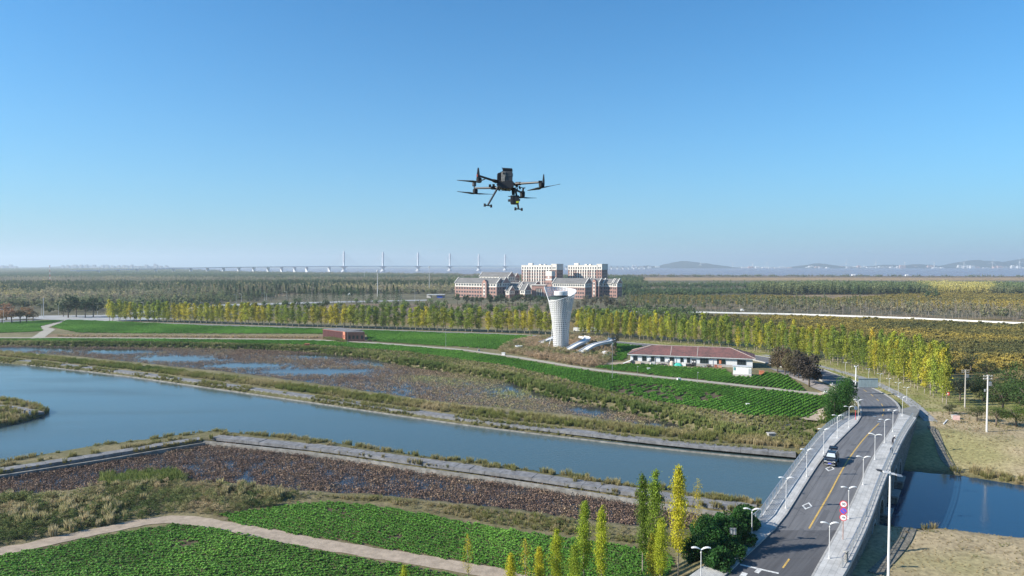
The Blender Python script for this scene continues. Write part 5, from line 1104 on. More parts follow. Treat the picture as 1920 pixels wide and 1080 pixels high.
def disc(r_, y, z, m, name, parent, th=.02, n=28):
    g = G(); vs = [(r_ * math.cos(2 * math.pi * k / n), y + d, z + r_ * math.sin(2 * math.pi * k / n)) for d in (0, -th) for k in range(n)]; g.add(vs, [tuple(range(n)), tuple(range(2 * n - 1, n - 1, -1))] + [(k, n + k, n + (k + 1) % n, (k + 1) % n) for k in range(n)]); return g.build(name, m, parent)
for i, txt in enumerate(('30', None, '10t')):
    z = zt - .43 - i * .80; d = disc(.42, 0, z, red, 'sign_disc', t); d['label'] = ['round red rimmed 30 speed limit disc', 'round blue no parking disc with red rim and slash', 'round red rimmed weight limit disc'][i]
    disc(.33, -.022, z, signwhite if txt else blue, 'sign_face', d, .008)
    if txt: font_text(txt, .40 if txt == '30' else .30, black, d, (0, -.035, z), (R(90), 0, 0))
    else: G().bar((-.24, -.034, z + .24), (.24, -.034, z - .24), .075, .01, up=(0, 1, 0)).build('slash', red, d)
b = atR(1374, 1030, KH); t = thing('back_of_sign', 'square grey sign seen from behind on a brown post in the dark hedge', 'traffic sign', tuple(b), R(-8)); zt = CAMZ + ray(1373, 990).z / ray(1373, 990).y * b.y - b.z
G().tube((0, 0, 0), (0, 0, zt), .05, .05, 8).build('post', M('rusty_pole', (.38, .22, .17), .7), t); G().box(0, -.06, zt - .75, .72, .03, .8).build('panel', steel, t); G().box(-.18, -.09, zt - .7, .05, .03, .7).box(.18, -.09, zt - .7, .05, .03, .7).build('bracket', lightsteel, t)
b = atR(1604, 787, KH); t = thing('traffic_mirror', 'round grey disc sign on a red post at the far left end of the bridge', 'traffic sign', tuple(b), R(15)); G().tube((0, 0, 0), (0, 0, 2.0), .05, .05, 8).build('post', red, t); disc(.42, -.05, 2.4, lightsteel, 'disc', t)
# billboard seen from behind
b = atG(1604, 741); zt = CAMZ + ray(1604, 688).z / ray(1604, 688).y * b.y; t = thing('billboard', 'grey green steel billboard seen from behind above the road', 'billboard', tuple(b), R(-3)); h = zt - b.z; wpx = b.y / F_PX
zb0 = CAMZ + ray(1604, 727).z / ray(1604, 727).y * b.y - b.z; zb1 = CAMZ + ray(1604, 709).z / ray(1604, 709).y * b.y - b.z
G().tube((0, 0, -.3), (0, 0, h), .17, .1, 10).build('pole', white_paint, t)
bm_ = M('billboard_grey', (.30, .37, .38), .6, .08, .6); x0 = 5 * wpx; x1 = 41 * wpx; n = 6
for k in range(n):
    a = x0 + (x1 - x0) * k / n; bx = x0 + (x1 - x0) * (k + 1) / n; G().box((a + bx) / 2, 0, zb0, bx - a - .03, .1, zb1 - zb0).build('panel', bm_, t)
G().bar((0, -.1, zb0 + .15), (x1, -.1, zb0 + .15), .12).bar((0, -.1, zb1 - .15), (x1, -.1, zb1 - .15), .12).build('frame', steel, t)
G().box(-.1, 0, h, .5, .3, .22).build('camera_housing', white_paint, t)
p = atG(1793, 792); t = thing('notice_board', 'small pale pink notice board on the grass bank', 'sign', tuple(p), R(-20)); G().box(0, 0, .5, 1.3, .08, 1.0).build('board', M('pink_board', (.62, .42, .38), .6), t)
for x in (-.5, .5): G().box(x, .07, -.1, .08, .06, 1.5).build('leg', bark, t)
p = atG(1776, 747); t = thing('sign_board', 'small red and white board under the last ginkgos', 'sign', tuple(p), R(-20)); G().box(0, 0, .8, .9, .06, .8).build('board', red, t); G().box(0, -.04, 1.05, .5, .03, .3).build('label_panel', signwhite, t); G().box(0, .06, -.1, .08, .06, 1.6).build('post', bark, t)
p = atG(1769, 796); q = atG(1776, 788); G().bar(tuple(p + Vector((0, 0, .12))), tuple(q + Vector((0, 0, .12))), .22, .1).build('white_plank', white_paint, label='white plank lying on the grass bank near the notice board', category='plank') if False else props(G().bar(tuple(p + Vector((0, 0, .12))), tuple(q + Vector((0, 0, .12))), .22, .1).build('plank', white_paint), 'white plank lying on the grass bank near the notice board', 'plank')
# small white boxes in the fields
for px, py, s, lab, c in [(1216, 694, 1.0, 'small white meter box in the crops left of the farmhouse', white_paint), (1273, 714, 1.1, 'small white box at the track edge below the farmhouse', white_paint), (1402, 761, .8, 'small white marker box on the bare patch', white_paint), (1548, 738, .8, 'small white block where the track meets the road', white_paint), (898, 658, .9, 'white block on the track left of the tower mound', concrete), (944, 666, 1.3, 'flat white slab block at the foot of the mound', white_paint),
                          (576, 651, 2.0, 'small orange red brick hut at the marsh edge', M('brick_orange', (.50, .16, .09), .8, .15)), (1428, 702, 1.5, 'orange box beside the crops near the white kiosk', M('orange_box', (.60, .22, .12), .6)), (1446, 822, 1.5, 'pale concrete block in the reeds by the causeway end', concrete), (1478, 802, .8, 'dark bin in the reeds above the causeway end', darkmetal), (1790, 786, 1.2, 'broken stone block on the right grass bank', concrete)]:
    p = atG(px, py); t = thing('utility_box' if c is not concrete else 'concrete_block', lab, 'box', tuple(p), random.uniform(-.3, .3)); G().box(0, 0, -.1, s, s * .7, s * .8).build('body', c, t); G().box(0, 0, s * .7, s * 1.12, s * .82, s * .1).build('lid', c, t)
# ================================================================== farmhouse, kiosk, red shed
def frame_at(px0, py0, px1, py1):                          # local frame with x from one wall foot to the other
    a, b = atG(px0, py0), atG(px1, py1); d = (b - a).to_2d(); return a, d.length, math.atan2(d.y, d.x)
a, Lh, rz = frame_at(1182, 681, 1411, 690.5)
house = thing('farmhouse', 'long white single storey farmhouse with hipped red brown tile roof', 'house', tuple(a), rz)
Wh, Hh = 11.0, 3.5
wallm = M('house_white', (.66, .67, .68), .7, .05, .6); plinth = M('house_plinth', (.40, .38, .36), .85, .1, 1)
G().box(Lh / 2, Wh / 2, .95, Lh, Wh, Hh - .95).build('wall', wallm, house); G().box(Lh / 2, Wh / 2, -.5, Lh + .06, Wh + .06, 1.45).build('plinth', plinth, house)
def tilemat(name, c1, c2):
    m, nt, b, N, L = nodes(name); tc = N.new('ShaderNodeTexCoord'); n1 = N.new('ShaderNodeTexNoise'); n1.inputs['Scale'].default_value = .35; n1.inputs['Detail'].default_value = 8; L.new(tc.outputs['Object'], n1.inputs['Vector'])
    v = N.new('ShaderNodeTexVoronoi'); v.inputs['Scale'].default_value = 2.2; L.new(tc.outputs['Object'], v.inputs['Vector']); sp = N.new('ShaderNodeSeparateColor'); L.new(v.outputs['Color'], sp.inputs[0])
    a = N.new('ShaderNodeMath'); a.operation = 'MULTIPLY_ADD'; a.inputs[1].default_value = .35; L.new(sp.outputs[0], a.inputs[0]); L.new(n1.outputs['Fac'], a.inputs[2])
    r = N.new('ShaderNodeValToRGB'); r.color_ramp.elements[0].position = .45; r.color_ramp.elements[1].position = .85; r.color_ramp.elements[0].color = rgb(c1); r.color_ramp.elements[1].color = rgb(c2); L.new(a.outputs[0], r.inputs[0]); L.new(r.outputs[0], b.inputs['Base Color']); b.inputs['Roughness'].default_value = .8
    w = N.new('ShaderNodeTexWave'); w.inputs['Scale'].default_value = 1.6; w.bands_direction = 'X'; L.new(tc.outputs['Object'], w.inputs['Vector']); bp = N.new('ShaderNodeBump'); bp.inputs['Distance'].default_value = .05; L.new(w.outputs['Fac'], bp.inputs['Height']); L.new(bp.outputs['Normal'], b.inputs['Normal']); return m
rooftile = tilemat('red_brown_tiles', (.12, .07, .065), (.23, .105, .095))
ov = 1.0; zr, ze = Hh + 2.9, Hh
def roof_strips(x0, x1, y0, y1, zr, ze, rx0, rx1, n):      # hipped roof of separate courses, each a little proud of the one below
    ym = (y0 + y1) / 2; out = []
    for k in range(n):
        t0, t1 = k / n, (k + 1.08) / n; lerp = lambda a, b, t: a + (b - a) * t; g = G(); th = .07
        z0, z1 = lerp(ze, zr, t0) + th, lerp(ze, zr, min(1, t1)) + .01; t1 = min(1, t1)
        A = [(lerp(x0, rx0, t0), lerp(y0, ym, t0), z0), (lerp(x1, rx1, t0), lerp(y0, ym, t0), z0), (lerp(x1, rx1, t0), lerp(y1, ym, t0), z0), (lerp(x0, rx0, t0), lerp(y1, ym, t0), z0)]
        B = [(lerp(x0, rx0, t1), lerp(y0, ym, t1), z1), (lerp(x1, rx1, t1), lerp(y0, ym, t1), z1), (lerp(x1, rx1, t1), lerp(y1, ym, t1), z1), (lerp(x0, rx0, t1), lerp(y1, ym, t1), z1)]
        Cc = [(x, y, z - th) for x, y, z in A]; g.add(A + B + Cc, [(i, (i + 1) % 4, 4 + (i + 1) % 4, 4 + i) for i in range(4)] + [(8 + i, 8 + (i + 1) % 4, (i + 1) % 4, i) for i in range(4)]); out.append(g)
    return out
rf = G().box(Lh / 2, Wh / 2, Hh - .25, Lh + 2 * ov - .1, Wh + 2 * ov - .1, .25).build('roof', wallm, house)
for g in roof_strips(-ov, Lh + ov, -ov, Wh + ov, zr, ze, 7.5, Lh - 7.5, 12): g.build('tile_course', rooftile, rf, fix=True) if False else g.build('tile_course', rooftile, rf)
ridge = M('ridge_tiles', (.36, .30, .27), .8); g = G().bar((7.5, Wh / 2, zr + .05), (Lh - 7.5, Wh / 2, zr + .05), .35, .18)
for sx, ex in ((-ov, 7.5), (Lh + ov, Lh - 7.5)):
    for sy in (-ov, Wh + ov): g.bar((sx, sy, ze + .1), (ex, Wh / 2, zr + .08), .3, .16)
for x in (Lh * .34, Lh * .56): g.bar((x, -ov, ze + .12), (x, Wh / 2, zr + .05), .25, .08)
g.build('ridge', ridge, rf)
winframe = M('window_frame', (.10, .11, .12), .5)
def window(parent, x, y, z, w, h, panes=2, fm=None, gm_=None, rz=0, th=.12, name='window'):
    """frame standing proud of the wall plane y, with set-in panes"""
    fr = G(); b = .07; fr.box(x, y, z - b, w + 2 * b, th, b).box(x, y, z + h, w + 2 * b, th, b).box(x - w / 2 - b / 2, y, z, b, th, h).box(x + w / 2 + b / 2, y, z, b, th, h)
    for k in range(1, panes): fr.box(x - w / 2 + w * k / panes, y, z, .05, th * .8, h)
    o = fr.build(name, fm or winframe, parent)
    for k in range(panes): G().box(x - w / 2 + w * (k + .5) / panes, y + .02, z, w / panes - .06, .03, h).build('pane', gm_ or glass, o)
    return o
s = 1920.0 / 260
hx = lambda zx: (zx - 90) / (1770 - 90) * Lh
for z0, z1, pn in ((132, 188, 2), (260, 318, 2), (388, 446, 2), (518, 572, 2), (650, 708, 2), (800, 838, 1), (890, 930, 1), (1070, 1180, 3), (1300, 1410, 3), (1568, 1680, 3)):
    a0, a1 = hx(z0), hx(z1); window(house, (a0 + a1) / 2, -.05, 1.15, a1 - a0, 1.55, pn)
x = hx((1325 + 1355) / 2); G().box(x, -.13, 1.17, .75, .05, 1.5).build('orange_panel', M('orange_cloth', (.62, .22, .10), .7), house)
a0, a1 = hx(952), hx(1012); d_ = G().box((a0 + a1) / 2, -.06, .05, a1 - a0, .14, 2.4).build('door', darkmetal, house)
for q in (.25, .75): G().box(a0 + (a1 - a0) * q, -.15, 1.3, .45, .03, .5).build('door_pane', signwhite, d_)
for zx in (350, 610): G().box(hx(zx), -.25, 1.2, .9, .4, .7).build('air_conditioner', white_paint, house)
for zx in (440, 735, 1240): G().tube((hx(zx), -.12, 0), (hx(zx), -.12, Hh - .3), .06, n=6).build('downpipe', wallm, house)
G().box(Lh + .05, 2.6, 1.3, .12, 1.2, 1.3).build('side_window', glass, house)
def on_house(zx, dy, name, label, cat, build):
    c, s_ = math.cos(rz_h), math.sin(rz_h); x = hx(zx); X, Y = a_h.x + x * c + dy * s_, a_h.y + x * s_ - dy * c; t = thing(name, label, cat, (X, Y, h1(X, Y)), rz_h); build(t); return t
a_h, rz_h = a, rz
def crate(w, d, h, m): 
    def f(t): G().box(0, 0, 0, w, d, h).build('body', m, t); G().box(0, 0, h, w * 1.06, d * 1.06, .06).build('lid', m, t)
    return f
def heap(m, n, w, seed):
    def f(t):
        r = random.Random(seed)
        for i in range(n): g = G(); g.box(r.uniform(-w, w), r.uniform(-.5, .5), -.02, r.uniform(.3, .9), r.uniform(.3, .7), r.uniform(.3, .9), r.random() * 3); g.build('piece', r.choice(m), t)
    return f
teal = M('teal_tarp', (.05, .42, .33), .6, .1); cream = M('cream_tank', (.60, .50, .40), .7)
on_house(55, 1.2, 'tarp_shelter', 'low grey tarpaulin shelter at the left end of the farmhouse', 'shelter', lambda t: (G().add([(-1.6, -1, 0), (1.4, -1, 1.3), (1.4, 1, 1.5), (-1.6, 1, .1), (-1.6, -1, -.1), (1.4, -1, 1.2), (1.4, 1, 1.4), (-1.6, 1, 0)], [(0, 1, 2, 3), (7, 6, 5, 4), (0, 4, 5, 1), (1, 5, 6, 2), (2, 6, 7, 3), (3, 7, 4, 0)]).build('cover', lightsteel, t), G().box(1.35, -.95, -.1, .08, .08, 1.3).box(1.35, .95, -.1, .08, .08, 1.45).build('leg', bark, t)))
on_house(205, 1.0, 'storage_box', 'cream storage chest against the farmhouse wall, leftmost of the clutter', 'chest', crate(1.9, .8, .9, cream))
on_house(685, 1.2, 'water_tank', 'cream cylindrical tank beside the teal tarp in front of the farmhouse', 'tank', lambda t: (G().lathe([(.75, 0), (.8, .1), (.8, 1.2), (.6, 1.45), (.2, 1.5)], n=18).build('body', cream, t), G().lathe([(.25, 1.48), (.25, 1.6)], n=12).build('lid', white_paint, t)))
def tarp(t):
    r = np.random.default_rng(3); n = 9; X, Y = np.meshgrid(np.linspace(-1.4, 1.4, n), np.linspace(-.8, .8, n)); Z = .95 * (1 - (X / 1.5) ** 4) * (1 - (Y / .9) ** 4) + r.normal(size=X.shape) * .05; Z[0] = Z[-1] = 0; Z[:, 0] = Z[:, -1] = 0
    i = np.arange(n * n).reshape(n, n); link('cover', mesh_np('cover', np.stack([X.ravel(), Y.ravel(), Z.ravel()], 1), np.stack([i[:-1, :-1], i[:-1, 1:], i[1:, 1:], i[1:, :-1]], -1).reshape(-1, 4), True), teal, t); G().box(0, 0, 0, 2.2, 1.2, .55).build('load', plinth, t)
on_house(770, 1.3, 'tarp_heap', 'bright teal tarpaulin over a heap by the farmhouse wall', 'tarpaulin', tarp)
on_house(850, 1.1, 'storage_box', 'white chest between teal tarp and farmhouse door', 'chest', crate(1.4, .9, 1.2, white_paint))
on_house(1340, 1.2, 'storage_box', 'salmon pink chest on the ground right of the farmhouse door', 'chest', crate(1.2, .8, .7, M('salmon', (.55, .28, .2), .7)))
on_house(1285, 1.2, 'storage_box', 'dull red chest beside the salmon one at the farmhouse', 'chest', crate(1.0, .8, .8, M('dull_red', (.34, .11, .07), .7)))
on_house(570, 1.2, 'clutter_heap', 'dark heap of odds and ends in front of the farmhouse, left of the tank', 'junk heap', heap([darkmetal, bark, plinth], 9, 1.6, 1)); on_house(1130, 1.3, 'clutter_heap', 'dark heap of tools right of the farmhouse door', 'junk heap', heap([darkmetal, steel, bark], 11, 1.9, 2)); on_house(930, 1.2, 'clutter_heap', 'black heap immediately left of the farmhouse door', 'junk heap', heap([darkmetal, black], 6, .8, 3))
on_house(450, 1.3, 'clutter_heap', 'pale low heap of sacks under the left farmhouse windows', 'junk heap', heap([cream, white_paint], 6, 1.4, 4))
# white kiosk / transformer cabin
a, Lk, rz = frame_at(1374, 704.5, 1409, 706.5); t = thing('kiosk', 'white panelled transformer kiosk standing in the crops before the farmhouse', 'kiosk', tuple(a), rz); hk = 3.1
G().box(Lk / 2, 1.3, -.3, Lk, 2.6, .9).build('plinth', plinth, t); G().box(Lk / 2, 1.3, .6, Lk - .1, 2.5, hk - .6).build('body', white_paint, t); G().box(Lk / 2, 1.3, hk, Lk + .3, 2.9, .12).build('roof', lightsteel, t)
for k in range(4): G().box(Lk * (.3 + .16 * k), .02, .75, Lk * .15, .06, 2.1).build('door', signwhite, t)
G().box(Lk * .09, .0, 1.9, .6, .07, .9).build('notice', M('notice_blue_green', (.10, .30, .32), .5), t)
for k in range(5): G().box(Lk * .9, .02, .9 + .35 * k, Lk * .13, .08, .12).build('louvre', steel, t)
# red shed beside the track
a, Ls, rz = frame_at(605.5, 633, 645, 638.5); red_shade_m = M('shaded_red_sheet', (.075, .022, .022), .7, .12, 1.5); orm = M('orange_brick', (.52, .19, .12), .8, .1, 2); dkb = M('dark_brick', (.09, .05, .045), .85, .15, 2); rfm = M('grey_flat_roof', (.20, .19, .19), .9, .2, .5)  # the wall red is darkened to paint in shade on the overhung front
t = thing('red_shed', 'low red flat roofed shed with an orange gable block beside the farm track', 'shed', tuple(a), rz); hs = 4.3
G().box(Ls / 2, 5.0, -.2, Ls, 10, hs).build('wall', red_shade_m, t)
for k in range(14): G().box(Ls * (k + .5) / 14, -.05, 0, Ls / 14 - .12, .1, hs - .35).build('wall_panel', red_shade_m, t)
G().box(Ls / 2, -.08, hs - .35, Ls + .1, .3, .25).build('fascia', M('red_fascia', (.22, .06, .045), .7), t); G().box(Ls / 2 + .5, 5, hs - .19, Ls + 1.0, 10.3, .25).build('roof', rfm, t)
w2 = (680 - 650.5) / F_PX * a.y; o2 = G(); ang = R(33); X0 = Ls + .9; Wf = 3.4; Ld = 8.5
c, s_ = math.cos(ang), math.sin(ang); P4 = [(X0, -1.2), (X0 + Wf, -2.2), (X0 + Wf + Ld * .80, -2.2 + Ld * .75), (X0 + Ld * .80, -1.2 + Ld * .75)]
G().prism(P4, -.2, hs + .1).build('gable_block', orm, t); G().prism([(x * 1.0, y) for x, y in P4], hs + .102, hs + .32).build('flat_roof', rfm, t)
e0, e1 = Vector((*P4[1], 0)), Vector((*P4[2], 0))
g = G(); n_ = Vector(((e1 - e0).y, -(e1 - e0).x, 0)).normalized() * .06; g.prism([tuple((e0 + n_ * .2).to_2d()), tuple((e0 + n_ * 1).to_2d()), tuple((e1 + n_ * 1).to_2d()), tuple((e1 + n_ * .2).to_2d())], -.1, hs + .08); g.build('side_wall', dkb, t)
for k in (.22, .42, .62, .85): q = e0.lerp(e1, k) + n_; G().box(q.x, q.y, 1.2, .9, .12, 1.6, math.atan2((e1 - e0).y, (e1 - e0).x)).build('window', glass, t)
q0, q1 = Vector((*P4[0], 0)), Vector((*P4[1], 0)); qm = (q0 + q1) / 2; G().box(qm.x, qm.y - .03, 1.5, .95, .12, 1.5, math.atan2((q1 - q0).y, (q1 - q0).x)).build('window', glass, t)
P = fill(pts([(606, 636), (640, 641), (650, 643), (645, 638), (620, 634)]), .7); scatter('weed_strip', 'green weeds growing at the foot of the red shed', weeds, P, tint=.25 + rng.random(len(P)) * .3, scl=rng.uniform(.7, 1.3, len(P)))

# ================================================================== white lattice tower with ramps
tb = atG(1051.5, 656); TW = thing('lattice_tower', 'white flaring lattice observation tower with slanted open rim', 'tower', (tb.x, tb.y, tb.z)); mpp = tb.y / F_PX
def trad(z): return float(np.interp(z, [0, 3, 8, 12.5, 16, 19, 21.5, 24, 26, 28], np.array([14.3, 14.4, 15.3, 17, 19.3, 21.8, 24, 27, 29.8, 33]) * mpp))
THL = R(196)
def ztop(th):
    d = ((th - THL) % (2 * math.pi)) / (2 * math.pi); return float(np.interp(d, [0, .12, .3, .5, .7, .93, 1], [21.0, 21.3, 23.0, 25.6, 26.6, 26.9, 21.0]))
NT, NZ = 30, 34
tw = M('tower_white', (.64, .64, .64), .55, .04, .5)
sh = G()
for i in range(NT):
    for j in range(NZ):
        t0, t1 = 2 * math.pi * i / NT, 2 * math.pi * (i + 1) / NT; f0, f1 = j / NZ, (j + 1) / NZ
        tw0 = lambda f: .9 * max(0, f - .35)                    # the lattice twists towards the rim
        def P_(t, f):
            t2 = t + tw0(f) * .6; z = f * 28.2; zt = ztop(t2 % (2 * math.pi)); z = min(z, zt); return Vector((trad(z) * math.cos(t2), trad(z) * math.sin(t2), z))
        a_, b_, c_, d_ = P_(t0, f0), P_(t1, f0), P_(t1, f1), P_(t0, f1)
        if (c_ - b_).length < .12 and (d_ - a_).length < .12: continue
        if (c_ - b_).length < .12 or (d_ - a_).length < .12:
            pass
        polys = [[a_, b_, c_, d_]] if f0 < .42 else [[a_, b_, c_], [a_, c_, d_]]
        k = .60 if f0 < .2 else (.60 + .08 * min(1, (f0 - .2) / .3))
        if f0 >= .42: k = .58 + .03 * min(1, (f0 - .42) / .3)
        if f0 < .42 and (i + j) % 2: k *= .9
        for poly in polys:
            if min((poly[q] - poly[q - 1]).length for q in range(len(poly))) < .03: continue
            cn = sum(poly, Vector()) / len(poly); I = [cn + (p - cn) * k for p in poly]; n = len(poly)
            sh.add([tuple(p) for p in poly + I], [(q, (q + 1) % n, n + (q + 1) % n, n + q) for q in range(n)])
o = sh.build('lattice_shell', tw, TW); o['kind'] = 'stuff'; md = o.modifiers.new('t', 'SOLIDIFY'); md.thickness = .05; md.offset = 1
g = G()
for i in range(96):
    t0, t1 = 2 * math.pi * i / 96, 2 * math.pi * (i + 1) / 96
    if abs(ztop(t0) - ztop(t1)) < 3: g.bar((trad(ztop(t0)) * math.cos(t0), trad(ztop(t0)) * math.sin(t0), ztop(t0)), (trad(ztop(t1)) * math.cos(t1), trad(ztop(t1)) * math.sin(t1), ztop(t1)), .28)
g.build('rim', tw, TW)
G().lathe([(2.5, -.3), (2.5, 21.5)], n=20).build('stair_core', M('core_grey', (.20, .21, .22), .7), TW)
G().lathe([(4.6, 20.9), (4.75, 21.3), (4.75, 21.6), (4.6, 21.6)], n=32).build('deck', concrete, TW)
G().lathe([(4.7, 21.6), (4.9, 22.9), (4.75, 22.9), (4.6, 21.6)], n=32).build('glass_rail', glassmat('green_glass', (.06, .09, .09)), TW)
G().lathe([(2.9, 21.6), (2.9, 25.0), (2.75, 25.15), (.1, 25.2)], n=32).build('lift_head', tw, TW)
G().lathe([(2.93, 22.0), (2.93, 23.4)], n=32).build('cabin_glazing', glass, TW)
g = G()
for y in (-.35, .35): g.path([(-3.8 - 2.0, y - .5, -.2), (-3.9, y - .4, 6), (-3.55, y - .3, 12)], .1, 6)
for k in range(8): z = 1 + k * 1.3; x = float(np.interp(z, [-.2, 6, 12], [-5.8, -3.9, -3.55])); g.bar((x, -.85, z), (x, -.05, z), .1)
g.build('outer_strut', tw, TW)
def ramp(pxs, w, label, par):
    P = [Vector(at(px, py, z)) for px, py, z in pxs]; P = resample(smooth_line(P, 2), 1.0); o = P[0].copy(); o.z = h1(o.x, o.y); t = thing('access_ramp', label, 'ramp', tuple(o)); A, B = offset_line(P, -w / 2), offset_line(P, w / 2); g = G()
    for i in range(len(P) - 1):
        c = [A[i], A[i + 1], B[i + 1], B[i]]; g.prism([(p.x, p.y) for p in c], [p.z - .35 for p in c], [p.z for p in c])
    g.build('deck', tw, t, tuple(o))
    for S in (A, B):
        g = G(); T = offset_line(S, .16 if S is B else -.16)
        for i in range(len(P) - 1):
            c = [S[i], S[i + 1], T[i + 1], T[i]]; g.prism([(p.x, p.y) for p in c], [p.z - .55 for p in c], [p.z + .38 for p in c])
        g.build('parapet', tw, t, tuple(o))
    for i in range(5, len(P) - 2, 7):
        p = P[i]; zg = h1(p.x, p.y); 
        if p.z - zg > 1.0: G().tube((p.x, p.y, zg - .3), (p.x, p.y, p.z - .36), .22, .22, 10).build('column', concrete, t, tuple(o))
ramp([(1003, 648, .2), (1015, 642, 1.0), (1033, 635, 2.6), (1045, 631, 3.3)], 3.2, 'white walled ramp climbing to the tower from its left', 0)
ramp([(1048, 663, .2), (1064, 656, 1.4), (1080, 646, 3.0), (1094, 640, 3.8), (1101, 636, 4.0), (1101, 633, 4.0), (1090, 631, 3.9)], 2.6, 'middle white ramp curling round behind the tower from the front', 1)
ramp([(1074, 668, .2), (1090, 660, 1.4), (1108, 648, 3.4), (1125, 643, 4.2), (1144, 640, 4.6), (1150, 636, 4.6), (1146, 633.5, 4.5)], 2.8, 'right white ramp with the widest curve beside the tower', 2)
p = atG(973, 657); t = thing('round_basin', 'round pale concrete basin half hidden in the mound shrubs', 'basin', (p.x, p.y, p.z + .3)); G().lathe([(1.0, 0), (1.7, 1.6), (1.7, 1.75), (1.45, 1.75), (1.3, 1.2)], n=18).build('bowl', tw, t)
p = atG(1136, 669); t = thing('dome_shelter', 'small grey dome among the shrubs under the right ramp', 'dome', (p.x, p.y, p.z)); G().lathe([(2.3, 0), (2.2, .9), (1.7, 1.8), (.9, 2.3), (.1, 2.45)], n=18).build('shell', lightsteel, t)
for px, w, lab, m in [(1083, 2.6, 'blue white parked van behind the tower', white_paint), (1102, 3.2, 'white lorry behind the tower, right of the van', white_paint), (1120, 2.4, 'white parked vehicle furthest right behind the tower', white_paint)]:
    p = atG(px, 622); t = thing('parked_van', lab, 'van', tuple(p), random.uniform(-.3, .3)); G().box(0, 0, .5, w * 1.7, 2.0, 1.7).build('body', m, t); G().box(w * .95, 0, .5, 1.2, 1.9, 1.2).build('cab', m, t); G().box(w * .9, -.98, 1.2, .9, .06, .5).build('window', glass, t)
    for x in (-w * .6, w * .8):
        for y in (-.9, .9): G().tube((x, y - .1, .45), (x, y + .1, .45), .45, n=12).build('wheel', black, t)

# ================================================================== brick campus
brick = M('campus_brick', (.36, .22, .185), .85, .12, .4); cream_w = M('campus_cream', (.66, .62, .56), .75, .05, .3); roofg = M('campus_roof', (.17, .165, .16), .85, .15, .3); wing = glassmat('campus_glass', (.05, .06, .07), .25)
CA = R(-33)
def solve_len(P, ca, px): tx = (px - 960) / F_PX; return (tx * P.y - P.x) / (math.cos(ca) - tx * math.sin(ca))
win_me = {}
def wmesh(w, h):
    k = (round(w, 2), round(h, 2))
    if k not in win_me: win_me[k] = G().box(0, 0, 0, w, .2, h).mesh('window'); win_me[k].materials.append(wing)
    return win_me[k]
def winrow(t, x0, x1, n, z, w, h, y=-.03, side=False, skip=()):
    for i in range(n):
        if i in skip: continue
        q = link('window', wmesh(w, h), None, t); u = x0 + (x1 - x0) * (i + .5) / n; q.location = (u, y, z) if not side else (y, u, z); q.rotation_euler = (0, 0, R(90) if side else 0)
def gabled(name, label, px0, px1, D, depth, zeave, zridge, floors, ncol, band=True, z0=0, bays=(), rights=0, ca=CA, par=None, y0=0, endgable=True):
    """a block with its long front to the left of the camera and a gable at its right end"""
    P = Vector(at(px0, 540, 0)) if False else Vector(((px0 - 960) / F_PX * D, D, 0)); L = solve_len(P, ca, px1)
    t = thing(name, label, 'building', tuple(P), ca); fh = zeave / floors
    zt = zeave - fh if band else zeave
    G().box(L / 2, depth / 2, -1, L, depth, zt + 1).build('wall', brick, t)
    if band: G().box(L / 2, depth / 2, zt, L + .12, depth + .12, zeave - zt).build('upper_wall', cream_w, t)
    ro = G().add([(-.3, -.6, zeave), (L + .3, -.6, zeave), (L + .3, depth + .6, zeave), (-.3, depth + .6, zeave), (-.3, depth / 2, zridge), (L + .3, depth / 2, zridge)], [(0, 1, 5, 4), (2, 3, 4, 5), (0, 4, 3), (1, 2, 5), (3, 2, 1, 0)]).build('roof', roofg, t)
    for x in (-.35, L + .35):
        if x > 0: G().add([(x, -.1, zeave), (x, depth + .1, zeave), (x, depth / 2, zridge - .1), (x - .2, -.1, zeave), (x - .2, depth + .1, zeave), (x - .2, depth / 2, zridge - .1)], [(0, 1, 2), (5, 4, 3), (0, 3, 4, 1), (1, 4, 5, 2), (2, 5, 3, 0)]).build('gable', brick, t)
        g = G().bar((x, -.8, zeave - .2), (x, depth / 2, zridge + .35), .7, .8).bar((x, depth + .8, zeave - .2), (x, depth / 2, zridge + .35), .7, .8).build('gable_coping', cream_w, t)
    for f in range(floors):
        winrow(t, 1.0, L - 1.0, ncol, f * fh + fh * .3, (L - 2) / ncol * .62, fh * .48, -.1 if f == floors - 1 and band else -.04)
        winrow(t, 1.5, depth - 1.5, max(2, int(depth / 4)), f * fh + fh * .3, 1.5, fh * .48, L + (.1 if f == floors - 1 and band else .05), True)
    G().box(L / 2, -.12, zt - .15, L, .2, .35).build('string_course', cream_w, t)
    for bx0, bx1, cap in bays:                              # projecting gabled bays
        u0, u1 = [solve_len(P, ca, q) for q in (bx0, bx1)]; w = u1 - u0; um = (u0 + u1) / 2; zb = zeave + 1.2
        bb = G().box(um, -1.0, -1, w, 2.4, zb + 1).build('bay', brick, t); G().box(um, -2.25, 1.5, w * .42, .14, zb - 2.5).build('bay_panel', cream_w, bb)
        G().add([(u0, -2.2, zb), (u1, -2.2, zb), (um, -2.2, zb + w * .5), (u0, 2.5, zb), (u1, 2.5, zb), (um, 2.5, zb + w * .5)], [(0, 1, 2), (5, 4, 3), (0, 2, 5, 3), (1, 4, 5, 2)]).build('bay_gable', cap, bb)
        for f in range(floors): q = link('window', wmesh(round(w * .26, 1), 2.0), None, bb); q.location = (um, -2.36, f * fh + 1.5)
    return t, L
pinkb = M('pink_brick', (.45, .24, .18), .8)
gabled('campus_block', 'left red brick campus block with grey gabled roof and white top storey', 853, 931, 800, 15, 16.2, 22.0, 4, 15, bays=((906, 914, pinkb),))
gabled('campus_block', 'gabled end wing at the right of the left campus block', 929, 941, 778, 17, 16.5, 22.8, 4, 3)
gabled('campus_block', 'low gabled campus wing behind the left block', 899, 953, 900, 15, 22, 27.5, 4, 9)
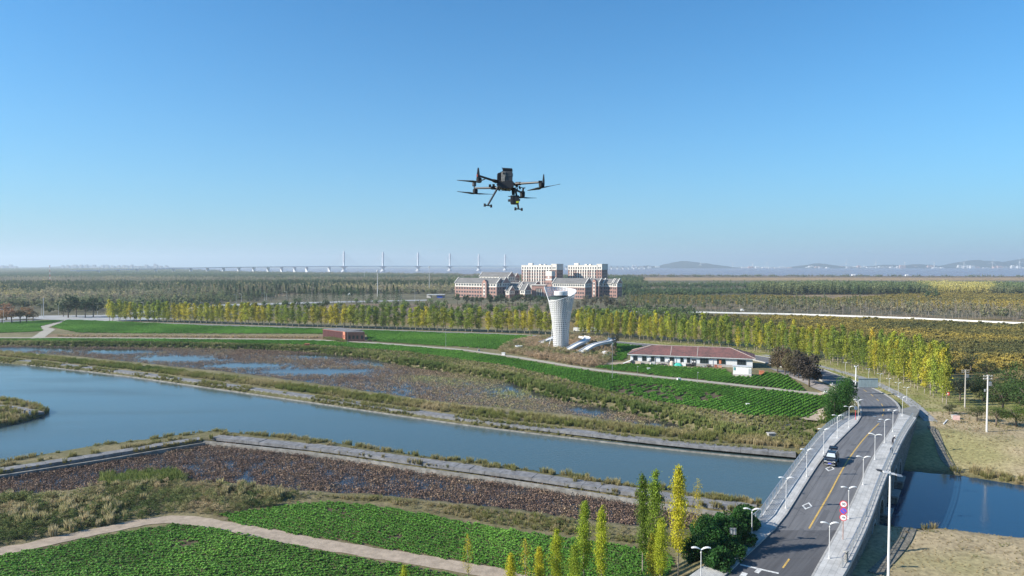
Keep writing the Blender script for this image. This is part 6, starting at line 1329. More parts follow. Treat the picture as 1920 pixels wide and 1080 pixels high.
gabled('campus_block', 'small gable house end right of the rear wing', 951, 965, 905, 12, 20.5, 26, 4, 3)
gabled('campus_block', 'lower middle campus link building with grey roof', 944, 974, 790, 13, 12.5, 17.5, 3, 6)
gabled('campus_block', 'small dark gabled lodge before the campus entrance, left one', 948, 955, 770, 11, 8.0, 13.0, 2, 2)
gabled('campus_block', 'small dark gabled lodge before the campus entrance, right one', 975, 984, 765, 13, 9.0, 15.5, 2, 2)
gabled('campus_block', 'gabled middle wing left of the portico', 970, 1002, 810, 14, 13.5, 17.5, 3, 6)
gabled('campus_block', 'right red brick campus block with long grey roof behind the tower', 1036, 1097, 770, 17, 16.5, 22.2, 4, 14, bays=())
gabled('campus_block', 'gabled wing with tall pinkish bay right of the long roof', 1104, 1123, 790, 13, 17.0, 21.5, 4, 4, bays=((1112, 1119, pinkb),))
gabled('campus_block', 'narrow gabled slice between the two right campus wings', 1121, 1131, 790, 12, 16.0, 21.0, 4, 2)
gabled('campus_block', 'far right campus wing with two gables', 1131, 1150, 790, 14, 16.4, 21.0, 4, 5)
gabled('campus_block', 'last narrow gable at the right end of the campus', 1148, 1157, 784, 14, 16.0, 21.0, 4, 2)
# portico
P = Vector(((997 - 960) / F_PX * 775, 775, 0)); L = solve_len(P, CA * .6, 1022); t = thing('portico', 'brick entrance portico with a wide opening behind the tower', 'building', tuple(P), CA * .6)
for x0, x1, z0, z1 in ((0, L * .3, -1, 14), (L * .8, L, -1, 14), (L * .3, L * .8, 10.5, 14)): G().box((x0 + x1) / 2, 4, z0, x1 - x0, 8, z1 - z0).build('wall', brick, t)
G().box(L / 2, 4, 14, L + 2, 10, .8).build('cornice', cream_w, t); G().box(L * .55, 7, -.9, L * .5 - .1, .3, 11).build('glazing', wing, t)
for k in range(3): G().box(L * (.38 + .16 * k), 1, -.95, .8, .8, 11.4).build('column', cream_w, t)
# clock tower
P = Vector(((1023 - 960) / F_PX * 800, 800, 0)); t = thing('clock_tower', 'square brick and white campus tower rising behind the lattice tower', 'tower', tuple(P), CA)
G().box(4, 4, -1, 8, 8, 20).build('shaft', brick, t); G().box(4, 4, 19, 8.3, 8.3, 2).build('band', cream_w, t); G().box(4, 4, 21, 7.8, 7.8, 3).build('belfry', brick, t); G().box(4, 4, 24, 8.2, 8.2, 5.5).build('top', cream_w, t); disc(1.1, -.12, 22.5, signwhite, 'clock_face', t).location = (4, 0, 0)
winrow(t, 1, 7, 3, 14.5, 1.0, 2.0)
# two tall slabs
def tall(label, px0, px1, px2, px3, D):
    P = Vector(((px0 - 960) / F_PX * D, D, 0)); L = solve_len(P, CA, px1); t = thing('dormitory', label, 'building', tuple(P), CA); W = 15; ze = 36.0; fh = 3.9; nb = 12
    G().box(L / 2, W / 2, -1, L, W, ze - 5.4 + 1).build('wall', brick, t); G().box(L / 2, W / 2, ze - 5.4, L + .3, W + .3, 5.4).build('attic', cream_w, t); G().box(L / 2, W / 2, ze, L + .8, W + .8, .6).build('cornice', cream_w, t)
    for k in range(nb + 1):
        u = L * (k + .0) / nb; 
        if 0 < k < nb: G().box(u, -.25, -.9, 1.5 if k not in (3, 9) else .5, .5, ze - 4.6).build('pilaster', cream_w, t)
    for f in range(8):
        z = f * fh + .9; winrow(t, 0, L, nb, z, L / nb * .42, fh * .56, -.05 if f < 7 else -.08, skip=())
    winrow(t, 0, L, nb, ze - 4.3, L / nb * .42, 2.6, -.16)
    L2 = solve_len(P, CA, px2) - L; w = G().box(L + L2 / 2 + .01, W * .6, -1, L2, W + 2, ze + 1.8).build('end_tower', brick, t); G().box(L + L2 / 2, W * .6, ze - 5.4, L2 + .5, W + 2.5, 7.0).build('end_tower_top', cream_w, t); G().box(L + L2 / 2, W * .6, ze + 1.6, L2 + 1.2, W + 3, .6).build('end_cornice', cream_w, t)
    for f in range(8):
        winrow(t, L + .8, L + L2 - .8, 2, f * fh + .9, 1.3, 2.1, W * .6 - W / 2 - 1.05 - .05)
        winrow(t, 1, W, 4, f * fh + .9, 1.3, 2.1, L + L2 + .08, True)
    winrow(t, L + .8, L + L2 - .8, 2, ze - 4, 1.3, 2.4, W * .6 - W / 2 - 1.3)
    for k, (x, w_) in enumerate(((L * .22, 6), (L * .55, 3), (L * .7, 2))): G().box(x, W / 2, ze + .62, w_, 4, 2.6 if k == 0 else 1.4).build('roof_plant', cream_w, t)
tall('tall cream and brick dormitory slab behind the campus, left of the two', 978, 1034, 1043, 1053, 900); tall('tall cream and brick dormitory slab behind the campus, right of the two', 1065, 1119, 1128, 1138, 900)
P = Vector(at(797, 558.5, 0)); t = thing('gatehouse', 'low flat roofed gatehouse left of the campus', 'building', tuple(P), R(-5)); G().box(12, 3, 3.2, 20, 7, .7).build('roof', lightsteel, t); G().box(4, 4, 0, 5, 4, 3.2).build('cabin', cream_w, t); G().box(17, 4, 0, 9, 4, 3.2).build('shade_wall', plinth, t); G().box(16.5, 1, 0, 6, .4, 2.4).build('blue_panel', M('gate_blue', (.06, .12, .5), .5), t)
# white wall on the right
W_ = resample([Vector((*p, 0)) for p in pts([(1150, 586), (1310, 586.5), (1480, 590), (1700, 597.5), (1920, 607.5), (2150, 619)])], 6.0); o = W_[len(W_) // 2]; t = thing('white_wall', 'long low white boundary wall crossing the scrubland', 'wall', tuple(o))
for i in range(len(W_) - 1):
    d = (W_[i + 1] - W_[i]); n_ = Vector((d.y, -d.x, 0)).normalized() * .15; e = d.normalized() * .04; c = [W_[i] + e + n_, W_[i + 1] - e + n_, W_[i + 1] - e - n_, W_[i] + e - n_]; G().prism([(p.x, p.y) for p in c], -.1, 1.0 + random.uniform(-.03, .03)).build('panel', white_paint, t, tuple(o))
# far road junction
jn = M('junction_concrete', (.34, .34, .33), .9, .1, .1)
props(sheet('road_junction', pts([(60, 599), (85, 593.5), (190, 593), (330, 598), (210, 603.5), (120, 600.5)]), .18, jn), kind='structure'); props(sheet('far_road', pts([(-300, 601), (0, 596), (85, 592), (190, 591), (420, 571), (640, 565), (800, 562), (800, 564), (640, 567.5), (420, 574), (210, 595), (85, 596), (0, 600.5), (-300, 605)]), .17, jn), kind='structure')

# ================================================================== car with raised tailgate
def car(px, py, rz):
    p = atR(px, py, .012); t = thing('parked_car', 'dark blue black SUV with its tailgate raised on the bridge', 'car', tuple(p), rz); paint = M('car_paint', (.012, .017, .028), .22, .05, 1, spec=.6)
    # cross-sections along the length (x forward): x, half width, sill z, belt z, roof z (or hood), roof half width
    S = [(-2.3, .70, .45, .95, 1.00, .60), (-2.2, .86, .35, 1.05, 1.12, .70), (-1.9, .92, .30, 1.08, 1.55, .60), (-1.2, .93, .28, 1.06, 1.70, .64), (-.2, .93, .28, 1.03, 1.72, .65), (.45, .93, .28, 1.00, 1.62, .64), (1.15, .93, .28, .98, 1.06, .80), (1.9, .90, .30, .90, .96, .74), (2.2, .82, .33, .78, .82, .62), (2.3, .68, .42, .66, .68, .5)]
    g = G(); n = 8
    for x, w, zs, zb, zt, wt in S: g.v += [(x, -w * .92, zs), (x, -w, zs + .25), (x, -w, zb - .05), (x, -wt, zt), (x, wt, zt), (x, w, zb - .05), (x, w, zs + .25), (x, w * .92, zs)]
    for k in range(len(S) - 1):
        for i in range(8): g.f.append((k * 8 + i, k * 8 + (i + 1) % 8, (k + 1) * 8 + (i + 1) % 8, (k + 1) * 8 + i))
    g.f.append(tuple(range(7, -1, -1))); g.f.append(tuple(range((len(S) - 1) * 8, len(S) * 8)))
    o = g.build('body', paint, t, smooth=False); md = o.modifiers.new('b', 'BEVEL'); md.width = .05; md.segments = 2
    gl = glassmat('car_glass', (.015, .02, .025), .05)
    G().add([(.50, -.60, 1.635), (.50, .60, 1.635), (1.13, .76, 1.085), (1.13, -.76, 1.085), (.47, -.6, 1.60), (.47, .6, 1.60), (1.1, .76, 1.05), (1.1, -.76, 1.05)], [(0, 1, 2, 3), (7, 6, 5, 4), (0, 4, 5, 1), (1, 5, 6, 2), (2, 6, 7, 3), (3, 7, 4, 0)]).build('windscreen', gl, t); sh_ = G().add([(.50, -.5, 1.655), (.50, .5, 1.655), (1.02, .64, 1.20), (1.02, -.64, 1.20)], [(0, 1, 2, 3)]).build('sunshade', M('silver_sunshade', (.42, .47, .52), .3, .05), t)
    for s in (-1, 1):
        for x0, x1 in ((-1.75, -.95), (-.88, -.1), (-.02, .75)):
            y0, y1 = .935 * s, .70 * s; z0, z1 = 1.06, 1.56; xx = min(x1, .42)
            G().add([(x0, y0, z0), (x1, y0, z0), (xx, y1, z1), (x0 + .05, y1, z1), (x0, y0 - .02 * s, z0), (x1, y0 - .02 * s, z0), (xx, y1 - .02 * s, z1), (x0 + .05, y1 - .02 * s, z1)], [(0, 1, 2, 3), (7, 6, 5, 4), (0, 4, 5, 1), (1, 5, 6, 2), (2, 6, 7, 3), (3, 7, 4, 0)]).build('side_window', gl, t)
        G().box(.75, 1.02 * s, 1.02, .22, .2, .15).build('mirror', paint, t); G().box(2.16, .58 * s, .68, .16, .34, .13).build('headlight', white_paint, t); G().box(-2.27, .65 * s, .82, .1, .3, .2).build('tail_light', red, t)
        for x in (-1.4, 1.4):
            w = G().tube((x, .72 * s, .35), (x, .95 * s, .35), .35, n=18).build('wheel', black, t); G().tube((x, .95 * s, .35), (x, .965 * s, .35), .22, n=12).build('rim', steel, w)
        G().bar((-1.7, .62 * s, 1.74), (.2, .63 * s, 1.76), .05).build('roof_rail', steel, t)
    G().box(2.3, 0, .50, .06, 1.1, .2).build('grille', darkmetal, t); G().box(2.27, 0, .71, .08, .9, .04).build('chrome_strip', lightsteel, t); pl = G().box(2.345, 0, .42, .03, .44, .14).build('number_plate', blue, t); G().box(2.28, 0, .25, .14, 1.5, .12).build('bumper', steel, t)
    tg = G().add([(-2.0, -.66, 1.74), (-2.0, .66, 1.74), (-2.85, .62, 2.05), (-2.85, -.62, 2.05), (-2.0, -.66, 1.66), (-2.0, .66, 1.66), (-2.85, .62, 1.95), (-2.85, -.62, 1.95)], [(3, 2, 1, 0), (4, 5, 6, 7), (0, 1, 5, 4), (1, 2, 6, 5), (2, 3, 7, 6), (3, 0, 4, 7)]).build('tailgate', paint, t); G().box(-2.4, 0, 1.93, .5, .95, .02).build('rear_window', gl, tg)
    return t
a = atR(1500, 930); b = atR(1590, 812); 
d1 = atR(1543, 860); d2 = atR(1586, 815); car(1559, 868, math.atan2(-(d2 - d1).y, -(d2 - d1).x) + R(4))

# ================================================================== people
def person(loc, rz, label, J, rad, edges, shirt, skin_, hair_, head, legs=None):
    t = thing('person', label, 'person', tuple(loc), rz); me = bpy.data.meshes.new('body'); me.from_pydata(J, edges, []); o = link('body', me, shirt, t)
    md = o.modifiers.new('s', 'SKIN'); 
    for i, r_ in enumerate(rad): me.skin_vertices[0].data[i].radius = (r_, r_)
    me.skin_vertices[0].data[0].use_root = True; s_ = o.modifiers.new('ss', 'SUBSURF'); s_.levels = 1; s_.render_levels = 1
    g = G().lathe([(.02, -.115), (.06, -.1), (.085, -.04), (.095, .03), (.085, .09), (.03, .125)], n=12); g.v = [(x + head[0], y + head[1], z + head[2]) for x, y, z in g.v]; g.build('head', skin_, t, smooth=True)
    g = G().lathe([(.16, -.0), (.105, .02), (.1, .10), (.05, .15)], n=12); g.v = [(x + head[0], y + head[1], z + head[2] + .03) for x, y, z in g.v]; g.build('hat', hair_, t, smooth=True); return t
skin_c = M('skin', (.45, .28, .2), .6); greyc = M('grey_cloth', (.28, .29, .33), .9, .1, 6); whitec = M('white_cloth', (.62, .62, .62), .9, .1, 6); darkc = M('dark_cloth', (.03, .03, .04), .9)
E0 = [(0, 1), (1, 2), (2, 3), (2, 4), (4, 5), (5, 6), (2, 7), (7, 8), (8, 9), (0, 10), (10, 11), (11, 12), (12, 13), (0, 14), (14, 15), (15, 16), (16, 17)]; RD = [.15, .14, .15, .06, .07, .05, .04, .07, .05, .04, .1, .075, .05, .05, .1, .075, .05, .05]
stand = [(0, 0, .92), (.02, 0, 1.15), (.1, 0, 1.4), (.17, 0, 1.52), (.12, .2, 1.36), (.22, .22, 1.1), (.36, .15, .95), (.12, -.2, 1.36), (.22, -.22, 1.1), (.36, -.15, .95), (0, .1, .85), (.04, .11, .48), (0, .12, .08), (.14, .13, .04), (0, -.1, .85), (.04, -.11, .48), (0, -.12, .08), (.14, -.13, .04)]
sit = [(0, 0, .38), (.02, 0, .6), (.1, 0, .84), (.16, 0, .96), (.1, .19, .8), (.25, .2, .6), (.42, .12, .55), (.1, -.19, .8), (.25, -.2, .6), (.42, -.12, .55), (.06, .1, .36), (.42, .12, .5), (.42, .12, .1), (.55, .12, .05), (.06, -.1, .36), (.42, -.12, .5), (.42, -.12, .1), (.55, -.12, .05)]
bend = [(0, 0, .9), (.12, 0, 1.1), (.34, 0, 1.25), (.46, 0, 1.32), (.33, .18, 1.2), (.45, .2, 1.05), (.55, .1, 1.12), (.33, -.18, 1.2), (.45, -.2, 1.05), (.55, -.1, 1.12), (0, .1, .85), (.04, .11, .48), (-.02, .12, .08), (.12, .13, .04), (0, -.1, .85), (.04, -.11, .48), (-.02, -.12, .08), (.12, -.13, .04)]
def land(px, py, z=None): p = atG(px, py); return Vector((p.x, p.y, p.z if z is None else z))
person(land(46, 779), R(-50), 'person in grey standing with a stoop on the small spit in the lake', bend, RD, E0, greyc, skin_c, whitec, (.52, 0, 1.42))
person(land(55.5, 779.5), R(-40), 'person in white sitting at the water edge of the small spit', sit, RD, E0, whitec, skin_c, darkc, (.2, 0, 1.1))
p = atR(1673.5, 834, KH); person(p, R(20), 'person in dark clothes and white hat leaning over the right bridge railing', bend, RD, E0, darkc, skin_c, whitec, (.52, 0, 1.42))
p = atR(1668, 852, KH); t = thing('banner', 'dark cloth hung over the right bridge railing beyond the person', 'cloth', (p.x, p.y, p.z), R(50)); 
p = atR(1667, 851, KH); G().box(.35, -.1, .3, .9, .06, .75).build('cloth', darkc, t)

# ================================================================== the drone
DD = 9.75; dp = ray(947.3, 346.9); dp = Vector((dp.x, dp.y, dp.z)) * (DD / dp.y) + Vector((0, 0, CAMZ)); k = .001 * DD / 9.6
DR = thing('quadcopter_drone', 'dark grey four rotor drone hovering against the blue sky', 'drone', tuple(dp)); dg = M('drone_shell', (.035, .038, .045), .45, .1, 20); dg2 = M('drone_panel', (.07, .075, .085), .4, .1, 20); dk = M('drone_black', (.012, .013, .016), .5)
def q_(zx, zy, y=0.0): return Vector(((zx - 940) * k, y, -(zy - 420) * k))
def hull(g, poly, y0, y1, taper=1.0):                       # outline in the picture plane given real depth
    c = sum((q_(*p) for p in poly), Vector()) / len(poly); n = len(poly); A = [q_(*p) + Vector((0, y0, 0)) for p in poly]; B = [c + (q_(*p) - c) * taper + Vector((0, y1, 0)) for p in poly]
    g.add([tuple(v) for v in A + B], [tuple(range(n)), tuple(range(2 * n - 1, n - 1, -1))] + [(i, n + i, n + (i + 1) % n, (i + 1) % n) for i in range(n)]); return g
def bev(o, w=.006): md = o.modifiers.new('b', 'BEVEL'); md.width = w; md.segments = 2; md.limit_method = 'ANGLE'; return o
bev(hull(G(), [(848, 388), (880, 372), (1035, 372), (1060, 400), (1060, 452), (1035, 478), (1000, 490), (900, 484), (850, 462), (820, 430)], -.15, .20, .9).build('fuselage', dg, DR))
bat = bev(hull(G(), [(885, 256), (900, 248), (1030, 252), (1042, 268), (1040, 392), (1020, 402), (885, 402)], -.14, .10, .95).build('battery_pack', dg2, DR)); bev(hull(G(), [(830, 285), (840, 268), (885, 256), (885, 402), (855, 396), (828, 372)], -.10, .16, .9).build('side_pack', dk, DR))
bev(hull(G(), [(893, 262), (945, 258), (948, 300), (940, 330), (936, 388), (893, 392)], -.152, -.14).build('rear_panel', M('panel_worn', (.30, .29, .27), .6, .3, 40), bat), .003); hull(G(), [(912, 265), (930, 265), (930, 292), (912, 292)], -.156, -.150).build('port', dk, bat)
for i in range(3): hull(G(), [(960 + 22 * i, 300), (972 + 22 * i, 300), (972 + 22 * i, 312), (960 + 22 * i, 312)], -.146, -.138).build('status_light', M('dim_lens', (.14, .15, .16), .2), bat)
top = bev(hull(G(), [(908, 196), (1036, 204), (1040, 222), (1034, 238), (1022, 250), (905, 240)], -.10, .08).build('top_module', dg, DR), .004); hull(G(), [(905, 212), (1042, 222), (1040, 228), (905, 218)], -.106, .086).build('module_ridge', dk, top)
G().tube(tuple(q_(908, 212)), tuple(q_(895, 176)), .005, .004, 6).build('whip_antenna', dk, top); bev(hull(G(), [(1036, 262), (1046, 266), (1046, 300), (1036, 305)], -.03, .03).build('side_sensor', dk, bat), .002); hull(G(), [(876, 240), (888, 240), (888, 256), (876, 256)], -.02, .02).build('knob', dk, bat)
arms = [((845, 392, -.10), (600, 352, -.46)), ((1050, 418, -.10), (1425, 428, -.40)), ((835, 445, .12), (500, 418, .42)), ((1050, 462, .12), (1185, 475, .50))]
rot = []
for (x0, y0, d0), (x1, y1, d1) in arms: a_ = q_(x0, y0, d0); b_ = q_(x1, y1, d1); G().tube(tuple(a_), tuple(b_), .017, .014, 12).build('arm', dg, DR); c_ = a_.lerp(b_, .18); G().tube(tuple(a_.lerp(b_, .1)), tuple(a_.lerp(b_, .26)), .026, .024, 12).build('arm_joint', dk, DR); rot.append(b_)
def motor(p, z0, z1, r_): return G().lathe([(r_ * .5, p.z - z0), (r_, p.z - z0 + .008), (r_ * 1.05, p.z + z1 - .012), (r_ * .7, p.z + z1)], p.x, p.y, 16).build('motor', dk, DR)
def prop(c, tips, m):
    pr = G().lathe([(.014, c.z - .006), (.014, c.z + .012)], c.x, c.y, 10).build('propeller', dk, DR)
    for tp in tips:
        d = tp - c; L = d.length; d.normalize(); sd = Vector((0, 0, 1)).cross(d).normalized(); g = G(); st = [0.04, .12, .25, .45, .7, .9, 1.0]; ch = [.010, .020, .032, .028, .021, .014, .004]; tw = [.5, .45, .35, .25, .18, .12, .1]
        for s_, c_, w in zip(st, ch, tw):
            p = c + d * (L * s_); e = sd * (c_ * math.cos(w)) + Vector((0, 0, c_ * math.sin(w))); th = Vector((0, 0, .0025)); g.v += [tuple(p - e + th), tuple(p + e * .9 + th), tuple(p + e * .9 - th), tuple(p - e - th)]
        for i in range(len(st) - 1): g.f += [(4 * i + j, 4 * i + (j + 1) % 4, 4 * i + 4 + (j + 1) % 4, 4 * i + 4 + j) for j in range(4)]
        g.f += [(3, 2, 1, 0), tuple(range(4 * len(st) - 4, 4 * len(st)))]; g.build('blade', dk, pr)
# near left motor with its tall aerial
p = rot[0]; motor(Vector((p.x, p.y, q_(600, 430).z)), .015, .055, .036); bev(hull(G(), [(582, 250), (600, 250), (612, 350), (618, 440), (568, 440), (570, 350)], -.49, -.44).build('aerial_leg', dg, DR), .004); hull(G(), [(569, 338), (586, 338), (586, 368), (569, 368)], -.497, -.485).build('navigation_light', M('red_lens', (.7, .16, .10), .3), DR)
prop(q_(600, 432, -.46), [q_(300, 395, -.34), q_(700, 428, -.78)], dk)
p = rot[1]; motor(q_(1425, 462, -.40), .035, .03, .038); bev(hull(G(), [(1446, 326), (1458, 326), (1464, 410), (1464, 470), (1438, 470), (1436, 400)], -.43, -.38).build('aerial_leg', dg, DR), .004); G().box(*(q_(1408, 432, -.40).to_2d()), q_(0, 440).z, .05, .05, .03).build('motor_mount', dk, DR); prop(q_(1428, 502, -.40), [q_(1665, 464, -.5), q_(1240, 526, -.28)], dk)
p = rot[2]; motor(q_(505, 468, .42), .03, .04, .036); G().lathe([(.028, q_(0, 390).z), (.03, q_(0, 382).z), (.03, q_(0, 345).z), (.024, q_(0, 338).z)], q_(490, 0).x, .42, 14).build('positioning_puck', dg2, DR); G().tube(tuple(q_(490, 390, .42)), tuple(q_(490, 425, .42)), .008, n=8).build('puck_stem', dk, DR); prop(q_(507, 496, .42), [q_(236, 456, .5), q_(775, 516, .32)], dk)
p = rot[3]; motor(q_(1185, 500, .50), .04, .05, .036); G().lathe([(.018, q_(0, 412).z), (.018, q_(0, 400).z)], q_(1210, 0).x, .5, 12).build('beacon', dk, DR); G().tube(tuple(q_(1195, 412, .5)), tuple(q_(1190, 470, .5)), .014, n=8).build('beacon_stem', dk, DR); prop(q_(1187, 546, .50), [q_(975, 534, .42), q_(1395, 541, .6)], dk)
def skid(a, b, f0, f1, lab): 
    s_ = G().tube(tuple(a), tuple(b), .014, .013, 10).build('landing_leg', dg2, DR); G().tube(tuple(f0), tuple(f1), .009, n=8).build('skid_bar', dg, s_)
    for f in (f0, f1): G().tube(tuple(f + Vector((0, 0, .02))), tuple(f - Vector((0, 0, .022))), .014, .016, 10).build('skid_foot', dk, s_)
skid(q_(830, 478, -.05), q_(708, 700, -.12), q_(666, 715, -.24), q_(742, 699, .1), ''); skid(q_(1085, 490, .05), q_(1124, 735, .12), q_(1080, 748, -.02), q_(1172, 730, .3), '')
G().tube(tuple(q_(1052, 480, -.02)), tuple(q_(1052, 560, -.02)), .028, .02, 12).build('gimbal_neck', dk, DR); gb = bev(hull(G(), [(1012, 572), (1126, 570), (1132, 580), (1130, 676), (1118, 690), (1020, 688), (1010, 676)], -.10, .05, .95).build('gimbal_camera', dg, DR)); hull(G(), [(1090, 652), (1126, 650), (1126, 674), (1090, 676)], -.106, -.099).build('yellow_sticker', M('sticker_yellow', (.55, .60, .04), .5), gb)
hull(G(), [(1052, 575), (1058, 575), (1058, 684), (1052, 684)], -.103, -.098).build('seam', dk, gb)
G().tube(tuple(q_(1012, 634, -.03)), tuple(q_(978, 636, -.03)), .020, .016, 12).build('lens_hub', dg2, gb); G().tube(tuple(q_(1128, 628, -.03)), tuple(q_(1145, 628, -.03)), .016, .014, 12).build('lens_hub', dg2, gb)
r2 = random.Random(9)
for i in range(16): a_ = q_(r2.uniform(790, 1150), r2.uniform(440, 480), r2.uniform(-.12, .1)); b_ = a_ + Vector((r2.uniform(-.05, .05), r2.uniform(-.04, .04), r2.uniform(-.045, .0))); G().tube(tuple(a_), tuple(b_), r2.uniform(.006, .014), n=6).build('belly_fitting', dk if i % 2 else dg2, DR)
for cx, cz, r_ in ((885, 492, .022), (998, 498, .018)): G().path([(q_(cx, cz).x + r_ * math.cos(t_), -.1, q_(cx, cz).z + r_ * math.sin(t_)) for t_ in np.linspace(math.pi, 2 * math.pi, 9)], .002, 5).build('cable_loop', dk, DR)
for zx, zy in ((730, 432), (780, 428), (1100, 420), (1080, 412)): hull(G(), [(zx - 16, zy - 18), (zx + 16, zy - 18), (zx + 16, zy + 18), (zx - 16, zy + 18)], -.03, .03).build('arm_clamp', dk, DR)

# ================================================================== cable-stayed bridge across the estuary
bw = M('bridge_concrete', (.62, .63, .65), .8, .05, .02); t0 = Vector((-986, 4070, 0)); dv = Vector((187, 226, 0)); CB = thing('cable_stayed_bridge', 'long pale cable stayed bridge with six slender pylons across the estuary', 'bridge', tuple(t0)); CO = tuple(t0); un = dv.normalized(); sn = Vector((un.y, -un.x, 0))
def deckz(s): return float(np.interp(s, [-4.5, -3.4, -2.4, -1, 0, 7, 12], [13, 21, 27, 30.5, 32, 32.5, 30]))
def bpos(s): return t0 + dv * s + sn * (-30 * max(0, -s - 1) ** 1.6)
S_ = np.arange(-4.6, 13, .2); g = G()
for a_, b_ in zip(S_[:-1], S_[1:]):
    A_, B_ = bpos(a_), bpos(b_); A_.z, B_.z = deckz(a_), deckz(b_); g.bar(tuple(A_), tuple(B_), 30, 4.0)
g.build('deck', bw, CB, CO)
for i in range(6):
    b_ = t0 + dv * i; ht = 121 - i * .3; G().box(b_.x, b_.y, deckz(i), 9, 6, ht - deckz(i) - 4, math.atan2(dv.y, dv.x)).build('pylon', bw, CB, CO); G().box(b_.x, b_.y, ht - 4.01, 7, 5, 4, math.atan2(dv.y, dv.x)).build('pylon_cap', bw, CB, CO)
    G().lathe([(17, -1), (17, 5), (9, 8), (8, 20), (11, 25), (26, 30)], b_.x, b_.y, 16).build('pier', bw, CB, CO); g = G()
    for s_ in (-1, 1):
        for q in range(8): d = .05 + .052 * q; e = t0 + dv * (i + s_ * d); g.bar((b_.x, b_.y, ht - 6 - q * 0 - (7 - q) * 4.5), (e.x, e.y, deckz(i)), .5)
    g.build('stay_cables', bw, CB, CO)
for s_ in list(np.arange(-4.5, -.7, .26)) + [-.35, 6.35, 6.6] + list(np.arange(7, 12.5, .35)): b_ = bpos(s_); G().box(b_.x, b_.y, -1, 5, 22 if s_ < 6 else 9, deckz(s_) - 1.3, math.atan2(dv.y, dv.x)).build('approach_pier', bw, CB, CO)

# ================================================================== far shore: hills, towns, turbines
hillm = M('wooded_hills', (.05, .062, .05), .95, .2, .002); DF = 9400.0
def hill(prof, D, name):
    """a ridge with real depth behind the far shore; prof = (column, row) of its skyline"""
    n = 60; xs = np.linspace(prof[0][0], prof[-1][0], n); ys = np.interp(xs, [p[0] for p in prof], [p[1] for p in prof]); V = []; m = 9; 
    for j in range(m):
        v = j / (m - 1); prof_d = math.sin(math.pi * v) ** .8 if 0 < v < 1 else 0
        for x, y in zip(xs, ys): hgt = max(0, CAMZ + ray(x, y).z / ray(x, y).y * D); X = (x - 960) / F_PX * D; wob = mnoise.noise(Vector((X * .003, v * 3, 1))) * .25 + mnoise.noise(Vector((X * .012, v * 9, 4))) * .12; V.append((X, D - 500 + v * 1000, hgt * prof_d * (1 + (wob if v != .5 else 0)) - (.5 if prof_d == 0 else 0)))
    i = np.arange(n * m).reshape(m, n); me = mesh_np(name, np.array(V), np.stack([i[:-1, :-1], i[:-1, 1:], i[1:, 1:], i[1:, :-1]], -1).reshape(-1, 4), True); return props(link(name, me, hillm), kind='structure')
hill([(1185, 502), (1205, 498.5), (1215, 497.5), (1232, 500), (1240, 498), (1265, 491.5), (1278, 489.2), (1292, 490), (1320, 493.5), (1352, 498), (1372, 502)], 9500, 'hills')
hill([(1485, 502), (1510, 497), (1528, 493.5), (1550, 496), (1580, 499.5), (1620, 500), (1650, 498), (1665, 496.5), (1690, 498), (1715, 495.3), (1740, 497), (1772, 501.5)], 9600, 'hills')
hill([(1772, 502), (1795, 493), (1822, 487.5), (1850, 489.5), (1880, 491.5), (1905, 487), (1925, 483.5), (1980, 480), (2060, 488), (2120, 500)], 9900, 'hills')
hill([(60, 501.5), (140, 499), (200, 500.5), (260, 498.5), (330, 501), (350, 502)], 9000, 'hills')
paleb = M('far_white_building', (.62, .62, .62), .8); greyb = M('far_grey_building', (.42, .42, .44), .8); pinkf = M('far_pink_building', (.50, .36, .32), .8)
def farb(px, w, h, D, m, name, label, cat='building', group=None):
    X = (px - 960) / F_PX * D; s_ = D / F_PX; t = thing(name, label, cat, (X, D, 0), 0, group); g = G(); r3 = random.Random(int(px * 10)); n = 3; W = w * s_
    G().box(0, 0, -1, W, 40, h * s_ * .8 + 1).build('wall', m, t)
    for q in range(2): G().box((q - .5) * W * .5, 0, h * s_ * .8 - .99, W * r3.uniform(.2, .42), 30, h * s_ * r3.uniform(.2, .45)).build('rooftop', m, t)
r4 = random.Random(11); i = 0
for px in list(np.arange(1190, 1250, 14)) + list(np.arange(1395, 1490, 12)) + list(np.arange(1512, 1570, 9)) + list(np.arange(1580, 1700, 8)) + list(np.arange(1715, 1770, 13)) + list(np.arange(1800, 1835, 8)) + list(np.arange(1850, 1925, 12)):
    i += 1; farb(px + r4.uniform(-3, 3), r4.uniform(5, 13), r4.uniform(1.6, 5.5), 9300 - r4.uniform(0, 300), r4.choice([paleb, paleb, greyb, pinkf]), 'far_shore_building', 'pale building on the far shore, %s from the left of the coast' % ORD(i), 'building', 'pale buildings strung along the far shore')
i = 0
for px in list(np.arange(0, 30, 7)) + list(np.arange(118, 215, 8.5)) + list(np.arange(225, 265, 7)) + list(np.arange(275, 312, 9)):
    i += 1; farb(px + r4.uniform(-2, 2), r4.uniform(4, 7), r4.uniform(4, 8), 8200 - r4.uniform(0, 700), greyb, 'distant_block', 'hazy grey tower block on the left skyline, %s from the left' % ORD(i), 'building', 'hazy tower blocks on the left skyline')
def turbine(px, ytop, D, i):
    hub = CAMZ + ray(px, ytop).z / ray(px, ytop).y * D; t = thing('wind_turbine', 'white wind turbine on the far shore, %s from the left' % ORD(i), 'wind turbine', ((px - 960) / F_PX * D, D, 0), 0, 'wind turbines along the far shore'); G().tube((0, 0, -1), (0, 0, hub), 4, 2.4, 8).build('tower', white_paint, t); G().bar((0, -8, hub), (0, 8, hub), 6).build('nacelle', white_paint, t); a0 = (i * 1.7) % 2.1
    for q in range(3): a = a0 + q * 2.094; G().bar((0, -9, hub), (60 * math.sin(a), -9, hub + 60 * math.cos(a)), 4, 1.2, up=(0, 1, 0)).build('blade', white_paint, t)
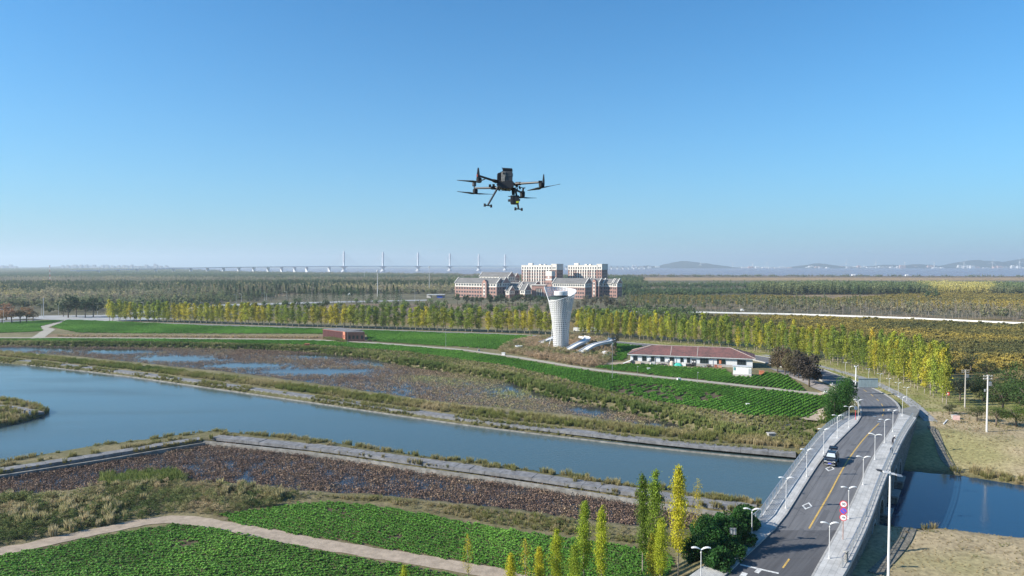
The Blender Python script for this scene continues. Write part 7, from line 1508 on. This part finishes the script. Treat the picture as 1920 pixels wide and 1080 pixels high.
for i, (px, y) in enumerate([(1314, 493), (1374, 494), (1411, 493.5), (1438, 493), (1586, 493), (1642, 492.5), (1696, 492), (1751, 492.5), (1807, 492), (1860, 491.5), (1911, 491)]): turbine(px, y, 9100, i + 1)
# ================================================================== woods of the middle distance and beyond (too many to count)
def grove(name, seed, n, kinds_):
    r = np.random.default_rng(seed); Vs, Fs, Ls = [], [], []; b = 0
    for i in range(n):
        x, y = r.uniform(-15, 15, 2); kd = kinds_[r.integers(len(kinds_))]; s = r.uniform(.75, 1.25)
        if kd == 'r': P_, lum, d = blob_centres(46, 3.2 * s, 3.2 * s, 3.4 * s, 4.6 * s, 5, seed * 50 + i, .5); sz = 1.9
        elif kd == 'p': t = r.random(40); a = r.random(40) * 6.28; q = 1.5 * np.sqrt(r.random(40)); P_ = np.stack([q * np.cos(a), q * np.sin(a), (2 + 10 * t) * s], 1); lum = .3 + .5 * t; d = P_ / 10; sz = 1.2
        else: t = r.random(40) ** .7; a = r.random(40) * 6.28; q = 2.6 * (1 - t) * s; P_ = np.stack([q * np.cos(a), q * np.sin(a), (1 + 9 * t) * s], 1); lum = r.uniform(.2, .6, 40); d = P_ / 10; sz = 1.3
        V, F = cards(P_ + [x, y, 0], sz, seed=seed * 99 + i, nrm=d, flat=.3); Vs.append(V); Fs.append(F + b); Ls.append(np.clip(lum + r.normal() * .15, 0, 1)); b += len(V)
    me = mesh_np(name, np.concatenate(Vs), np.concatenate(Fs), False, {'lv': ('FACE', 'FLOAT', np.concatenate(Ls))}); me.materials.append(wood_m); return me
wood_m = leafmat('woodland', [(.06, .10, .048), (.105, .145, .062), (.175, .185, .09), (.29, .25, .17), (.42, .37, .11)], 'inst', .35, .7, .1, 1.0)
gr_r = [grove('grove_round_%d' % i, 400 + i, 11, 'rrp') for i in range(4)]; gr_p = [grove('grove_poplar_%d' % i, 410 + i, 26, 'p') for i in range(3)]; gr_c = [grove('grove_conifer_%d' % i, 420 + i, 18, 'c') for i in range(3)]
single = [tree_mesh('small_tree_%d' % i, 7, 2.4, 2.4, 4.5, 130, .8, wood_m, bark, 430 + i) for i in range(4)]; pole_t = [tree_mesh('slim_tree_%d' % i, 10, 1.2, 3.6, 7.0, 110, .6, wood_m, palebark, 440 + i, tr=.15) for i in range(3)]; bares = [bare_mesh('bare_tree_%d' % i, 9, bare_m, 450 + i) for i in range(3)]
def pxrow(P): return 960 + P[:, 0] / P[:, 1] * F_PX, HOR + 36 * F_PX / P[:, 1]
CAMP = (835, 1175)
def wood(name, label, poly, spacing, meshes, tlo, thi, smin=.8, smax=1.25, thr=0.0, ns=.004, sx=.35, avoid=True):
    P = fill(pts(poly), spacing); px, py = pxrow(P); v = vnoise(P[:, 0], P[:, 1], ns, 4, sx); m = v > thr
    if avoid: m &= ~((px > 846) & (px < 1166) & (P[:, 1] > 735) & (P[:, 1] < 960))
    P = P[m]; v = v[m]; scatter(name, label, meshes, P, 0.0, tint=tlo + (thi - tlo) * np.clip((v - .3) * 2.2, 0, 1) + rng.normal(size=len(P)) * .06, scl=rng.uniform(smin, smax, len(P)))
# left middle distance
wood('woodland', 'mixed olive woodland on the left plain', [(-250, 590), (110, 588), (420, 569), (560, 560), (700, 552), (850, 552), (850, 530), (-250, 532)], 17, gr_r, .1, .9, .4, 1.0, .44, .005, .25)
wood('woodland', 'dark plantation stripes on the left plain', [(-250, 556), (520, 550), (860, 545), (860, 536), (-250, 540)], 20, gr_c, .0, .3, .8, 1.1, .45)
wood('woodland', 'grey green woodland towards the left horizon', [(-250, 532), (860, 532), (860, 516), (600, 513.5), (400, 510.5), (300, 508), (-250, 509)], 30, gr_r, .15, .75, .6, .95, .32, .003)
wood('woodland', 'far bluish woods under the left skyline', [(-300, 509), (300, 508), (430, 510.2), (380, 508), (300, 504.8), (-300, 504)], 70, gr_r, .2, .5, .9, 1.3, .2, .0008)
wood('scrub_woodland', 'loose scrub and small trees beyond the left ginkgo row', [(420, 590), (700, 592), (1040, 592), (1040, 578), (700, 574), (420, 572)], 9, single, .25, .7, .5, 1.0, .5, .012)
wood('bare_wood', 'bare grey poplars left of the campus', [(300, 566), (440, 560), (840, 545), (840, 530), (300, 536)], 13, bares + pole_t, .5, .8, .9, 1.5, .5, .006)
wood('woodland', 'dark woods behind the campus', [(840, 545), (1200, 545), (1200, 524), (840, 524)], 24, gr_r, .05, .45, .8, 1.1, .30)
# right middle distance
wood('scrub_woodland', 'green and brown scrub behind the right ginkgo rows', [(1060, 612), (1240, 618), (1330, 606), (1300, 588), (1180, 585), (1060, 590)], 7, single, .25, .6, .5, 1.1, .30, .012)
wood('bare_wood', 'bare and reddish trees along the white wall', [(1160, 583), (1320, 584.5), (1480, 588), (1700, 595), (1920, 605), (2200, 617), (2200, 595), (1920, 588), (1700, 578), (1480, 572), (1160, 570)], 6.5, bares + pole_t + single[:2], .35, .85, .7, 1.15, .18, .01)
wood('golden_scrub', 'olive gold scrub beyond the white wall', [(1180, 572), (1480, 571), (1920, 587), (2200, 594), (2200, 555), (1920, 552), (1760, 548), (1560, 562), (1460, 556), (1180, 556)], 7, weeds_g, .3, .8, 1.0, 1.7, .22, .008)
wood('woodland', 'slim grey green poplar belt on the right plain', [(1420, 553), (1660, 552), (1730, 553), (1730, 545), (1420, 545)], 15, gr_p, .3, .8, .8, 1.1, .1, .004); wood('woodland', 'grey poplar wood at the right end of the plain', [(1865, 553), (2250, 555), (2250, 546), (1865, 545)], 15, gr_p, .3, .7, .8, 1.0, .1, .004)
wood('woodland', 'dark green belt of woods on the right plain', [(1160, 556), (1300, 556), (1430, 552), (1430, 546), (1160, 548)], 17, gr_r, .0, .4, .5, .8, .3)
wood('woodland', 'yellow poplar rows on the right plain', [(1728, 547), (1760, 552), (1870, 552), (1870, 544), (1760, 540), (1728, 540)], 14, gr_p, .93, 1.0, .7, .95, 0)
wood('woodland', 'dark tree belt before the tan flats', [(1190, 540), (1500, 540), (1930, 542), (2250, 543), (2250, 539), (1930, 538), (1500, 536), (1190, 536)], 20, gr_r, .0, .35, .6, .85, .2)
wood('scrub_woodland', 'dark scrub clumps on the tan meadow', [(1190, 572), (1300, 574), (1460, 571), (1760, 563), (1760, 556), (1460, 557), (1190, 558)], 14, single, .0, .35, .8, 1.5, .55, .01)
wood('flat_scrub', 'low brown vegetation on the coastal flats', [(560, 519), (1190, 520), (1920, 520.5), (2250, 521), (2250, 519.8), (1500, 518), (1190, 517.2), (700, 515), (560, 514)], 45, gr_r, .3, .8, .5, .8, .4, .002)
i = 0
for px, py, w, m, lab in [(107, 525, 5, white_paint, 'white shed'), (50, 535, 4, white_paint, 'white hut'), (87, 536, 5, blue, 'blue roofed shed'), (148, 533, 4, blue, 'bright blue shed'), (365, 529, 4, blue, 'blue shed'), (316, 529, 3, white_paint, 'white hut'), (364, 586, 7, blue, 'blue direction board'), (318, 553, 6, white_paint, 'white building'), (655, 553, 5, white_paint, 'white canopy'),
                          (1392, 583, 6, white_paint, 'white shed'), (1846, 543, 7, white_paint, 'white barn'), (1228, 535, 3, white_paint, 'red and white hut'), (1290, 533, 4, white_paint, 'small white barn'), (385, 547, 8, jn, 'pale yard wall'), (1700, 517.5, 5, white_paint, 'white coastal shed'), (1600, 517, 6, white_paint, 'long white coastal shed'), (1950, 517, 6, white_paint, 'coast hut')]:
    b = at(px, py, 0); s_ = b.y / F_PX; i += 1; t = thing('farm_shed', '%s far off near column %s of the plain' % (lab, ORD(i)) if False else '%s far off on the plain, %s' % (lab, ['at the far left', 'left of the banded mast', 'right below the banded mast', 'right of the banded mast', 'left of centre', 'beside the bare poplars', 'standing in the left ginkgo row', 'behind the left lamps', 'near the white monopole', 'by the white wall', 'by the yellow poplars', 'right of the campus', 'right of the campus, second one', 'behind the left road lamps', 'right of centre by the sea', 'by the sea', 'at the right edge'][i - 1]), 'shed', tuple(b)); w *= s_; h = min(4.0, w * .5) if 'board' not in lab else 3
    if 'board' in lab: G().box(0, 0, 3.4, w, .2, 3).build('board', m, t); G().box(0, .2, -.1, .3, .2, 4).build('post', steel, t)
    else: G().box(0, 0, -.2, w, w * .6, h).build('wall', m, t); G().add([(-w * .55, -w * .35, h - .2), (w * .55, -w * .35, h - .2), (w * .55, w * .35, h - .2), (-w * .55, w * .35, h - .2), (-w * .55, 0, h + w * .15), (w * .55, 0, h + w * .15)], [(0, 1, 5, 4), (2, 3, 4, 5), (0, 4, 3), (1, 2, 5), (3, 2, 1, 0)]).build('roof', m, t)
# ================================================================== haze
hz = G().box(0, 6750, -4, 30000, 20500, 270).build('haze', None); hz.name = 'haze'; hz['kind'] = 'stuff'; props(hz, 'thin bluish haze lying over the whole plain and estuary')
hm = bpy.data.materials.new('haze'); hm.use_nodes = True; nt = hm.node_tree; nt.nodes.remove(nt.nodes['Principled BSDF']); pv = nt.nodes.new('ShaderNodeVolumePrincipled'); pv.inputs['Density'].default_value = 0.00011; pv.inputs['Color'].default_value = (.76, .89, 1, 1); pv.inputs['Anisotropy'].default_value = 0.2
nt.links.new(pv.outputs[0], nt.nodes['Material Output'].inputs['Volume']); hz.data.materials.append(hm)
